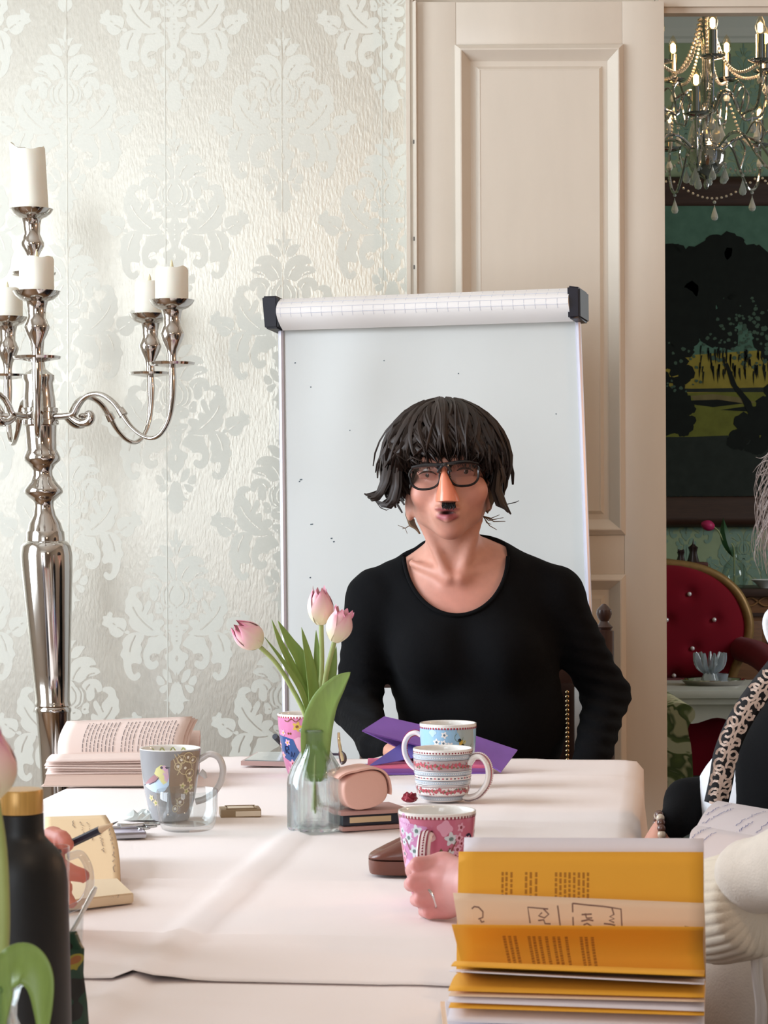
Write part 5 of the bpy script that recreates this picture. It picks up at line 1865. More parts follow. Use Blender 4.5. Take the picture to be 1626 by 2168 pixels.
leaf_blade(t2, [vpx(666, 1560), vpx(664, 1470, .0), vpx(654, 1400, .0), vpx(638, 1328, .0)], 0.018, (0.4, -1, 0), 0.2)
leaf_blade(t2, [vpx(668, 1570), vpx(672, 1470, .02), vpx(672, 1400, .02), vpx(669, 1334, .02)], 0.014, (-0.2, -1, 0), 0.1)
leaf_blade(t3, [vpx(672, 1570, .02), vpx(684, 1490, .03), vpx(702, 1430, .03), vpx(712, 1368, .03)], 0.018, (-0.1, -1, 0), 0.0)
leaf_blade(t3, [vpx(668, 1655, -.005), vpx(668, 1600, -.008), vpx(672, 1540, -.020), vpx(688, 1488, -.030), vpx(716, 1448, -.034), vpx(742, 1423, -.036)], 0.044, cam_dir, -0.2, cup=0.16)

# foreground vase with a tulip at the left edge of the picture
p = at(-24, 2300, 1.5)
FV = Vector((p.x, 1.5, TABLE_Z + 0.001))
glass_vase(tuple(FV), 'ribbed clear glass vase nearest the camera, cut off by the left edge')


def fp(px, py, dy=0.0): return at(px, py, 1.5 + dy)


t4 = thing('tulip', 'large out of focus pink tulip at the left edge, above the black bottle', 'tulip', tuple(FV + Vector((0, 0, .012))), 0, 'pale pink tulips in glass vases')
obj('stem', tube([FV + Vector((0.003, 0, .02)), fp(2, 2080), fp(8, 1950), fp(2, 1800), fp(-14, 1690)], [.0036, .004, .0042, .0042, .004], 10, sm=5), M_stem, t4, world=True)
tulip_head(t4, fp(-16, 1692), Vector((-0.05, -0.1, 1)), 0.050, 0.0172, 0.4, 0.2, 1)
leaf_blade(t4, [FV + Vector((0.004, -.004, .10)), fp(6, 2085, -.02), fp(30, 2048, -.03), fp(62, 2044, -.035), fp(88, 2080, -.04), fp(94, 2150, -.045), fp(88, 2230, -.05)], 0.027, (-0.3, -1, 0.5), 0.3, cup=0.3)
# ================================================================== books and small things on the table
M_page = mat('book_page', (220, 198, 188), 0.8)
M_pageedge = mat('page_edges', (210, 184, 170), 0.85, noise=0.06, nscale=4, stretch=(1, 1, 400))
M_ink = mat('print_ink', (112, 100, 98), 0.9)
rng = random.Random(21)

# ---- open paperback on the far left corner: spine across, one half of the pages raised
b0 = on_table(93, 1664, 0.002); b1 = on_table(412, 1664, 0.002)
BY = b0.y
bk = thing('open_book', 'open paperback with raised printed pages at the far left corner of the table', 'book', ((b0.x + b1.x) / 2, BY + .08, SURF))
bw_ = 0.238
bx0 = b0.x
bz = SURF + 0.001
slant = 0.008
# lower block: compact pages with fanned sheets above
z_t = at(100, 1601, BY + .02).z
zc_ = at(100, 1640, BY).z
def BK(dx_, dy_, z): return (bx0 + dx_, BY + dy_, z)
v = [BK(0, -.004, bz), BK(bw_, -.004, bz), BK(bw_ + .004, .135, bz), BK(.006, .135, bz), BK(.004, .0, zc_), BK(bw_ - .002, .0, zc_), BK(bw_ + .002, .135, zc_ + .004), BK(.008, .135, zc_ + .004)]
obj('page_block', (v, [(3, 2, 1, 0), (4, 5, 6, 7), (0, 1, 5, 4), (1, 2, 6, 5), (2, 3, 7, 6), (3, 0, 4, 7)]), M_pageedge, bk, world=True, smooth=False)
cover = MB().add(box(bx0 - .004, bx0 + bw_ + .003, BY - .006, BY + .14, bz - .0016, bz - .0002))
cover.build('cover', mat('pale_cover', (210, 190, 178), 0.5), bk, world=True, smooth=False)
nfan = 6
for i in range(nfan):
    zb = zc_ + (z_t - zc_) * (i + .35) / nfan
    ww = 0.0016 + 0.0016 * (i == 5)
    def sh(u, v, zb=zb, i=i):
        y = BY - .002 + .004 * math.sin(i * 2.1) + .135 * v
        return Vector((bx0 + .003 + .002 * math.sin(i * 1.7) + (bw_ - .004) * u, y, zb + 0.0012 * math.sin(3 * u + i) + (zc_ + (z_t - zc_) * .6 - zb) * v ** 1.5 + 0.006 * math.sin(math.pi * v)))
    obj('page', thick_grid(sh, 10, 6, ww), M_page, bk, world=True, angle=180)
# raised half
pA, pB = at(122, 1602, BY + .09), at(385, 1602, BY + .09)
qA, qB = at(141, 1527, BY + .16), at(407, 1517, BY + .16)


def Rz(u, v):
    a = pA.lerp(pB, u); b_ = qA.lerp(qB, u)
    p_ = a.lerp(b_, v)
    return p_ + Vector((-.004 * math.sin(math.pi * v), 0.012 * math.sin(math.pi * v) * -1, 0.002 * math.sin(math.pi * v)))


for k in range(3):
    obj('page', thick_grid(lambda u, v, k=k: Rz(u, v) + Vector((.004 * k, .004 + .006 * k, -.003 * k)), 10, 8, 0.0012), M_page, bk, world=True, angle=180)
obj('page', thick_grid(lambda u, v: Rz(u, v), 10, 8, 0.0006), M_page, bk, world=True, angle=180)
ink = strokes_on(lambda u, v: Rz(v, u), text_lines(rng, 0.12, 0.90, [0.20 + 0.0305 * k for k in range(9)] + [0.51 + .0305 * k for k in range(4)] + [0.645 + .0305 * k for k in range(10)], (0.05, 0.16), 0.022, .9), 0.00135, 0.0010, -1)
n_ok = surf_normal(lambda u, v: Rz(v, u), .5, .5)
if n_ok.y * -1 > 0:
    ink = strokes_on(lambda u, v: Rz(v, u), text_lines(random.Random(21), 0.12, 0.90, [0.20 + 0.0305 * k for k in range(9)] + [0.51 + .0305 * k for k in range(4)] + [0.645 + .0305 * k for k in range(10)], (0.05, 0.16), 0.022, .9), 0.00135, 0.0010, 1)
ink.build('printed_text', M_ink, bk, world=True, smooth=False)['kind'] = 'stuff'
# back half below the raised pages
obj('page_block', prism([(0, bz), (.05, bz), (.075, qA.z - .03), (.06, qA.z - .02)], lambda y, z: (bx0 + .025, BY + .135 + y, z), (1, 0, 0), bw_ - .022), M_pageedge, bk, world=True, smooth=False)

# ---- note book with yellow sheets in the foreground
M_yel = mat('yellow_paper', (236, 170, 52), 0.75)
M_cream = mat('cream_paper', (232, 200, 170), 0.75)
M_whitep = mat('white_paper', (232, 226, 234), 0.75)
M_yink = mat('brown_print', (176, 116, 40), 0.9)
M_pencil = mat('pencil_grey', (128, 96, 86), 0.9)
NB_Y = 1.99
nbk = thing('workbook', 'thick open workbook of yellow and white sheets in the right foreground', 'book', (at(1225, 2100, NB_Y).x, NB_Y, TABLE_Z))
ZT = TABLE_Z + 0.002


def sheet(name, lt, rt, lb, rb, bow, m, th=0.0004, nu=14, nv=10, sag=0.0):
    """A sheet between top-left, top-right, bottom-left, bottom-right, bowed towards the camera."""
    def S(u, v):
        p_ = lt.lerp(rt, u).lerp(lb.lerp(rb, u), v)
        return p_ + Vector((0, -bow * math.sin(math.pi * v), -sag * math.sin(math.pi * u)))
    o = obj(name, thick_grid(S, nu, nv, th), m, nbk, world=True, angle=180)
    return S


hinge = 2060
S1 = sheet('sheet', at(983, 1773, 2.12), at(1490, 1775, 2.115), at(968, hinge, 2.06), at(1494, hinge + 16, 2.055), -.004, M_whitep)
S2 = sheet('sheet', at(971, 1803, 2.095), at(1489, 1804, 2.09), at(966, hinge, 2.05), at(1494, hinge + 16, 2.045), -.004, M_yel)
S3 = sheet('sheet', at(959, 1890, 2.05), at(1491, 1912, 2.045), at(985, hinge, 2.045), at(1494, hinge + 16, 2.04), .004, M_cream)
S4 = sheet('sheet', at(956, 1957, 2.015), at(1490, 1962, 2.01), at(980, hinge - 8, 2.036), at(1494, hinge + 8, 2.03), -.010, M_yel)
zs_l = [2046, 2057, 2098, 2109, 2122, 2134, 2163]
zs_r = [2068, 2085, 2113, 2122, 2142, 2151, 2182]
ms = [M_yel, M_whitep, M_yel, M_cream, M_whitep, M_yel, M_whitep]
for i, (a, b_, m_) in enumerate(zip(zs_l, zs_r, ms)):
    xl = [955, 951, 949, 950, 948, 950, 946][i]
    yy = 1.955 - .004 * i
    ft_l, ft_r = at(xl, a, yy), at(1491, b_, yy)
    bk_l, bk_r = at(978, hinge - 4 + 4 * i, 2.05), at(1494, hinge + 12 + 4 * i, 2.045)
    bk_l.z = min(bk_l.z, ft_l.z + .010); bk_r.z = min(bk_r.z, ft_r.z + .010)
    def S(u, v, A=bk_l, B=bk_r, C_=ft_l, D=ft_r, i=i):
        q = A.lerp(B, u).lerp(C_.lerp(D, u), v)
        q.z += 0.006 * math.sin(math.pi * v) - .004 * (i % 2) * math.sin(math.pi * v)
        return q
    obj('sheet', thick_grid(S, 14, 8, 0.0008), m_, nbk, world=True, angle=180)
lowz = at(950, 2182, 1.93).z
x0n, x1n = at(950, 2170, 1.94).x, at(1492, 2170, 1.94).x
obj('page_block', box(x0n, x1n, 1.92, 2.06, ZT + .003, lowz - .002), M_whitep, nbk, world=True, smooth=False)
obj('cover', box(x0n - .004, x1n + .004, 1.915, 2.07, ZT, ZT + .003), M_cream, nbk, world=True, smooth=False)
obj('spine', box(x0n + .01, x1n + .004, 2.045, 2.07, ZT, at(1494, hinge + 30, 2.05).z), M_cream, nbk, world=True, smooth=False)
# print on the yellow sheets, pencil on the cream one
def cols_text(S, groups, u_of, v0, v1, w, m_, seed, flip):
    rg_ = random.Random(seed); st = []
    for g_ in groups:
        for u in g_:
            v_ = v0
            e = v1 - rg_.choice([0, 0, 0, .03])
            while v_ < e:
                l = rg_.uniform(.02, .055)
                st.append([(u, v_), (u, min(v_ + l, e))]); v_ += l + .012
    mb_ = strokes_on(S, st, w, 0.0006, flip)
    mb_.build('printed_text', m_, nbk, world=True, smooth=False)['kind'] = 'stuff'


def facing_flip(S):
    return 1 if surf_normal(S, .5, .5).y < 0 else -1


cols_text(S2, [[.182, .198, .218], [.278, .297, .319], [.400, .418, .437, .455, .474, .493, .512, .53]], None, .172, .45, .0021, M_yink, 4, facing_flip(S2))
cols_text(S4, [[.20, .222, .244], [.30, .32, .343, .37], [.40, .42, .45], [.51, .53, .555]], None, .26, .90, .0026, M_yink, 5, facing_flip(S4))
st = []
def px3(x, y): return ((x - 962) / 530.0, (y - 1893) / 170.0)
for L in ([(997, 1925), (1003, 1920), (1012, 1921), (1020, 1930), (1018, 1942), (1008, 1946)], [(1012, 1947), (1014, 1952), (1020, 1950)],
          [(1118, 1950), (1117, 1917), (1160, 1919)], [(1150, 1919), (1160, 1930), (1150, 1938), (1138, 1934), (1146, 1927)], [(1136, 1944), (1148, 1942), (1150, 1950), (1162, 1950)],
          [(1181, 1911), (1182, 1953)], [(1213, 1905), (1210, 1953)], [(1213, 1905), (1240, 1907), (1280, 1909), (1315, 1913), (1314, 1953)],
          [(1230, 1928), (1252, 1926)], [(1238, 1925), (1240, 1935), (1252, 1934)], [(1228, 1942), (1244, 1938), (1254, 1940)], [(1232, 1950), (1240, 1946), (1250, 1952)],
          [(1296, 1912), (1299, 1925), (1290, 1930), (1299, 1934), (1288, 1938), (1298, 1942)], [(1276, 1945), (1290, 1946), (1300, 1948)],
          [(1385, 1950), (1392, 1953)], [(1448, 1945), (1474, 1947), (1452, 1952), (1472, 1956)]):
    st.append([px3(x, y) for x, y in L])
strokes_on(S3, st, .0013, .0006, facing_flip(S3)).build('pencil_writing', M_pencil, nbk, world=True, smooth=False)['kind'] = 'stuff'

# ---- cream note book, upper page raised, at the left
M_note = mat('cream_note_paper', (222, 192, 152), 0.8)
M_hand = mat('faded_ink', (150, 126, 104), 0.9)
nb = thing('notebook', 'cream notebook with handwriting, lying open at the left near the pencil', 'notebook', tuple(on_table(205, 1910)))
A, B, C_, D = at(95, 1731, 2.98), at(224, 1727, 2.98), at(254, 1880, 2.70), at(95, 1886, 2.72)


def NP(u, v):
    p_ = A.lerp(B, u).lerp(D.lerp(C_, u), v)
    return p_ + Vector((0.006 * math.sin(math.pi * v) * u, 0, 0.010 * math.sin(math.pi * v)))


obj('page', thick_grid(NP, 10, 12, 0.001), M_note, nb, world=True, angle=180)
v, f = thick_grid(lambda u, v: NP(u, v) + Vector((0.0, .006, -.006)), 10, 12, 0.004)
obj('cover', (v, f), mat('tan_cover', (186, 150, 112), 0.7), nb, world=True, angle=180)
fl_ = [on_table(95, 1891), on_table(250, 1884), on_table(283, 1916), on_table(95, 1938)]
bm_pts = [(p_.x, p_.y, SURF) for p_ in fl_] + [(p_.x, p_.y, SURF + .012) for p_ in fl_]
bm = bmesh.new(); vs_ = [bm.verts.new(p_) for p_ in bm_pts]
for fc in ((0, 1, 2, 3), (7, 6, 5, 4), (0, 4, 5, 1), (1, 5, 6, 2), (2, 6, 7, 3), (3, 7, 4, 0)): bm.faces.new([vs_[i] for i in fc])
bmesh.ops.recalc_face_normals(bm, faces=bm.faces[:])
bmesh.ops.bevel(bm, geom=bm.edges[:], offset=.0015, segments=2, affect='EDGES')
obj('page_block', bm_vf(bm), mat('cream_block', (220, 198, 166), 0.8), nb, world=True)
st = []
rg = random.Random(9)
for x, y0, y1 in ((234, 1775, 1862), (193, 1755, 1810), (213, 1775, 1830), (160, 1748, 1775), (178, 1752, 1800)):
    y = y0; cur = []
    while y < y1:
        u = (x - 95) / 150.0 + rg.uniform(-.02, .02); v_ = (y - 1729) / 154.0
        cur.append((min(u, .97), v_)); y += rg.uniform(1.2, 3)
        if rg.random() < .2 and len(cur) > 1: st.append(cur); cur = []; y += 2
    if len(cur) > 1: st.append(cur)
fl = 1 if surf_normal(NP, .5, .5).z > 0 else -1
strokes_on(NP, st, .0012, .0020, fl).build('handwriting', M_hand, nb, world=True, smooth=False)
st2 = MB()
for k in range(5):
    q = [on_table(232 + 3 * i + 2 * math.sin(i * 2 + k), 1884 + 4 * k + 1.5 * math.sin(i * 2.3), .0125) for i in range(8)]
    st2.add(ribbon(q, .0008, Vector((0, 0, 1)), .0006))
st2.build('handwriting', M_hand, nb, world=True, smooth=False)

# ---- white note book on the knees of the right-hand guest
M_wnote = mat('white_note_paper', (236, 228, 232), 0.8)
M_blueink = mat('blue_ink', (132, 132, 170), 0.9)
wn = thing('notebook', 'white notebook with slanted blue handwriting, on the lap of the guest at the right', 'notebook', tuple(at(1560, 1800, 2.85)))
W0, W1, W2, W3 = at(1520, 1695, 3.02), at(1690, 1724, 3.0), at(1476, 1747, 2.90), at(1690, 1786, 2.86)
W4, W5 = at(1488, 1823, 2.66), at(1690, 1858, 2.62)


def WA(u, v): return W0.lerp(W1, u).lerp(W2.lerp(W3, u), v) + Vector((0, 0, .006 * math.sin(math.pi * v)))
def WB(u, v): return W2.lerp(W3, u).lerp(W4.lerp(W5, u), v) + Vector((-.012 * math.sin(math.pi * v) * (1 - u), 0, .006 * math.sin(math.pi * v)))


for S, n_ in ((WA, 'page'), (WB, 'page')):
    v, f = thick_grid(lambda u, v, S=S: S(1 - u, v), 10, 8, .005)
    if surf_normal(lambda u, v: S(1 - u, v), .5, .5).z < 0: v, f = thick_grid(S, 10, 8, .005)
    obj(n_, (v, f), M_wnote, wn, world=True, angle=60)
obj('cover', thick_grid(lambda u, v: WB(u, v) + Vector((-.002, -.003, -.0072)), 8, 6, .002), mat('grey_cover', (150, 146, 150), 0.6), wn, world=True, angle=60)
for S, lines in ((WA, [((.02, .75), (.20, .1)), ((.05, .95), (.26, .35)), ((.34, .9), (.62, .2)), ((.40, 1.0), (.52, .7)), ((.58, .95), (.8, .3)), ((.75, 1), (.9, .6))]), (WB, [((.02, .55), (.14, .0)), ((.04, .9), (.22, .2)), ((.3, .95), (.62, .25)), ((.36, 1.0), (.6, .5)), ((.62, .9), (.85, .3)), ((.5, .98), (.66, .75))])):
    st = []
    for (ua, va), (ub, vb) in lines:
        n_ = 26; cur = []
        for i in range(n_):
            t = i / (n_ - 1)
            cur.append((min(1, max(0, ua + (ub - ua) * t + rg.uniform(-.012, .012))), min(1, max(0, va + (vb - va) * t + rg.uniform(-.03, .03)))))
            if rg.random() < .15 and len(cur) > 1: st.append(cur); cur = []
        if len(cur) > 1: st.append(cur)
    flp = 1 if surf_normal(S, .5, .5).z > 0 else -1
    strokes_on(S, st, .0009, .0008, flp).build('handwriting', M_blueink, wn, world=True, smooth=False)

# ---- purple planner before the seated woman
M_purp = mat('purple_leather', (128, 88, 172), 0.55, noise=0.12, nscale=14, bump=0.2, bscale=120)
M_purpin = mat('purple_lining', (112, 104, 196), 0.6)
pf = on_table(930, 1642)
pl_ = thing('planner', 'purple planner standing half open with pink pages, behind the mugs', 'folder', (pf.x, pf.y, SURF))
PY_ = pf.y
def pp(px, py, dy=0.0): return at(px, py, PY_ + dy)


def quad_sheet(name, a, b_, c, d, m_, th=.002, bow=0.0):
    S = lambda u, v: a.lerp(b_, u).lerp(d.lerp(c, u), v) + Vector((0, -bow * math.sin(math.pi * v), bow * math.sin(math.pi * u)))
    return obj(name, thick_grid(S, 8, 8, th), m_, pl_, world=True, angle=60)


z_b = SURF + .003
def onp(px, y, z): p_ = at(px, 1640, y); return Vector((p_.x, y, z))
obj('cover', slab(0, 0, 0, 0, 0, 0) if False else box(pp(770, 1640).x, pp(1045, 1640).x, PY_ - .005, PY_ + .14, SURF, SURF + .003), M_purp, pl_, world=True, smooth=False)
obj('page_block', box(pp(778, 1640).x, pp(1035, 1640).x, PY_, PY_ + .13, SURF + .003, SURF + .010), mat('lilac_pages', (150, 96, 166), 0.7), pl_, world=True, smooth=False)
obj('page_block', box(pp(778, 1640).x, pp(1030, 1640).x, PY_ + .002, PY_ + .13, SURF + .010, SURF + .014), mat('pink_pages', (232, 116, 150), 0.7), pl_, world=True, smooth=False)
quad_sheet('flap', pp(768, 1549, .10), pp(905, 1578, .10), pp(868, 1596, .06), pp(795, 1573, .05) if False else pp(770, 1550, .09), M_purp)
quad_sheet('front_flap', pp(813, 1519, .12), pp(985, 1558, .12), pp(900, 1584, .05), pp(766, 1549, .06), M_purp, .0025)
quad_sheet('inner_flap', pp(852, 1573, .07), pp(915, 1562, .09), pp(905, 1600, .05), pp(778, 1624, .01), M_purpin, .0015)
quad_sheet('back_flap', pp(985, 1553, .10), pp(1095, 1590, .08), pp(1060, 1636, .0), pp(985, 1590, .03), M_purp, .0025)
obj('dark_pocket', prism([(800, 1619), (905, 1592), (1000, 1600), (1000, 1619)], lambda x, y: tuple(pp(x, y, .075)), (0, 1, 0), .02), mat('black_lining', (24, 20, 30), 0.8), pl_, world=True, smooth=False)
obj('elastic_band', tube([pp(778, 1624, -.002), pp(768, 1634, -.006), pp(763, 1637, -.004)], .003, 6), M_blackp, pl_, world=True)

# ---- phone, pen and eyewear at the far edge
M_case = mat('rose_phone_case', (196, 166, 160), 0.4)
M_screen = mat('dark_screen', (150, 164, 168), 0.12, coat=1.0)
ph0 = at(512, 1610, 4.03)
ph = thing('phone', 'phone in a rose case lying tilted left of the far pink mug', 'phone', (ph0.x, 4.03, SURF))
tl_, tr_, br_, bl_ = at(545, 1592, 4.14), at(640, 1592, 4.14), at(628, 1614, 4.03), at(510, 1611, 4.03)
for n_, off, th, m_ in (('case', Vector((0, 0, 0)), .008, M_case), ('screen', Vector((0, -.0004, .0012)), .001, M_screen)):
    ins = 0.0 if n_ == 'case' else .05
    S = lambda u, v: tl_.lerp(tr_, ins + u * (1 - 2 * ins)).lerp(bl_.lerp(br_, ins + u * (1 - 2 * ins)), ins + v * (1 - 2 * ins)) + off
    if surf_normal(S, .5, .5).z < 0:
        S0 = S; S = lambda u, v: S0(1 - u, v)
    v, f = thick_grid(S, 4, 4, th)
    obj(n_, (v, f), m_, ph, world=True, smooth=False)
bm_z = SURF
obj('stand_flap', box(tl_.x + .01, tr_.x - .01, 4.12, 4.135, SURF, tl_.z - .009), M_blackp, ph, world=True, smooth=False)
pen = thing('marker_pen', 'black marker pen end sticking out left behind the pink mug', 'pen', tuple(at(590, 1570, 4.0)))
obj('barrel', tube([at(582, 1559, 3.99), at(600, 1577, 4.02), at(640, 1615, 4.02)], .0052, 10), M_blackp, pen, world=True)
ew = thing('reading_glasses', 'folded reading glasses with gold temple standing right of the vase', 'glasses', tuple(on_table(724, 1614)))
obj('temple', tube([at(717, 1551, 3.86), at(718, 1570, 3.86), at(723, 1598, 3.83), at(728, 1612, 3.82)], [.0022, .0026, .0030, .004], 8, sm=3, flat=.6), mat('gold_metal', (204, 180, 140), 0.25, 0.9), ew, world=True)
obj('frame', tube([at(720, 1592, 3.84), at(729, 1598, 3.83), at(731, 1610, 3.82), at(724, 1616, 3.82), at(721, 1606, 3.83)], .0026, 8, closed=True, sm=3), mat('dark_tortoise', (60, 40, 36), 0.3), ew, world=True)
obj('temple', tube([at(722, 1597, 3.84), at(706, 1597, 3.86), at(690, 1594, 3.88)], .0022, 8), M_blackp, ew, world=True)

# ---- pink case on a phone wallet
M_pinkcase = mat('blush_leather', (222, 172, 156), 0.55, bump=0.06, bscale=300)
wp = on_table(728, 1764)
WY = wp.y
wal = thing('phone_wallet', 'rose folding phone wallet with a phone inside, under the pink pouch', 'wallet', (wp.x, WY, SURF))
def wq(px, py, dy=0): return at(px, py, WY + dy)
v0 = wq(725, 1764); v1 = wq(846, 1748, .03)
ex = (v1 - v0); ex.z = 0; ex.normalize(); ey = Vector((-ex.y, ex.x, 0))
L_ = (v1 - v0).length * 1.12


def wbox(a0, a1, c0, c1, z0, z1, bev=.001):
    v, f = box(a0, a1, c0, c1, z0, z1, bev)
    return [tuple(Vector((v0.x, v0.y, 0)) + ex * x + ey * y + Vector((0, 0, z))) for x, y, z in v], f


sz = WY / F_PX
z_w = SURF
obj('lower_cover', wbox(0, L_, 0, .075, z_w, z_w + .006, .0012), mat('rose_leather', (184, 142, 134), 0.5), wal, world=True)
obj('phone_body', wbox(.002, L_ - .004, .004, .072, z_w + .006, z_w + .022, .003), M_blackp, wal, world=True)
obj('card', wbox(.012, .074, .002, .02, z_w + .011, z_w + .019, .0005), mat('gold_card', (206, 178, 140), 0.4), wal, world=True)
obj('upper_cover', wbox(-.002, L_ + .004, 0, .08, z_w + .022, z_w + .028, .0012), mat('rose_leather', (0, 0, 0)), wal, world=True)
z_p = z_w + .0285
cs = thing('pouch', 'blush pink rounded pouch with a flap, lying on the phone wallet', 'pouch', (wq(777, 1690).x, WY + .03, z_p))
hw, hh = 0.0335, 0.0265
ol = [(hw * (abs(math.cos(t)) ** .75) * (1 if math.cos(t) > 0 else -1), hh * (abs(math.sin(t)) ** .8) * (1 if math.sin(t) > 0 else -1)) for t in [2 * math.pi * k / 40 for k in range(40)]]
tl2 = math.radians(9)
c0 = Vector((wq(775, 1690).x, WY, z_p + hh + .001))


def case_pt(x, z, y, s=1.0):
    xx, zz = x * s, z * s
    return c0 + ex * (xx * math.cos(tl2) - zz * math.sin(tl2)) + ey * y + Vector((0, 0, xx * math.sin(tl2) + zz * math.cos(tl2) + .002))


v, f = [], []
rings = [(0.90, 0.000), (.97, .001), (1.0, .004), (1.0, .050), (.97, .053), (.9, .054)]
for s_, y_ in rings:
    for x, z in ol: v.append(case_pt(x, z, y_, s_))
n_ = len(ol)
for i in range(len(rings) - 1):
    for k in range(n_):
        k2 = (k + 1) % n_
        f.append((i * n_ + k, i * n_ + k2, (i + 1) * n_ + k2, (i + 1) * n_ + k))
f.append(tuple(range(n_ - 1, -1, -1))); f.append(tuple((len(rings) - 1) * n_ + k for k in range(n_)))
obj('body', (v, f), M_pinkcase, cs, world=True, angle=50)


def flap(u, v):
    t = math.radians(-22) + (math.radians(150) - math.radians(-22)) * u
    q = 1.06 + 0.16 * max(0, (u - .72)) / .28
    x = hw * q * (abs(math.cos(t)) ** .75) * (1 if math.cos(t) > 0 else -1); z = hh * q * (abs(math.sin(t)) ** .8) * (1 if math.sin(t) > 0 else -1)
    if u > .72: z += .004 * (u - .72) / .28
    return case_pt(x, z, -.001 + .054 * v)


v, f = thick_grid(flap, 24, 4, .0028)
obj('flap', (v, f), mat('blush_leather', (0, 0, 0)), cs, world=True, angle=50)

# ---- red sweet wrapper and spoon by the striped mug
rw = on_table(868, 1702)
r_ = thing('sweet_wrapper', 'small crumpled dark red wrapper left of the striped mug base', 'wrapper', (rw.x, rw.y, SURF))
vv, ff = sphere((0, 0, .008), (.012, .010, .008), 12, 8)
rg = random.Random(4)
vv = [(x * rg.uniform(.75, 1.2), y * rg.uniform(.75, 1.2), max(0.0, z * rg.uniform(.8, 1.15))) for x, y, z in vv]
obj('foil', (vv, ff), mat('dark_red_foil', (130, 20, 40), 0.35, .3), r_, smooth=False)
# ---- brown spectacle case behind the near pink mug
M_brown = mat('brown_leather', (104, 58, 44), 0.34, bump=0.12, bscale=400, coat=0.2)
bc = on_table(905, 1858)
BCY = bc.y + .035
bcase = thing('spectacle_case', 'brown leather spectacle case behind the near pink mug', 'case', (at(905, 1800, BCY).x, BCY, SURF))
xl, xr = at(780, 1800, BCY).x, at(1058, 1800, BCY).x
cxm, hl = (xl + xr) / 2, (xr - xl) / 2
Hc = at(900, 1752, BCY).z - SURF
hz_l = at(780, 1815, BCY).z - SURF


def case_sec(u, top):
    """Rounded end outline: half depth at position u along the case."""
    e = abs(2 * u - 1)
    return 0.034 * (1 - max(0, (e - .72) / .28) ** 2.4 * .75)


def lower(u, v):
    d = case_sec(u, 0)
    a = 2 * math.pi * v
    e = abs(2 * u - 1)
    return Vector((cxm + hl * (2 * u - 1), BCY + d * math.cos(a), SURF + .0 + (hz_l * (1 if math.sin(a) > 0 else 0))))


pl = []
for k in range(48):
    t = 2 * math.pi * k / 48
    x = hl * (abs(math.cos(t)) ** .38) * (1 if math.cos(t) > 0 else -1); y = .034 * (abs(math.sin(t)) ** .7) * (1 if math.sin(t) > 0 else -1)
    pl.append((x, y))
mb = MB()
v, f = [], []
rings = [(.93, 0.0), (.975, .003), (1.0, .010), (1.0, hz_l - .001)]
for s_, z in rings:
    for x, y in pl: v.append((cxm + x * (1 - (1 - s_) * .3), BCY + y * s_, SURF + z))
for i in range(len(rings) - 1):
    for k in range(48):
        k2 = (k + 1) % 48
        f.append((i * 48 + k, i * 48 + k2, (i + 1) * 48 + k2, (i + 1) * 48 + k))
f.append(tuple(range(47, -1, -1)))
f.append(tuple(3 * 48 + k for k in range(48)))
obj('lower_shell', (v, f), M_brown, bcase, world=True, angle=50)
v, f = [], []
for j in range(9):
    q = math.pi / 2 * j / 8
    for x, y in pl:
        rise = (Hc - hz_l) * max(.25, 1 - (x / hl) ** 2 * .75)
        v.append((cxm + x * (1 - .10 * (1 - math.cos(q))) * (math.cos(q) ** .25 if j < 8 else 0.0), BCY + y * math.cos(q), SURF + hz_l + .001 + rise * math.sin(q)))
for i in range(8):
    for k in range(48):
        k2 = (k + 1) % 48
        f.append((i * 48 + k, i * 48 + k2, (i + 1) * 48 + k2, (i + 1) * 48 + k))
f.append(tuple(range(47, -1, -1)))
obj('lid', (v, f), mat('brown_leather', (0, 0, 0)), bcase, world=True, angle=180)

# ---- tan tin, keys, phone and paper round the tumbler
tin = on_table(508, 1730)
tn = thing('card_tin', 'small flat tan tin with pale lid right of the empty tumbler', 'tin', (tin.x, tin.y, SURF), math.radians(8))
M_tan = mat('tan_card', (150, 126, 96), 0.5)
obj('base', box(-.030, .030, -.022, .022, 0, .012, .002), M_tan, tn)
obj('label', box(-.008, .029, -.0226, -.0215, .002, .0095), mat('cream_label', (222, 206, 184), 0.6), tn, smooth=False)
obj('lid_inset', box(-.018, .020, -.014, .014, .0118, .0128, .0004), mat('cream_label', (0, 0, 0)), tn)
obj('lid_rim', tube([(-.021, -.017, .0126), (.023, -.017, .0126), (.023, .017, .0126), (-.021, .017, .0126)], .0011, 6, closed=True), M_tan, tn)
kp = on_table(275, 1776)
kph = thing('phone', 'silver edged phone with keys on it, left of the empty tumbler', 'phone', (kp.x, kp.y, SURF), math.radians(12))
obj('body', box(-.026, .022, -.012, .06, 0, .008, .002), mat('silver_metal', (176, 176, 182), 0.25, .8), kph)
obj('screen', box(-.024, .020, -.010, .058, .0078, .0086, .0002), mat('lilac_screen', (206, 200, 220), 0.15, coat=.6), kph)
key = thing('key_bunch', 'bunch of silver keys lying on the phone beside the tumbler', 'keys', (kp.x, kp.y + .02, SURF + .0087))
M_key = mat('key_steel', (188, 188, 186), 0.22, 1.0)
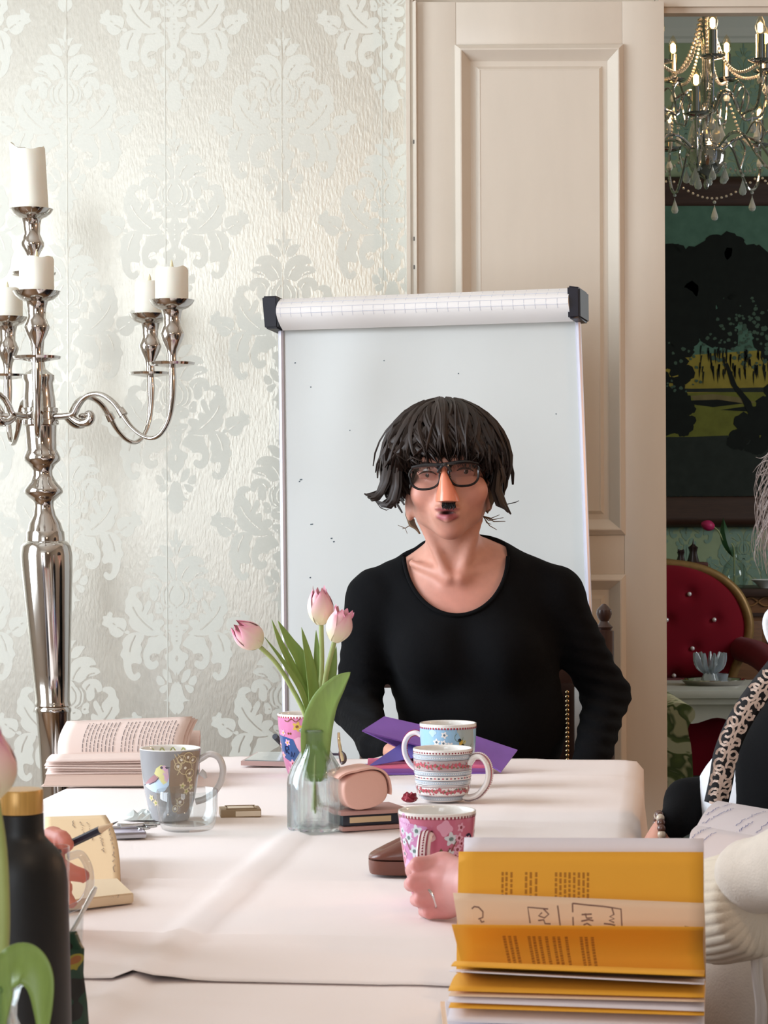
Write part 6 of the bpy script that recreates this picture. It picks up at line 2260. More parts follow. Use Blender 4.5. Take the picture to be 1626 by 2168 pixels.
for k, (a, x, y) in enumerate(((0.1, -.01, .0), (-.25, .0, .012), (.5, .006, -.002))):
    d = Vector((math.cos(a), math.sin(a), 0)); s_ = Vector((-d.y, d.x, 0))
    z0 = .0012 + .0022 * k
    kk = obj('key', tube([Vector((x, y, z0)) + d * t for t in (-.022, .02)], .0026, 6, flat=.5), M_key, key)
    obj('key_bow', tube([Vector((x, y, z0)) + d * (.027 + .008 * math.cos(t * .63)) + s_ * .008 * math.sin(t * .63) for t in range(10)], .0018, 6, closed=True), M_key, kk)
obj('key_ring', tube([(.026 + .011 * math.cos(t * .5236), .008 + .011 * math.sin(t * .5236), .0065) for t in range(12)], .0009, 6, closed=True), M_key, key)
pk_ = on_table(312, 1737)
pkt = thing('sweet_packet', 'crumpled clear and white sweet packet lying left of the grey mug', 'packet', (pk_.x, pk_.y, SURF))
rg = random.Random(8)
pts = {}
def crump(u, v):
    k = (round(u * 8), round(v * 6))
    if k not in pts: pts[k] = rg.uniform(0, .010)
    e = min(u, 1 - u, v, 1 - v) * 4
    return Vector((-.032 + .05 * u + .006 * math.sin(v * 9), -.018 + .034 * v, .0008 + .004 * min(1, e) + pts[k] * min(1, e)))
obj('foil', thick_grid(lambda u, v: crump(1 - u, v), 8, 6, .0005) if surf_normal(crump, .5, .5).z < 0 else thick_grid(crump, 8, 6, .0005), mat('pale_foil', (200, 204, 200), 0.25, .2), pkt, smooth=False)

# ---- black bottle with a gilt bamboo cap
bpx = at(43, 1900, 1.81)
bt = thing('drink_bottle', 'matt black bottle with a bamboo lid in the left foreground', 'bottle', (bpx.x, 1.81, TABLE_Z + .001))
sb = 1.81 / F_PX
def bzz(py): return CAM_Z - (py - CY) * sb - TABLE_Z + .003
M_mattblk = mat('matt_black_coating', (15, 15, 16), 0.48, bump=0.05, bscale=900)
obj('body', lathe([(0.0, 0.0), (.036, 0.0), (.0395, .004), (.0402, .01), (.0400, .05), (.0393, bzz(2050)), (.0384, bzz(1950)), (.0377, bzz(1880)), (.0365, bzz(1850)), (.034, bzz(1826)), (.0295, bzz(1806)), (.0235, bzz(1790)), (.0196, bzz(1778)), (.0188, bzz(1762)), (.0186, bzz(1730)), (0.0, bzz(1730))], 64), M_mattblk, bt, angle=60)
obj('lid', lathe([(0.0, bzz(1728)), (.0182, bzz(1728)), (.0185, bzz(1725)), (.0186, bzz(1682)), (.0178, bzz(1678)), (0.0, bzz(1677))], 48), mat('bamboo', (196, 152, 84), 0.32, .25, noise=.15, nscale=8, stretch=(60, 60, 1)), bt, angle=50)
# ---- chocolate wrapper behind it
cw = thing('chocolate_wrapper', 'dark green and yellow chocolate wrapper standing right behind the black bottle', 'wrapper', tuple(at(168, 2180, 1.95)))
cwz = TABLE_Z + .002
L0 = [at(150, 1976, 1.95), at(162, 1972, 1.95), at(172, 1998, 1.95), at(178, 2008, 1.95), at(176, 2060, 1.95), at(184, 2120, 1.95), at(190, 2200, 1.95)]
def cwf(u, v):
    i = v * (len(L0) - 1); k = min(int(i), len(L0) - 2); t = i - k
    r = L0[k].lerp(L0[k + 1], t)
    r.z = max(r.z, cwz)
    return Vector((r.x - .040 * (1 - u), r.y + .014 * math.sin(math.pi * u) * -1 + .02 * (1 - u), r.z))
m = bpy.data.materials.new('wrapper_print'); m.use_nodes = True
nt = m.node_tree; b = nt.nodes['Principled BSDF']; b.inputs['Roughness'].default_value = 0.3
tc = nt.nodes.new('ShaderNodeTexCoord'); nz = nt.nodes.new('ShaderNodeTexNoise'); nz.inputs['Scale'].default_value = 38; nz.inputs['Detail'].default_value = 1
cr = nt.nodes.new('ShaderNodeValToRGB'); e = cr.color_ramp.elements
cr.color_ramp.interpolation = 'CONSTANT'
e[0].position, e[0].color = 0.0, (*lin((20, 22, 20)), 1)
e[1].position, e[1].color = 0.46, (*lin((20, 60, 44)), 1)
q = e.new(0.56); q.color = (*lin((150, 140, 40)), 1)
q = e.new(0.60); q.color = (*lin((150, 92, 40)), 1)
q = e.new(0.67); q.color = (*lin((24, 20, 20)), 1)
nt.links.new(tc.outputs['Object'], nz.inputs['Vector']); nt.links.new(nz.outputs['Fac'], cr.inputs['Fac']); nt.links.new(cr.outputs['Color'], b.inputs['Base Color'])
obj('foil', thick_grid(cwf, 8, 24, .0008), m, cw, world=True, angle=180)

# ---- glass mug of tea at the left and a spoon in a small glass
gm = at(92, 2000, 2.30)
GM = Vector((gm.x, 2.30, SURF))
tm = thing('glass_mug', 'clear glass mug with a ring handle, behind the black bottle', 'mug', tuple(GM))
Hm = at(90, 1793, 2.30).z - SURF
obj('glass', lathe([(0, .001), (.020, .001), (.024, .004), (.0262, Hm * .5), (.0268, Hm), (.0256, Hm), (.0248, Hm * .5), (.022, .008), (0, .008)], 40, cap=False), M_tglass, tm)
M_hglass = clear_glass('handle_glass', (0.86, 0.85, 0.88), 0.05, 1.5, 2.2)
hp_ = [Vector((.0255, 0, Hm - .010)), Vector((.038, 0, Hm - .008)), Vector((.046, 0, Hm - .022)), Vector((.047, 0, Hm - .040)), Vector((.040, 0, Hm - .055)), Vector((.0255, 0, Hm - .064))]
obj('handle', tube(hp_, .0042, 12, flat=1.5, sm=6), M_hglass, tm)
sg = at(128, 2040, 2.14)
sgz = SURF
sgl = thing('drinking_glass', 'small clear glass holding a teaspoon, mostly hidden by the black bottle', 'glass', (sg.x, 2.14, sgz))
hgl = at(160, 1932, 2.14).z - SURF
obj('glass', lathe([(0, .001), (.017, .001), (.019, .003), (.0222, hgl), (.0212, hgl), (.018, .006), (0, .006)], 36, cap=False), M_tglass, sgl)
spn = thing('teaspoon', 'steel teaspoon leaning to the right out of the small glass', 'spoon', (sg.x, 2.14, sgz + .008))
e0, e1 = Vector((sg.x - .012, 2.14, sgz + .012)), at(203, 1878, 2.14)
obj('handle', tube([e0.lerp(e1, t) for t in (0.1, .4, .7, .95, 1.0)], [.0016, .0018, .0021, .0026, .0016], 8), M_silver, spn, world=True)
obj('bowl', sphere(e0 + Vector((0, 0, .004)), (.005, .003, .009)), M_silver, spn, world=True)
# ---- pencil
pcl = thing('pencil', 'black pencil with a sharpened wooden tip, held by the fingers at the left', 'pencil', tuple(at(180, 1772, 2.42)))
P0, P1, P2, P3 = at(60, 1829, 2.43), at(212, 1757, 2.40), at(240, 1744, 2.395), at(250, 1739, 2.393)
obj('barrel', tube([P0, P1], .0042, 6), mat('pencil_black', (36, 36, 52), 0.4), pcl, world=True, angle=30)
obj('cone', tube([P1, P2], [.0040, .0012], 12), mat('bare_wood', (214, 184, 150), 0.7), pcl, world=True)
obj('lead', tube([P2, P3], [.0012, .0003], 8), mat('graphite', (70, 70, 76), 0.4), pcl, world=True)
# ================================================================== people
M_skin = mat('skin', (205, 150, 128), 0.5, noise=0.06, nscale=60, bump=0.05, bscale=500, attr=True, sss=0.12)
M_knit = mat('black_knit', (8, 8, 10), 0.95, spec=0.2, bump=0.25, bscale=260)
M_trou = mat('dark_trousers', (34, 36, 46), 0.85)
M_shoe = mat('dark_shoe', (30, 26, 26), 0.5)
SK = np.array(lin((202, 146, 126)))
SK_RED = np.array(lin((204, 124, 108)))
LIP = np.array(lin((150, 66, 80)))
DARK = np.array(lin((60, 26, 24)))


def P(*a): return np.array(at(*a))


def skin_colors(v, spots):
    """Base skin with soft patches: (centre, radius, colour, amount)."""
    c = np.tile(SK, (len(v), 1))
    for ctr, r, col, amt in spots:
        r = np.array(r if isinstance(r, (tuple, list)) else (r, r, r), float)
        d = (((v - np.array(ctr)) / r) ** 2).sum(1)
        w = (amt * np.clip(1.6 - d * 1.0, 0, 1) if amt > 0.8 else amt * np.exp(-d))[:, None]
        c = c * (1 - w) + col * w
    return np.concatenate([c, np.ones((len(v), 1))], 1)


def body_obj(name, vf, m, parent, colors=None):
    return obj(name, vf, m, parent, world=True, colors=colors, angle=180)


def hand(B, wrist, knuckles, joints, rads, thumb, k=0.006, palm_r=0.017, kr=0.70):
    """A hand blended into body B: wrist, four knuckles, per finger its joints, thumb joints."""
    w = Vector(wrist)
    for i, kn in enumerate(knuckles):
        B.cap(w, kn, palm_r, palm_r * kr, 0.010)
    for i in range(3): B.cap(Vector(knuckles[i]).lerp(w, .12), Vector(knuckles[i + 1]).lerp(w, .12), palm_r * kr, palm_r * kr, 0.006)
    for kn, js, r in zip(knuckles, joints, rads):
        prev = Vector(kn)
        for q, jn in enumerate(js):
            rr = r * (1 - .09 * q)
            B.cap(prev, jn, rr, rr * .92, k if q else 0.008)
            prev = Vector(jn)
    prev = w.lerp(Vector(knuckles[0]), .35)
    for q, jn in enumerate(thumb):
        B.cap(prev, jn, .0125 - .0015 * q, .0112 - .0015 * q, 0.008)
        prev = Vector(jn)


# ---------------------------------------------------------------- the woman at the head of the table
WY = 4.47
woman = thing('person', 'woman in a black top with dark wig and novelty glasses, seated before the flip chart', 'person', (at(1000, 1600, 4.6).x, 4.62, 0))


def torso_prims(B, off):
    B.ell(P(990, 1345, 4.57), (.178 + off, .108 + off, .20 + off), .03)
    B.cap(P(808, 1268, 4.585), P(1172, 1262, 4.585), .052 + off, .054 + off, .04)
    B.cap(P(925, 1178, 4.585), P(800, 1254, 4.585), .036 + off, .044 + off, .03)
    B.cap(P(1020, 1176, 4.585), P(1165, 1250, 4.585), .036 + off, .046 + off, .03)
    B.ell(P(1022, 1530, 4.56), (.166 + off, .118 + off, .19 + off), .05)
    B.ell(P(915, 1388, 4.485), (.070 + off, .058 + off, .066 + off), .04)
    B.ell(P(1062, 1383, 4.485), (.072 + off, .058 + off, .066 + off), .04)


B = Body()
# head
B.ell(P(950, 985, 4.50), (.077, .094, .098), .02)
B.ell(P(951, 1045, 4.445), (.0650, .074, .084), .03)
B.ell(P(953, 1119, 4.402), (.024, .023, .020), .03)
B.ell(P(899, 1080, 4.455), (.017, .03, .022), .03); B.ell(P(1006, 1075, 4.455), (.016, .03, .022), .03)
B.ell(P(895, 1045, 4.405), .024, .025); B.ell(P(1006, 1038, 4.405), .024, .025)
B.ell(P(947, 1084, 4.385), (.030, .022, .024), .02)
B.ell(P(946, 975, 4.385), (.055, .02, .014), .02)
B.cap(P(941, 995, 4.374), P(946, 1050, 4.352), .007, .012, .010)
B.ell(P(932, 1054, 4.366), .009, .006); B.ell(P(960, 1052, 4.366), .009, .006)
B.cut(P(905, 1004, 4.362), (.020, .014, .0115), .008); B.cut(P(984, 997, 4.362), (.020, .014, .0115), .008)
B.cap(P(888, 1001, 4.385), P(922, 1000, 4.380), .005, .005, .005); B.cap(P(968, 993, 4.380), P(1002, 992, 4.386), .005, .005, .005)
B.cap(P(888, 1010, 4.386), P(922, 1011, 4.381), .0038, .0038, .005); B.cap(P(968, 1004, 4.381), P(1002, 1002, 4.386), .0038, .0038, .005)
B.ell(P(946, 1075, 4.362), (.027, .010, .0065), .006)
B.cap(P(921, 1084, 4.374), P(946, 1077, 4.358), .0042, .0055, .004); B.cap(P(946, 1077, 4.358), P(975, 1080, 4.374), .0055, .0042, .004)
B.cap(P(926, 1091, 4.369), P(947, 1097, 4.355), .006, .0085, .004); B.cap(P(947, 1097, 4.355), P(970, 1089, 4.369), .0085, .006, .004)
B.cut(P(947, 1085.5, 4.352), (.0135, .018, .0034), .002)
B.ell(P(868, 1070, 4.475), (.010, .019, .032), .010); B.ell(P(1035, 1050, 4.475), (.009, .019, .032), .010)
B.cut(P(862, 1066, 4.458), (.005, .006, .014), .006)
# neck
B.cap(P(953, 1095, 4.515), P(968, 1230, 4.57), .051, .060, .018)
B.cap(P(953, 1122, 4.405), P(900, 1084, 4.462), .012, .013, .010); B.cap(P(953, 1122, 4.405), P(1006, 1079, 4.462), .012, .013, .010)
B.cap(P(893, 1100, 4.495), P(948, 1224, 4.487), .010, .008, .016); B.cap(P(1012, 1098, 4.50), P(974, 1224, 4.487), .010, .008, .016)
torso_prims(B, -.008)
B.cap(P(950, 1222, 4.482), P(872, 1192, 4.530), .008, .007, .012); B.cap(P(974, 1222, 4.482), P(1062, 1188, 4.530), .008, .007, .012)
# arms inside the sleeves and hands
B.cap(P(783, 1262, 4.585), P(753, 1500, 4.53), .042, .034, .02); B.cap(P(753, 1500, 4.53), P(795, 1578, 4.30), .034, .024, .02)
B.cap(P(1180, 1257, 4.585), P(1281, 1470, 4.60), .044, .036, .02); B.cap(P(1281, 1470, 4.60), P(1240, 1640, 4.43), .034, .026, .02)
wv = at(805, 1583, 4.27); kn = [at(842 + 3 * i, 1590 + 3 * i, 4.185 - .006 * i + .02 * (i - 1.5) * 0) + Vector((.0, .018 * (1.5 - i), 0)) for i in range(4)]
hand(B, wv, kn, [[k_ + Vector((.032, -.022, .004)), k_ + Vector((.052, -.036, -.010)), k_ + Vector((.062, -.044, -.020))] for k_ in kn], [.0088, .0090, .0086, .0076], [wv + Vector((.012, -.03, .012)), wv + Vector((.035, -.06, .006))], .004, .013)
v, f = B.mesh(0.0042, relax=1)
spots = [(P(947, 1094, 4.358), (.022, .016, .0082), LIP, .85), (P(946, 1078, 4.362), (.022, .014, .0045), LIP, .85), (P(947, 1085.5, 4.368), (.016, .03, .0032), DARK, .95),
         (P(895, 1050, 4.40), .028, SK_RED, .5), (P(1004, 1046, 4.40), .028, SK_RED, .5), (P(952, 1125, 4.39), .022, SK_RED, .35), (P(960, 1265, 4.46), (.08, .08, .06), SK_RED, .45), (P(905, 1003, 4.375), (.026, .03, .016), np.array(lin((150, 98, 90))), .6), (P(984, 997, 4.375), (.026, .03, .016), np.array(lin((150, 98, 90))), .6)]
body_obj('body', (v, f), M_skin, woman, skin_colors(v, spots))
M_eye = mat('eye_white', (226, 218, 210), 0.2, coat=.5); M_iris = mat('brown_iris', (58, 36, 26), 0.15, coat=.6)
for px, py in ((905, 1004), (984, 997)):
    e = obj('eye', sphere(at(px, py, 4.391), .0118, 16, 12), M_eye, woman, world=True)
    obj('iris', sphere(at(px + 1, py + .5, 4.3815), (.0066, .0030, .0066), 14, 8), M_iris, e, world=True)
    obj('eyelash', tube([at(px - 19, py + 1, 4.378), at(px - 8, py - 5, 4.3735), at(px + 8, py - 5, 4.3735), at(px + 19, py + 1, 4.378)], [.0008, .0018, .0018, .0008], 6, sm=3), mat('brow_hair', (62, 44, 36), .8), woman, world=True)
    obj('eyebrow', tube([at(px - 24, py - 17, 4.384), at(px, py - 24, 4.372), at(px + 24, py - 18, 4.384)], [.002, .0034, .002], 6, sm=3), mat('brow_hair', (62, 44, 36), .8), woman, world=True)
# black top
B = Body()
torso_prims(B, 0)
B.cap(P(788, 1276, 4.585), P(755, 1490, 4.53), .054, .045, .03); B.cap(P(754, 1495, 4.53), P(800, 1580, 4.29), .046, .034, .025); B.cap(P(800, 1580, 4.29), P(826, 1588, 4.235), .034, .027, .01)
B.cap(P(1176, 1272, 4.585), P(1283, 1470, 4.60), .056, .046, .03); B.cap(P(1283, 1472, 4.60), P(1246, 1640, 4.43), .045, .036, .025)
c0 = at(966, 1172, 4.5)
B.cyl_cut(c0.x, c0.z, .103, .120, 4.575, .004)


def folds(x, y, z):
    xl, xr_ = at(753, 1500, 4.5).x, at(1281, 1470, 4.5).x
    w = np.exp(-((x - xl) / .07) ** 2 - ((z - at(750, 1510, 4.5).z) / .13) ** 2) + np.exp(-((x - xr_) / .07) ** 2 - ((z - at(1281, 1490, 4.5).z) / .16) ** 2)
    wr = 0.0034 * w * np.sin(230 * z + 60 * x)
    return wr + 0.0016 * np.sin(70 * x + 22 * z) * np.clip((1.02 - z) * 8, 0, 1) * np.clip((z - .75) * 8, 0, 1) + .0010 * np.sin(120 * (x + z * .7)) * np.clip((z - .95) * 6, 0, 1)


v, f = B.mesh(0.0055, disp=folds, relax=1)
body_obj('black_top', (v, f), M_knit, woman)
# neckline binding following the cut
nk = []
top_y = []
V = v
for i in range(61):
    a = math.pi * (0.02 + 0.96 * i / 60)
    x, z = c0.x + .1035 * math.cos(a), c0.z - .1205 * math.sin(a)
    near = V[(np.abs(V[:, 0] - x) < .009) & (np.abs(V[:, 2] - z) < .009)]
    if len(near) == 0: continue
    nk.append(Vector((x, near[:, 1].min() + .0015, z)))
for _ in range(4): nk = [nk[0]] + [(nk[i - 1] + nk[i] * 2 + nk[i + 1]) / 4 for i in range(1, len(nk) - 1)] + [nk[-1]]
obj('neck_binding', tube(nk, .0042, 8), M_knit, woman, world=True)
# trousers and shoes below the table
B = Body()
pel = P(1020, 1690, 4.62); pel[2] = .60
for s in (-1, 1):
    hipj = pel + np.array([s * .09, 0, 0]); knee = pel + np.array([s * .10, -.42, -.02]); ank = np.array([knee[0], knee[1] - .02, .09])
    B.cap(hipj, knee, .082, .060, .05); B.cap(knee, ank, .056, .036, .03)
B.ell(pel, (.175, .13, .12), .05)
v, f = B.mesh(0.011)
body_obj('trousers', (v, f), M_trou, woman)
for s in (-1, 1):
    q = pel + np.array([s * .10, -.42, 0])
    obj('shoe', sphere((q[0], q[1] - .08, .045), (.042, .13, .045)), M_shoe, woman, world=True)

# wig: a full cap of overlapping locks
M_hair = mat('wig_hair', (44, 32, 26), 0.55, noise=0.35, nscale=70, stretch=(1, 1, .25), spec=.45)
M_hair2 = mat('brown_hair', (112, 88, 66), 0.5, noise=0.25, nscale=80)
rg = random.Random(14)
WC = at(940, 968, 4.50)
WR = Vector((.106, .112, .104))


def lock(mb, path, w, th):
    n = len(path)
    P_ = [Vector(p) for p in path]
    v, f = [], []
    for i, p in enumerate(P_):
        t = (P_[min(i + 1, n - 1)] - P_[max(i - 1, 0)]).normalized()
        o = (p - WC); o = o - t * o.dot(t)
        o = o.normalized() if o.length > 1e-5 else Vector((0, -1, 0))
        s = t.cross(o)
        q = i / (n - 1)
        ww = w * (0.45 + .55 * math.sin(math.pi * min(q * .8 + .2, 1))) * (1 if q < .75 else max(.06, (1 - q) / .25))
        v += [p + s * ww * .5, p + o * th * (1 if q < .9 else .3), p - s * ww * .5, p - o * th * .6]
    for i in range(n - 1):
        for k in range(4):
            k2 = (k + 1) % 4
            f.append((i * 4 + k, i * 4 + k2, (i + 1) * 4 + k2, (i + 1) * 4 + k))
    mb.add((v, f))


def on_wig(az, el, r=1.0):
    """az 0 faces the camera, positive to the picture's right; el from -90 to 90."""
    a, e = math.radians(az), math.radians(el)
    return WC + Vector((WR.x * math.cos(e) * math.sin(a), -WR.y * math.cos(e) * math.cos(a), WR.z * math.sin(e))) * r


wig = MB()
cap_b = Body()
cap_b.ell(np.array(WC) + np.array([0, .012, .004]), (WR.x * .93, WR.y * .92, WR.z * .95), .01)
cap_b.cut(P(950, 1075, 4.36), (.076, .10, .082), .02)
cap_b.cut(P(952, 1130, 4.44), (.070, .16, .09), .02)
v, f = cap_b.mesh(0.006)
wig.add((v.tolist(), f.tolist()))
for i in range(900):
    az = rg.uniform(-180, 180)
    e0 = rg.uniform(20, 88)
    front = abs(az - 4) < 62
    if front: hem = rg.uniform(-11, 2) - 7 * abs(az) / 60
    elif abs(az) < 115: hem = rg.uniform(-46, -28)
    else: hem = rg.uniform(-52, -34)
    if not front and rg.random() < .3: hem += rg.uniform(5, 25)
    n = 9
    r0 = rg.uniform(.93, 1.13)
    sweep = rg.uniform(6, 34) * (1 if az < 12 else -.5) * (-1 if rg.random() < .25 else 1)
    flick = rg.uniform(.0, .10) if not front else rg.uniform(-.02, .04)
    if not front and abs(az) < 125 and rg.random() < .45: flick = rg.uniform(.10, .34)
    path = []
    for q in range(n):
        t = q / (n - 1)
        el = e0 + (hem - e0) * t
        a2 = az + sweep * (t - .5) * (1 if front else .35) + 7 * math.sin(4 * t + i * 1.7)
        path.append(on_wig(a2, el, r0 + .035 * math.sin(math.pi * t) + flick * max(0, t - .55) ** 1.4 * 2.4))
    if front: path = [WC + (p_ - WC) * (1 + .20 * (q / (n - 1)) ** 2) for q, p_ in enumerate(path)]
    lock(wig, path, rg.uniform(.005, .014), rg.uniform(.002, .005))
# flicked ends at both sides, and loose wisps
def wisp(pts, w, th=.002, mb=None):
    lock(wig if mb is None else mb, [at(*p) for p in pts], w, th)


for k in range(16):
    j = rg.uniform(-9, 9); d = rg.uniform(-.05, .05)
    wisp([(826 + j, 985 + j, 4.46 + d), (816 + j, 1020, 4.45 + d), (806 + j * .5, 1042, 4.45 + d), (792 + j, 1052 + j * .5, 4.45 + d), (779 + j, 1054 + j, 4.45 + d)], .013, .004)
    wisp([(840 + j, 990 + j, 4.45 + d), (838 + j, 1030, 4.44 + d), (832 + j, 1058, 4.44 + d), (818 + j, 1070 + j * .4, 4.44 + d), (800 + j, 1066 + j, 4.45 + d)], .013, .004)
    wisp([(1052 + j * .6, 960 + j, 4.47 + d), (1056 + j * .6, 1000, 4.46 + d), (1052 + j, 1040, 4.46 + d), (1062 + j, 1068, 4.46 + d), (1076 + j * .8, 1084 + j * .6, 4.46 + d)], .014, .004)
    wisp([(1048 + j * .6, 950 + j, 4.47 + d), (1060 + j * .4, 985, 4.46 + d), (1066 + j * .4, 1010, 4.46 + d), (1060 + j, 1028 + j, 4.46 + d)], .010, .003)
for pts in ([(862, 880, 4.5), (872, 862, 4.48), (900, 855, 4.47), (925, 856, 4.47)], [(950, 862, 4.5), (975, 853, 4.5), (998, 866, 4.5), (1020, 884, 4.5)], [(965, 860, 4.49), (990, 858, 4.49), (1010, 874, 4.49), (1022, 896, 4.49)], [(1048, 925, 4.48), (1062, 938, 4.47), (1069, 955, 4.47), (1069, 968, 4.47)], [(955, 858, 4.52), (948, 851, 4.52), (944, 850, 4.52), (941, 852, 4.52)], [(1010, 870, 4.5), (1030, 880, 4.5), (1038, 900, 4.5), (1042, 915, 4.5)], [(1060, 1070, 4.46), (1080, 1066, 4.46), (1092, 1063, 4.46), (1099, 1060, 4.46)], [(795, 1060, 4.45), (806, 1075, 4.45), (818, 1080, 4.45), (824, 1078, 4.45)], [(862, 975, 4.37), (872, 968, 4.36), (885, 974, 4.355), (894, 976, 4.355)]):
    wisp(pts, .0030, .0012)
wo = wig.build('wig', M_hair, woman, world=True, angle=70)
tag(wo, 'dark brown tousled wig with a heavy fringe')
own = MB()
for k in range(22):
    j = rg.uniform(-5, 5)
    lock(own, [at(868 + j, 1060 + j, 4.50), at(866 + j, 1090, 4.50), at(874 + j, 1112, 4.50), at(886 + j * .5, 1126 + j, 4.50)], .010, .004)
for k in range(12):
    j = rg.uniform(-4, 4)
    lock(own, [at(1030 + j, 1030, 4.46), at(1040 + j, 1045 + j, 4.455), at(1040 + j, 1062, 4.46), at(1030 + j, 1085 + j, 4.47)], .008, .003)
for x, y in ((1058, 1090), (1048, 1100), (1066, 1096), (1040, 1110), (1070, 1104), (1052, 1122)):
    lock(own, [at(1010, 1075, 4.50), at(1022, 1092, 4.50), at((1022 + x) / 2, (1096 + y) / 2 + 4, 4.50), at(x, y, 4.50)], .0028, .0012)
for x, y in ((852, 1120), (862, 1130), (842, 1112)):
    lock(own, [at(878, 1100, 4.5), at(868, 1112, 4.5), at(858, 1118, 4.5), at(x, y, 4.5)], .002, .001)
ho = tag(own.build('hair', M_hair2, woman, world=True, angle=70), 'light brown hair showing below the wig')
ho['kind'] = 'stuff'

# novelty glasses with false nose and moustache
ng = thing('novelty_glasses', 'black rimmed joke glasses with pink false nose and moustache on the woman', 'glasses', tuple(at(941, 1000, 4.34)))
M_rim = mat('black_rim_plastic', (22, 20, 22), 0.22, coat=.3)
M_lens = clear_glass('lens_plastic', (0.86, 0.83, 0.82), 0.02, 1.45, 1.6)


def lens_loop(cx_, cy_, rx, ry, tilt, n=36):
    o = []
    for k in range(n):
        t = 2 * math.pi * k / n
        x = rx * (abs(math.cos(t)) ** .8) * (1 if math.cos(t) > 0 else -1); y = ry * (abs(math.sin(t)) ** .8) * (1 if math.sin(t) > 0 else -1)
        if y < 0: x *= 1.06
        xx = x * math.cos(tilt) - y * math.sin(tilt); yy = x * math.sin(tilt) + y * math.cos(tilt)
        px = cx_ + xx
        o.append(at(px, cy_ + yy, 4.340 + .00000 + .0000035 * (px - 944) ** 2))
    return o


for cx_, cy_ in ((900, 1010), (982, 1003)):
    L = lens_loop(cx_, cy_, 31, 26, -.09)
    obj('rim', tube(L, .0023, 8, closed=True, flat=1.2), M_rim, ng, world=True)
    n = len(L); c = sum(L, Vector()) / n
    obj('lens', ([tuple(c + Vector((0, -.001, 0)))] + [tuple(p) for p in L], [(0, 1 + i, 1 + (i + 1) % n) for i in range(n)]), M_lens, ng, world=True)
obj('brow_bar', tube([at(872, 990, 4.352), at(900, 985, 4.339), at(936, 984, 4.335), at(982, 978, 4.339), at(1012, 982, 4.352)], [.003, .004, .0036, .004, .003], 8, sm=3), M_rim, ng, world=True)
obj('bridge', tube([at(928, 1000, 4.339), at(936, 986, 4.331), at(946, 985, 4.331), at(954, 998, 4.339)], .0034, 8, sm=3), M_rim, ng, world=True)
for a_, b_ in (((870, 1000, 4.352), (868, 1040, 4.47)), ((1014, 993, 4.352), (1032, 1025, 4.47))):
    obj('temple', tube([at(*a_), at(*b_)], .0026, 8), M_rim, ng, world=True)


def nose(u, v):
    """u along the ridge from bridge to tip, v across."""
    ctr = 938 + 10 * u
    hw_ = 4 + 22 * u ** 1.15 + 1.5 * math.sin(3.1 * u)
    y = 988 + 64 * u
    e = (v - .5) * 2
    dpt = .006 + .026 * u ** .9
    rnd = math.sqrt(max(0, 1 - abs(e) ** 2.3))
    Y = 4.348 - dpt * rnd
    dn = 8 * max(0, u - .86) / .14 * (1 - .5 * e * e)
    return at(ctr + hw_ * e, y + dn + 6 * abs(e) ** 2 * u, Y)


nv, nf = grid(nose, 22, 16)
base = len(nv)
tipc = at(948, 1066, 4.345)
nv.append(tuple(tipc))
for j in range(16): nf.append((22 * 17 + j, base, 22 * 17 + j + 1))
obj('false_nose', (nv, nf), mat('false_nose_plastic', (226, 134, 104), 0.28, coat=.25), ng, world=True, angle=60)
mo = MB()
for k in range(90):
    x = rg.uniform(936, 964); y = 1063 + rg.uniform(-3, 3)
    mo.add(tube([at(x, y, 4.338 + rg.uniform(0, .006)), at(x + rg.uniform(-2, 2), y + 8, 4.332), at(x + rg.uniform(-4, 4), y + rg.uniform(10, 15), 4.334)], [.0016, .0014, .0004], 5))
mo.add(box(at(937, 1063, 4.34).x, at(963, 1063, 4.34).x, 4.336, 4.346, at(0, 1075, 4.34).z, at(0, 1061, 4.34).z, .002))
mb_o = mo.build('moustache', mat('moustache_black', (14, 12, 12), .6), ng, world=True, smooth=True)
mb_o['kind'] = 'stuff'

# chair behind her
M_chairw = mat('dark_turned_wood', (66, 46, 40), 0.32, noise=0.2, nscale=30, stretch=(1, 1, .3), coat=.2)
M_chairl = mat('dark_leather', (44, 28, 26), 0.4, bump=.1, bscale=200)
M_stud = mat('brass_stud', (196, 172, 130), 0.25, 1.0)
KY = 4.80
kc = at(1030, 1300, KY)
chair = thing('dining_chair', 'dark turned wood dining chair with studded leather back behind the woman', 'chair', (kc.x, KY - .22, 0))
sp_ = at(1279, 1300, KY).x - kc.x
zf = at(1279, 1283, KY).z
for s in (-1, 1):
    x = s * sp_
    pr = [(.019, 0), (.02, .05), (.022, .42), (.0205, zf - .085), (.0205, zf - .052), (.015, zf - .050), (.0185, zf - .044), (.012, zf - .038), (.009, zf - .032), (.0135, zf - .025), (.0165, zf - .017), (.0155, zf - .008), (.009, zf - .001), (.004, zf + .004), (0, zf + .005)]
    obj('back_post', lathe(pr, 16, x, .22), M_chairw, chair, angle=35)
    obj('leg', lathe([(.018, 0), (.022, .06), (.018, .12), (.024, .3), (.024, .42)], 14, x * .97, -.20), M_chairw, chair)
    obj('stretcher', tube([(x, .2, .16), (x * .97, -.18, .16)], .012, 8), M_chairw, chair)
obj('seat', box(-sp_ - .02, sp_ + .02, -.23, .22, .42, .475, .015), M_chairl, chair)
xr_ = at(1216, 1500, KY).x - kc.x
obj('back_panel', box(-xr_, xr_, .205, .235, .62, zf - .16, .008), M_chairl, chair)
for zz in (.60, zf - .15): obj('back_rail', box(-sp_, sp_, .208, .232, zz - .02, zz + .02, .004), M_chairw, chair)
for s in (-1, 1):
    for k in range(20):
        obj('stud', sphere((s * (xr_ - .016), .203, .64 + k * (zf - .82) / 19), (.0045, .003, .0045), 8, 5), M_stud, chair)


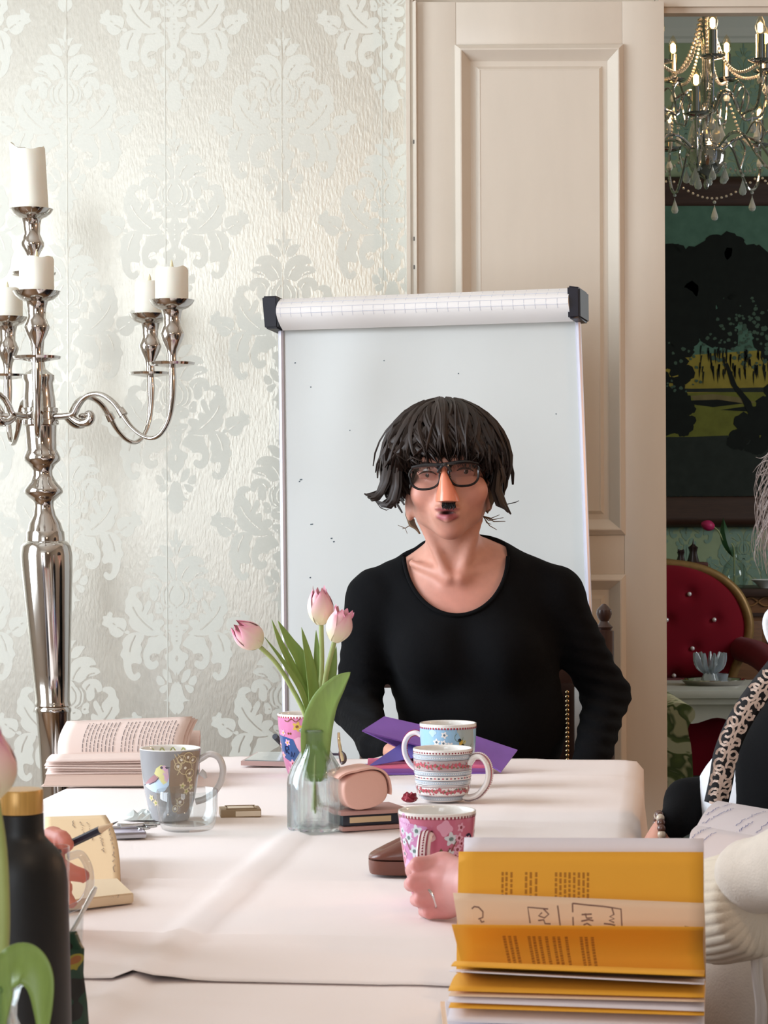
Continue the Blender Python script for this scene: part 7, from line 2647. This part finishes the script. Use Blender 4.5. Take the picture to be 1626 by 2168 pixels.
# ---------------------------------------------------------------- helpers for the guests at the sides
def simple_head(B, c, yaw, tilt=0.0):
    """Head prims around c, facing direction yaw (radians from -y towards +x)."""
    R = Matrix.Rotation(yaw, 4, 'Z') @ Matrix.Rotation(tilt, 4, 'X')
    def L(x, y, z): return np.array(Vector(c) + R @ Vector((x, y, z)))
    B.ell(L(0, .02, .03), (.077, .094, .098), .02, R)
    B.ell(L(0, -.03, -.03), (.067, .072, .084), .03, R)
    B.ell(L(0, -.075, -.1), (.026, .022, .02), .03, R)
    B.cap(L(0, -.10, .015), L(0, -.122, -.03), .008, .012, .010)
    for s in (-1, 1):
        B.cut(L(s * .033, -.108, .012), (.019, .014, .011), .008, R)
        B.ell(L(s * .078, .01, -.01), (.01, .018, .03), .01, R)
        B.ell(L(s * .033, -.086, .012), (.0125, .0125, .0125), .003, R)
    B.ell(L(0, -.098, -.062), (.022, .010, .006), .006, R); B.ell(L(0, -.096, -.074), (.020, .010, .007), .006, R)
    B.cap(L(0, .02, -.09), L(0, .05, -.2), .054, .06, .03)
    return L


# ---- guest at the right in a dark cardigan with a leopard border
gx, gy = .66, 3.22
guest = thing('person', 'guest at the right edge in a black cardigan with leopard border, grey hair, writing', 'person', (gx + .05, gy, 0))
HC = Vector((.700, 3.24, 1.285))


def guest_torso(B, off):
    B.cap((gx - .02, gy, .56), (gx - .045, gy, .76), .150 + off, .150 + off, .05)
    B.ell((gx + .035, gy, .95), (.125 + off, .175 + off, .16 + off), .07)
    B.cap((gx + .06, gy - .150, 1.02), (gx + .06, gy + .150, 1.02), .056 + off, .056 + off, .05)
    B.cap((gx + .06, gy, 1.02), (gx + .085, gy, 1.085), .085 + off, .068 + off, .04)


B = Body()
simple_head(B, HC, -math.pi / 2, .18)
guest_torso(B, -.014)
wr1, wr2 = at(1490, 1805, 3.04), at(1405, 1758, 3.18)
kn = [wr1 + Vector((-.045 - .004 * i, -.03 + .014 * i, -.012)) for i in range(4)]
B.cap((.84, 3.0, .82), wr1, .036, .026, .02)
hand(B, wr1, kn, [[k_ + Vector((-.030, .0, -.012)), k_ + Vector((-.044, .0, -.022)), k_ + Vector((-.048, .002, -.03))] for k_ in kn], [.009] * 4, [wr1 + Vector((-.03, -.035, -.018)), wr1 + Vector((-.05, -.045, -.022))], .004, .014)
kn3 = [wr2 + Vector((-.026 - .003 * i, -.030 + .014 * i, -.040)) for i in range(4)]
hand(B, wr2, kn3, [[k_ + Vector((-.012, -.004, -.016)), k_ + Vector((-.016, -.014, -.026))] for k_ in kn3], [.009] * 4, [wr2 + Vector((-.016, -.035, -.022)), wr2 + Vector((-.025, -.045, -.036))], .004, .013)
v, f = B.mesh(.0065)
body_obj('body', (v, f), M_skin, guest, skin_colors(v, []))
B = Body()     # white undershirt
B.cap((gx - .03, gy + .01, .60), (gx - .065, gy + .01, .76), .142, .142, .05)
B.ell((gx - .06, gy + .02, .78), (.155, .125, .10), .05)
B.ell((gx + .03, gy, .95), (.120, .150, .15), .05)
B.ell((gx + .03, gy, 1.08), (.075, .08, .05), .03)
v, f = B.mesh(.009)
body_obj('undershirt', (v, f), mat('white_lace_knit', (222, 222, 226), .85, bump=.4, bscale=220), guest)
B = Body()     # cardigan, open at the front
guest_torso(B, .018)
B.cut((.425, gy + .03, .80), (.075, .155, .12), .02)
B.cap((gx + .08, gy - .16, 1.0), (.86, gy - .22, .84), .060, .050, .03); B.cap((.86, gy - .22, .84), wr1 + Vector((.03, .0, .004)), .050, .034, .03)
B.cap((gx + .06, gy + .17, 1.0), (.70, gy + .20, .84), .062, .050, .03); B.cap((.70, gy + .20, .84), at(1560, 1672, 3.30), .050, .044, .03)
B.cap(at(1580, 1668, 3.30), at(1460, 1705, 3.24), .042, .034, .02); B.cap(at(1460, 1705, 3.24), wr2 + Vector((.012, 0, .006)), .034, .025, .02)
B.cap((gx + .04, gy - .02, .62), (gx + .04, gy, .5), .17, .19, .05)
v, f = B.mesh(.0075, disp=lambda x, y, z: .003 * np.sin(60 * x + 45 * z) * np.clip((.9 - z) * 6, 0, 1))
body_obj('cardigan', (v, f), M_knit, guest)
CV = v
# leopard border on the near front edge of the cardigan
M_band = mat('border_black', (26, 24, 26), .85); M_spot = mat('leopard_cream', (212, 190, 176), .85)
def on_front(px, py):
    """Nearest surface of the cardigan seen at this place, from in front."""
    q = at(px, py, 3.1)
    n_ = CV[(np.abs(CV[:, 0] - q.x) < .014) & (np.abs(CV[:, 2] - q.z) < .014)]
    y = n_[:, 1].min() if len(n_) else 3.07
    return at(px, py, min(max(y - .004, 2.98), 3.09))


edge = [on_front(*q) for q in ((1650, 1410), (1618, 1450), (1585, 1495), (1558, 1545), (1538, 1600), (1524, 1650), (1514, 1700))]
edge = [Vector((p_.x, sum(q.y for q in edge[max(0, i - 2):i + 3]) / len(edge[max(0, i - 2):i + 3]), p_.z)) for i, p_ in enumerate(edge)]
_unused = [at(1650, 1410, 3.02), at(1618, 1450, 3.02), at(1585, 1495, 3.02), at(1558, 1545, 3.02), at(1538, 1600, 3.02), at(1524, 1650, 3.02), at(1514, 1700, 3.03)]
EP = catmull(edge, 8, False)


def BandS(u, v):
    i = u * (len(EP) - 1); k = min(int(i), len(EP) - 2); p_ = EP[k].lerp(EP[k + 1], i - k)
    t = (EP[k + 1] - EP[k]).normalized()
    s = t.cross(Vector((0, -1, 0))).normalized()
    return p_ + s * (.033 * (v - .5)) + Vector((0, -.010 * (1 - (2 * v - 1) ** 2), 0))


obj('border_band', thick_grid(BandS if surf_normal(BandS, .5, .5).y < 0 else (lambda u, v: BandS(u, 1 - v)), 40, 6, .008), M_band, guest, world=True, angle=180)
sp = MB(); rg = random.Random(31)
n_s = facing_flip(BandS)
for k in range(20):
    for row in range(2):
        u = (k + .5 + rg.uniform(-.2, .2)) / 20; vv_ = .28 + .44 * row + rg.uniform(-.06, .06)
        a0 = rg.uniform(0, 6.28); r1 = rg.uniform(.0050, .0072)
        pts = []
        m_ = 9
        for i in range(m_):
            t = a0 + 4.9 * i / (m_ - 1)
            pts.append((min(.995, max(.005, u + r1 * 1.25 * math.cos(t) / .20)), min(.97, max(.03, vv_ + r1 * math.sin(t) / .033))))
        sp.add(ribbon([Vector(BandS(*q)) + Vector((0, -.0012, 0)) for q in pts], .0034, Vector((0, -1, 0))))
so = sp.build('leopard_spots', M_spot, guest, world=True, smooth=False); so['kind'] = 'stuff'
# beads of the bracelet
br_c = wr2.lerp(wr1, .3) + Vector((-.012, 0, -.004))
br_c = wr2 + Vector((-.006, 0, -.002))
brc = obj('bracelet_cord', tube([br_c + Vector((.004 * math.sin(t * .35) * 0, .027 * math.cos(t * .349), .024 * math.sin(t * .349))) for t in range(18)], .0012, 6, closed=True), mat('dark_cord', (40, 30, 28), .7), guest, world=True)
for k in range(18):
    t = 2 * math.pi * k / 18
    obj('bead', sphere(br_c + Vector((0, .027 * math.cos(t), .024 * math.sin(t))), .0062, 10, 7), mat('brown_bead', (92, 62, 52), .25, coat=.4) if k % 3 else mat('pale_bead', (196, 180, 160), .25, coat=.4), brc, world=True)
# trousers
B = Body()
for s in (-1, 1):
    B.cap((gx + .06, gy + s * .10, .53), (gx - .28, gy + s * .11, .52), .085, .062, .05); B.cap((gx - .28, gy + s * .11, .52), (gx - .27, gy + s * .11, .09), .058, .036, .03)
B.ell((gx + .06, gy, .52), (.14, .18, .12), .05)
v, f = B.mesh(.012); body_obj('trousers', (v, f), M_trou, guest)
for s in (-1, 1): obj('shoe', sphere((gx - .33, gy + s * .11, .045), (.13, .042, .045)), M_shoe, guest, world=True)
# grey hair with loose strands
M_grey = mat('grey_hair', (176, 166, 164), .45, noise=.2, nscale=90)
gh_ = MB(); WC0, WR0 = WC, WR
WC, WR = HC + Vector((.02, 0, .025)), Vector((.105, .10, .11))
rg = random.Random(77)
for i in range(230):
    az = rg.uniform(-180, 180); e0 = rg.uniform(25, 88)
    if -128 < az < -52 and rg.random() < .8: hem = rg.uniform(20, 30)
    else: hem = rg.uniform(-60, -20)
    path = [on_wig(az + 6 * math.sin(4 * t / 8 + i), e0 + (hem - e0) * t / 8, rg.uniform(.97, 1.03) + .10 * max(0, t / 8 - .6)) for t in range(9)]
    lock(gh_, path, rg.uniform(.008, .016), .003)
for k in range(70):
    x0, y0 = 1660 + rg.uniform(-15, 10), 940 + rg.uniform(-20, 150)
    d = 3.12 + rg.uniform(-.05, .05)
    x1 = 1588 + 40 * rg.random() ** .6; y1 = min(1215, y0 + rg.uniform(70, 170))
    pts = catmull([at(x0, y0, d), at(x0 - (x0 - x1) * .55, y0 + (y1 - y0) * .25, d), at(x1, y0 + (y1 - y0) * .65, d), at(x1 + rg.uniform(-4, 14), y1, d)], 4, False)
    lock(gh_, pts, rg.uniform(.0006, .0014), .0006)
for p4 in ([(1650, 975), (1622, 976), (1606, 985), (1594, 1000)], [(1650, 950), (1626, 962), (1612, 970), (1600, 968)], [(1650, 1000), (1622, 1002), (1608, 1006), (1601, 1005)], [(1650, 985), (1630, 990), (1612, 1000), (1604, 1012)]):
    lock(gh_, catmull([at(x, y, 3.12) for x, y in p4], 4, False), .0014, .0007)
gh_.build('hair', M_grey, guest, world=True, angle=70)
# white collar of the undershirt at the edge of the picture
obj('collar', tube([at(1660, 1290, 3.06), at(1636, 1300, 3.05), at(1628, 1320, 3.05), at(1636, 1350, 3.05), at(1660, 1390, 3.05)], [.007, .009, .009, .009, .008], 10, sm=3), mat('white_lace_knit', (0, 0, 0)), guest, world=True)
WC, WR = WC0, WR0

# ---- guest in the cream sweater whose ringed hand holds the near pink mug
hx_, hy_ = .62, 2.12
hostp = thing('person', 'guest in a cream sweater at the lower right whose ringed hand holds the pink mug', 'person', (hx_, hy_, 0))
HW = at(1075, 1878, 2.44)
MH = Vector((MUGN.x, MUGN.y, MUGN.z))
hY = 2.497
kn = [at(936, 1826, hY + .012), at(924, 1861, hY - .003), at(928, 1896, hY - .003), at(942, 1924, hY + .004)]
pip = [at(884, 1831, hY + .006), at(877, 1868, hY - .004), at(892, 1904, hY - .004), at(910, 1932, hY + .004)]
dip = [at(873, 1843, hY + .034), at(870, 1872, hY + .028), at(882, 1905, hY + .027), at(898, 1929, hY + .028)]
tipf = [at(892, 1846, hY + .050), at(890, 1874, hY + .046), at(897, 1908, hY + .044), at(910, 1929, hY + .042)]
HB = Body()
hand(HB, HW + Vector((-.012, 0, 0)), kn, [[a, b_, c] for a, b_, c in zip(pip, dip, tipf)], [.0098, .0098, .0092, .0082], [at(985, 1836, hY + .030), at(950, 1838, hY + .050), at(925, 1842, hY + .062)], .0010, .0195, .54)
for a_, r_ in zip(kn, (.0125, .013, .012, .0105)): HB.ell(np.array(a_) + np.array([.004, -.003, 0]), r_ * .80, .005)
HB.cap(HW + Vector((-.02, 0, 0)), (.325, 2.355, .792), .024, .026, .02)
hv, hf = HB.mesh(.0023)
B = Body()
B.cap((.315, 2.36, .792), (.371, 2.26, .838), .024, .027, .01); B.cap((.371, 2.26, .838), (.45, 2.14, .89), .027, .033, .02)
B.cap((.45, 2.14, .89), (.62, 2.25, 1.0), .034, .042, .02)
simple_head(B, (hx_ + .02, hy_, 1.30), -math.pi / 2, .1)
B.ell((hx_ + .02, hy_, .90), (.12, .16, .16), .05)
v, f = B.mesh(.006)
f = np.concatenate([f, hf + len(v)]); v = np.concatenate([v, hv])
SKsave = SK.copy()
SK[:] = np.array(lin((204, 146, 140)))
kspots = [(np.array(a_) + np.array([.0, -.008, 0]), .012, np.array(lin((206, 118, 112))), .5) for a_ in kn + pip]
body_obj('body', (v, f), M_skin, hostp, skin_colors(v, kspots))
SK[:] = SKsave
rc_ = kn[2].lerp(pip[2], .46)
ax_ = ((pip[2] - kn[2]).normalized() + Vector((0, -.35, -.25))).normalized()
ra = ax_.orthogonal().normalized(); rb_ = ax_.cross(ra)
rgo = obj('ring', tube([rc_ + (ra * math.cos(t * .2618) + rb_ * math.sin(t * .2618)) * .0118 for t in range(24)], .0022, 10, closed=True, flat=1.0), mat('white_gold', (214, 206, 204), .16, 1.0), hostp, world=True)
M_sweat = mat('cream_sweater', (214, 202, 188), .95, noise=.04, nscale=90, bump=.35, bscale=420, sheen=.2)
B = Body()
B.cap((hx_ - .02, hy_ + .02, .50), (hx_, hy_, .80), .195, .185, .06)
B.cap((hx_ + .04, hy_, 1.0), (hx_ + .068, hy_, 1.105), .095, .078, .04)
B.ell((hx_, hy_, .93), (.155, .20, .17), .05)
B.cap((hx_ + .02, hy_ - .17, 1.03), (hx_ + .02, hy_ + .17, 1.03), .062, .062, .05)
B.cap((.425, 2.43, .685), (.56, 2.38, .72), .095, .12, .05)
cuff_r, cuff_l = at(1600, 1915, 2.27), at(1498, 1932, 2.36)
B.cap((hx_ + .02, hy_ + .17, 1.0), at(1820, 1780, 2.14), .062, .050, .03)
B.cap(at(1820, 1780, 2.14), at(1604, 1852, 2.26), .050, .036, .02)
B.ell(at(1590, 1858, 2.27), (.030, .038, .034), .02)
v, f = B.mesh(.0065, disp=lambda x, y, z: .0022 * np.sin(45 * z + 30 * x) + .0015 * np.sin(90 * z - 20 * y))
body_obj('sweater', (v, f), M_sweat, hostp)
# ribbed cuff with knitted ridges running round the wrist opening
cd = (cuff_l - cuff_r); cl = cd.length; cd.normalize()
cu = Vector((0, 0, 1)) - cd * cd.z; cu.normalize(); cw_ = cd.cross(cu)


def cuff(u, v):
    t = u
    a = 2 * math.pi * v
    rib = .0022 * (abs(math.sin(15 * a)) ** .6 - .5)
    r = .050 + .004 * math.sin(3.14 * t) - .014 * max(0, t - .9) / .1 + rib + .0012 * math.sin(a * 3 + t * 5)
    if t < .17: r *= math.sqrt(max(0, 1 - ((.17 - t) / .17) ** 2))
    return cuff_r + cd * (cl * (t * 1.24 - .18)) + (cu * math.cos(a) * 1.0 + cw_ * math.sin(a) * .9) * r


v, f = grid(cuff, 24, 180)
obj('ribbed_cuff', (v, f), mat('cream_rib_knit', (214, 200, 180), .95, bump=.3, bscale=500, sheen=.2), hostp, world=True, angle=180)
obj('cord_pull', tube([at(1604, 1926, 2.29), at(1597, 1975, 2.30), at(1599, 2060, 2.30), at(1607, 2130, 2.31), at(1604, 2200, 2.32)], .0040, 8, sm=4), mat('white_cord', (226, 218, 212), .8), hostp, world=True)
obj('cord_pull', tube([at(1611, 1926, 2.295), at(1607, 1990, 2.305), at(1609, 2080, 2.305), at(1618, 2140, 2.31), at(1612, 2210, 2.32)], .0036, 8, sm=4), mat('white_cord', (0, 0, 0)), hostp, world=True)
obj('cord_knot', sphere(at(1608, 1924, 2.285), (.0075, .005, .005), 10, 8), mat('white_cord', (0, 0, 0)), hostp, world=True)
B = Body()
for s in (-1, 1):
    B.cap((hx_ + .02, hy_ + s * .10, .52), (hx_ - .30, hy_ + s * .11, .52), .085, .062, .05); B.cap((hx_ - .30, hy_ + s * .11, .52), (hx_ - .29, hy_ + s * .11, .09), .058, .036, .03)
v, f = B.mesh(.012); body_obj('trousers', (v, f), M_trou, hostp)
for s in (-1, 1): obj('shoe', sphere((hx_ - .35, hy_ + s * .11, .045), (.13, .042, .045)), M_shoe, hostp, world=True)
hb_ = MB(); WC, WR = Vector((hx_ + .04, hy_, 1.325)), Vector((.10, .095, .105)); rg = random.Random(5)
for i in range(160):
    az = rg.uniform(-180, 180); e0 = rg.uniform(25, 88); hem = rg.uniform(15, 25) if -130 < az < -50 else rg.uniform(-50, -20)
    lock(hb_, [on_wig(az, e0 + (hem - e0) * t / 7, 1.0) for t in range(8)], .016, .003)
hb_.build('hair', M_hair2, hostp, world=True, angle=70)
WC, WR = WC0, WR0

# ---- guest at the left, only fingers in view
lx, ly = -.98, 2.50
lg = thing('person', 'guest beyond the left edge, fingers with a pencil showing behind the black bottle', 'person', (lx, ly, 0))
B = Body()
LW = at(10, 1845, 2.47)
kn = [at(72, 1790, 2.455), at(66, 1815, 2.445), at(66, 1842, 2.445), at(72, 1868, 2.45)]
js = [[at(112, 1768, 2.43), at(132, 1776, 2.405), at(143, 1790, 2.392)], [at(105, 1818, 2.40), at(126, 1832, 2.385), at(140, 1848, 2.38)],
      [at(106, 1850, 2.40), at(128, 1868, 2.385), at(140, 1880, 2.385)], [at(108, 1880, 2.41), at(136, 1898, 2.39), at(152, 1912, 2.385)]]
hand(B, LW, kn, js, [.0105, .0105, .0100, .009], [at(70, 1828, 2.39), at(130, 1842, 2.37), at(176, 1854, 2.365)], .004, .018)
B.cap(LW, (-.80, 2.50, .86), .028, .038, .02)
B.cap((-.80, 2.50, .86), (lx, ly, 1.03), .040, .05, .02)
simple_head(B, (lx + .0, ly, 1.30), math.pi / 2, .1)
B.ell((lx, ly, .9), (.12, .17, .16), .05)
v, f = B.mesh(.0048)
SK[:] = np.array(lin((208, 132, 112)))
body_obj('body', (v, f), M_skin, lg, skin_colors(v, [(np.array(at(176, 1854, 2.36)), .018, np.array(lin((206, 104, 88))), .6), (np.array(at(140, 1785, 2.395)), .02, np.array(lin((206, 104, 88))), .5)]))
SK[:] = SKsave
B = Body()
B.cap((lx - .04, ly, 1.0), (lx - .05, ly, 1.105), .095, .078, .04); B.cap((lx, ly, .5), (lx, ly, .80), .17, .165, .06); B.ell((lx, ly, .93), (.14, .19, .16), .05)
B.cap((lx, ly - .16, 1.03), (lx, ly + .16, 1.03), .06, .06, .05)
B.cap((lx + .01, ly - .19, 1.0), (-.86, ly - .05, .87), .058, .05, .03); B.cap((-.86, ly - .05, .87), (-.56, 2.475, .83), .05, .038, .03)
v, f = B.mesh(.010); body_obj('jumper', (v, f), mat('grey_jumper', (120, 116, 122), .9, sheen=.2), lg)
B = Body()
for s in (-1, 1):
    B.cap((lx - .02, ly + s * .10, .52), (lx + .30, ly + s * .11, .52), .085, .062, .05); B.cap((lx + .30, ly + s * .11, .52), (lx + .29, ly + s * .11, .09), .058, .036, .03)
v, f = B.mesh(.012); body_obj('trousers', (v, f), M_trou, lg)
for s in (-1, 1): obj('shoe', sphere((lx + .35, ly + s * .11, .045), (.13, .042, .045)), M_shoe, lg, world=True)
hb_ = MB(); WC, WR = Vector((lx - .02, ly, 1.325)), Vector((.10, .095, .105)); rg = random.Random(6)
for i in range(140):
    az = rg.uniform(-180, 180); e0 = rg.uniform(25, 88); hem = rg.uniform(15, 25) if 50 < az < 130 else rg.uniform(-50, -20)
    lock(hb_, [on_wig(az, e0 + (hem - e0) * t / 7, 1.0) for t in range(8)], .016, .003)
hb_.build('hair', M_hair, lg, world=True, angle=70)
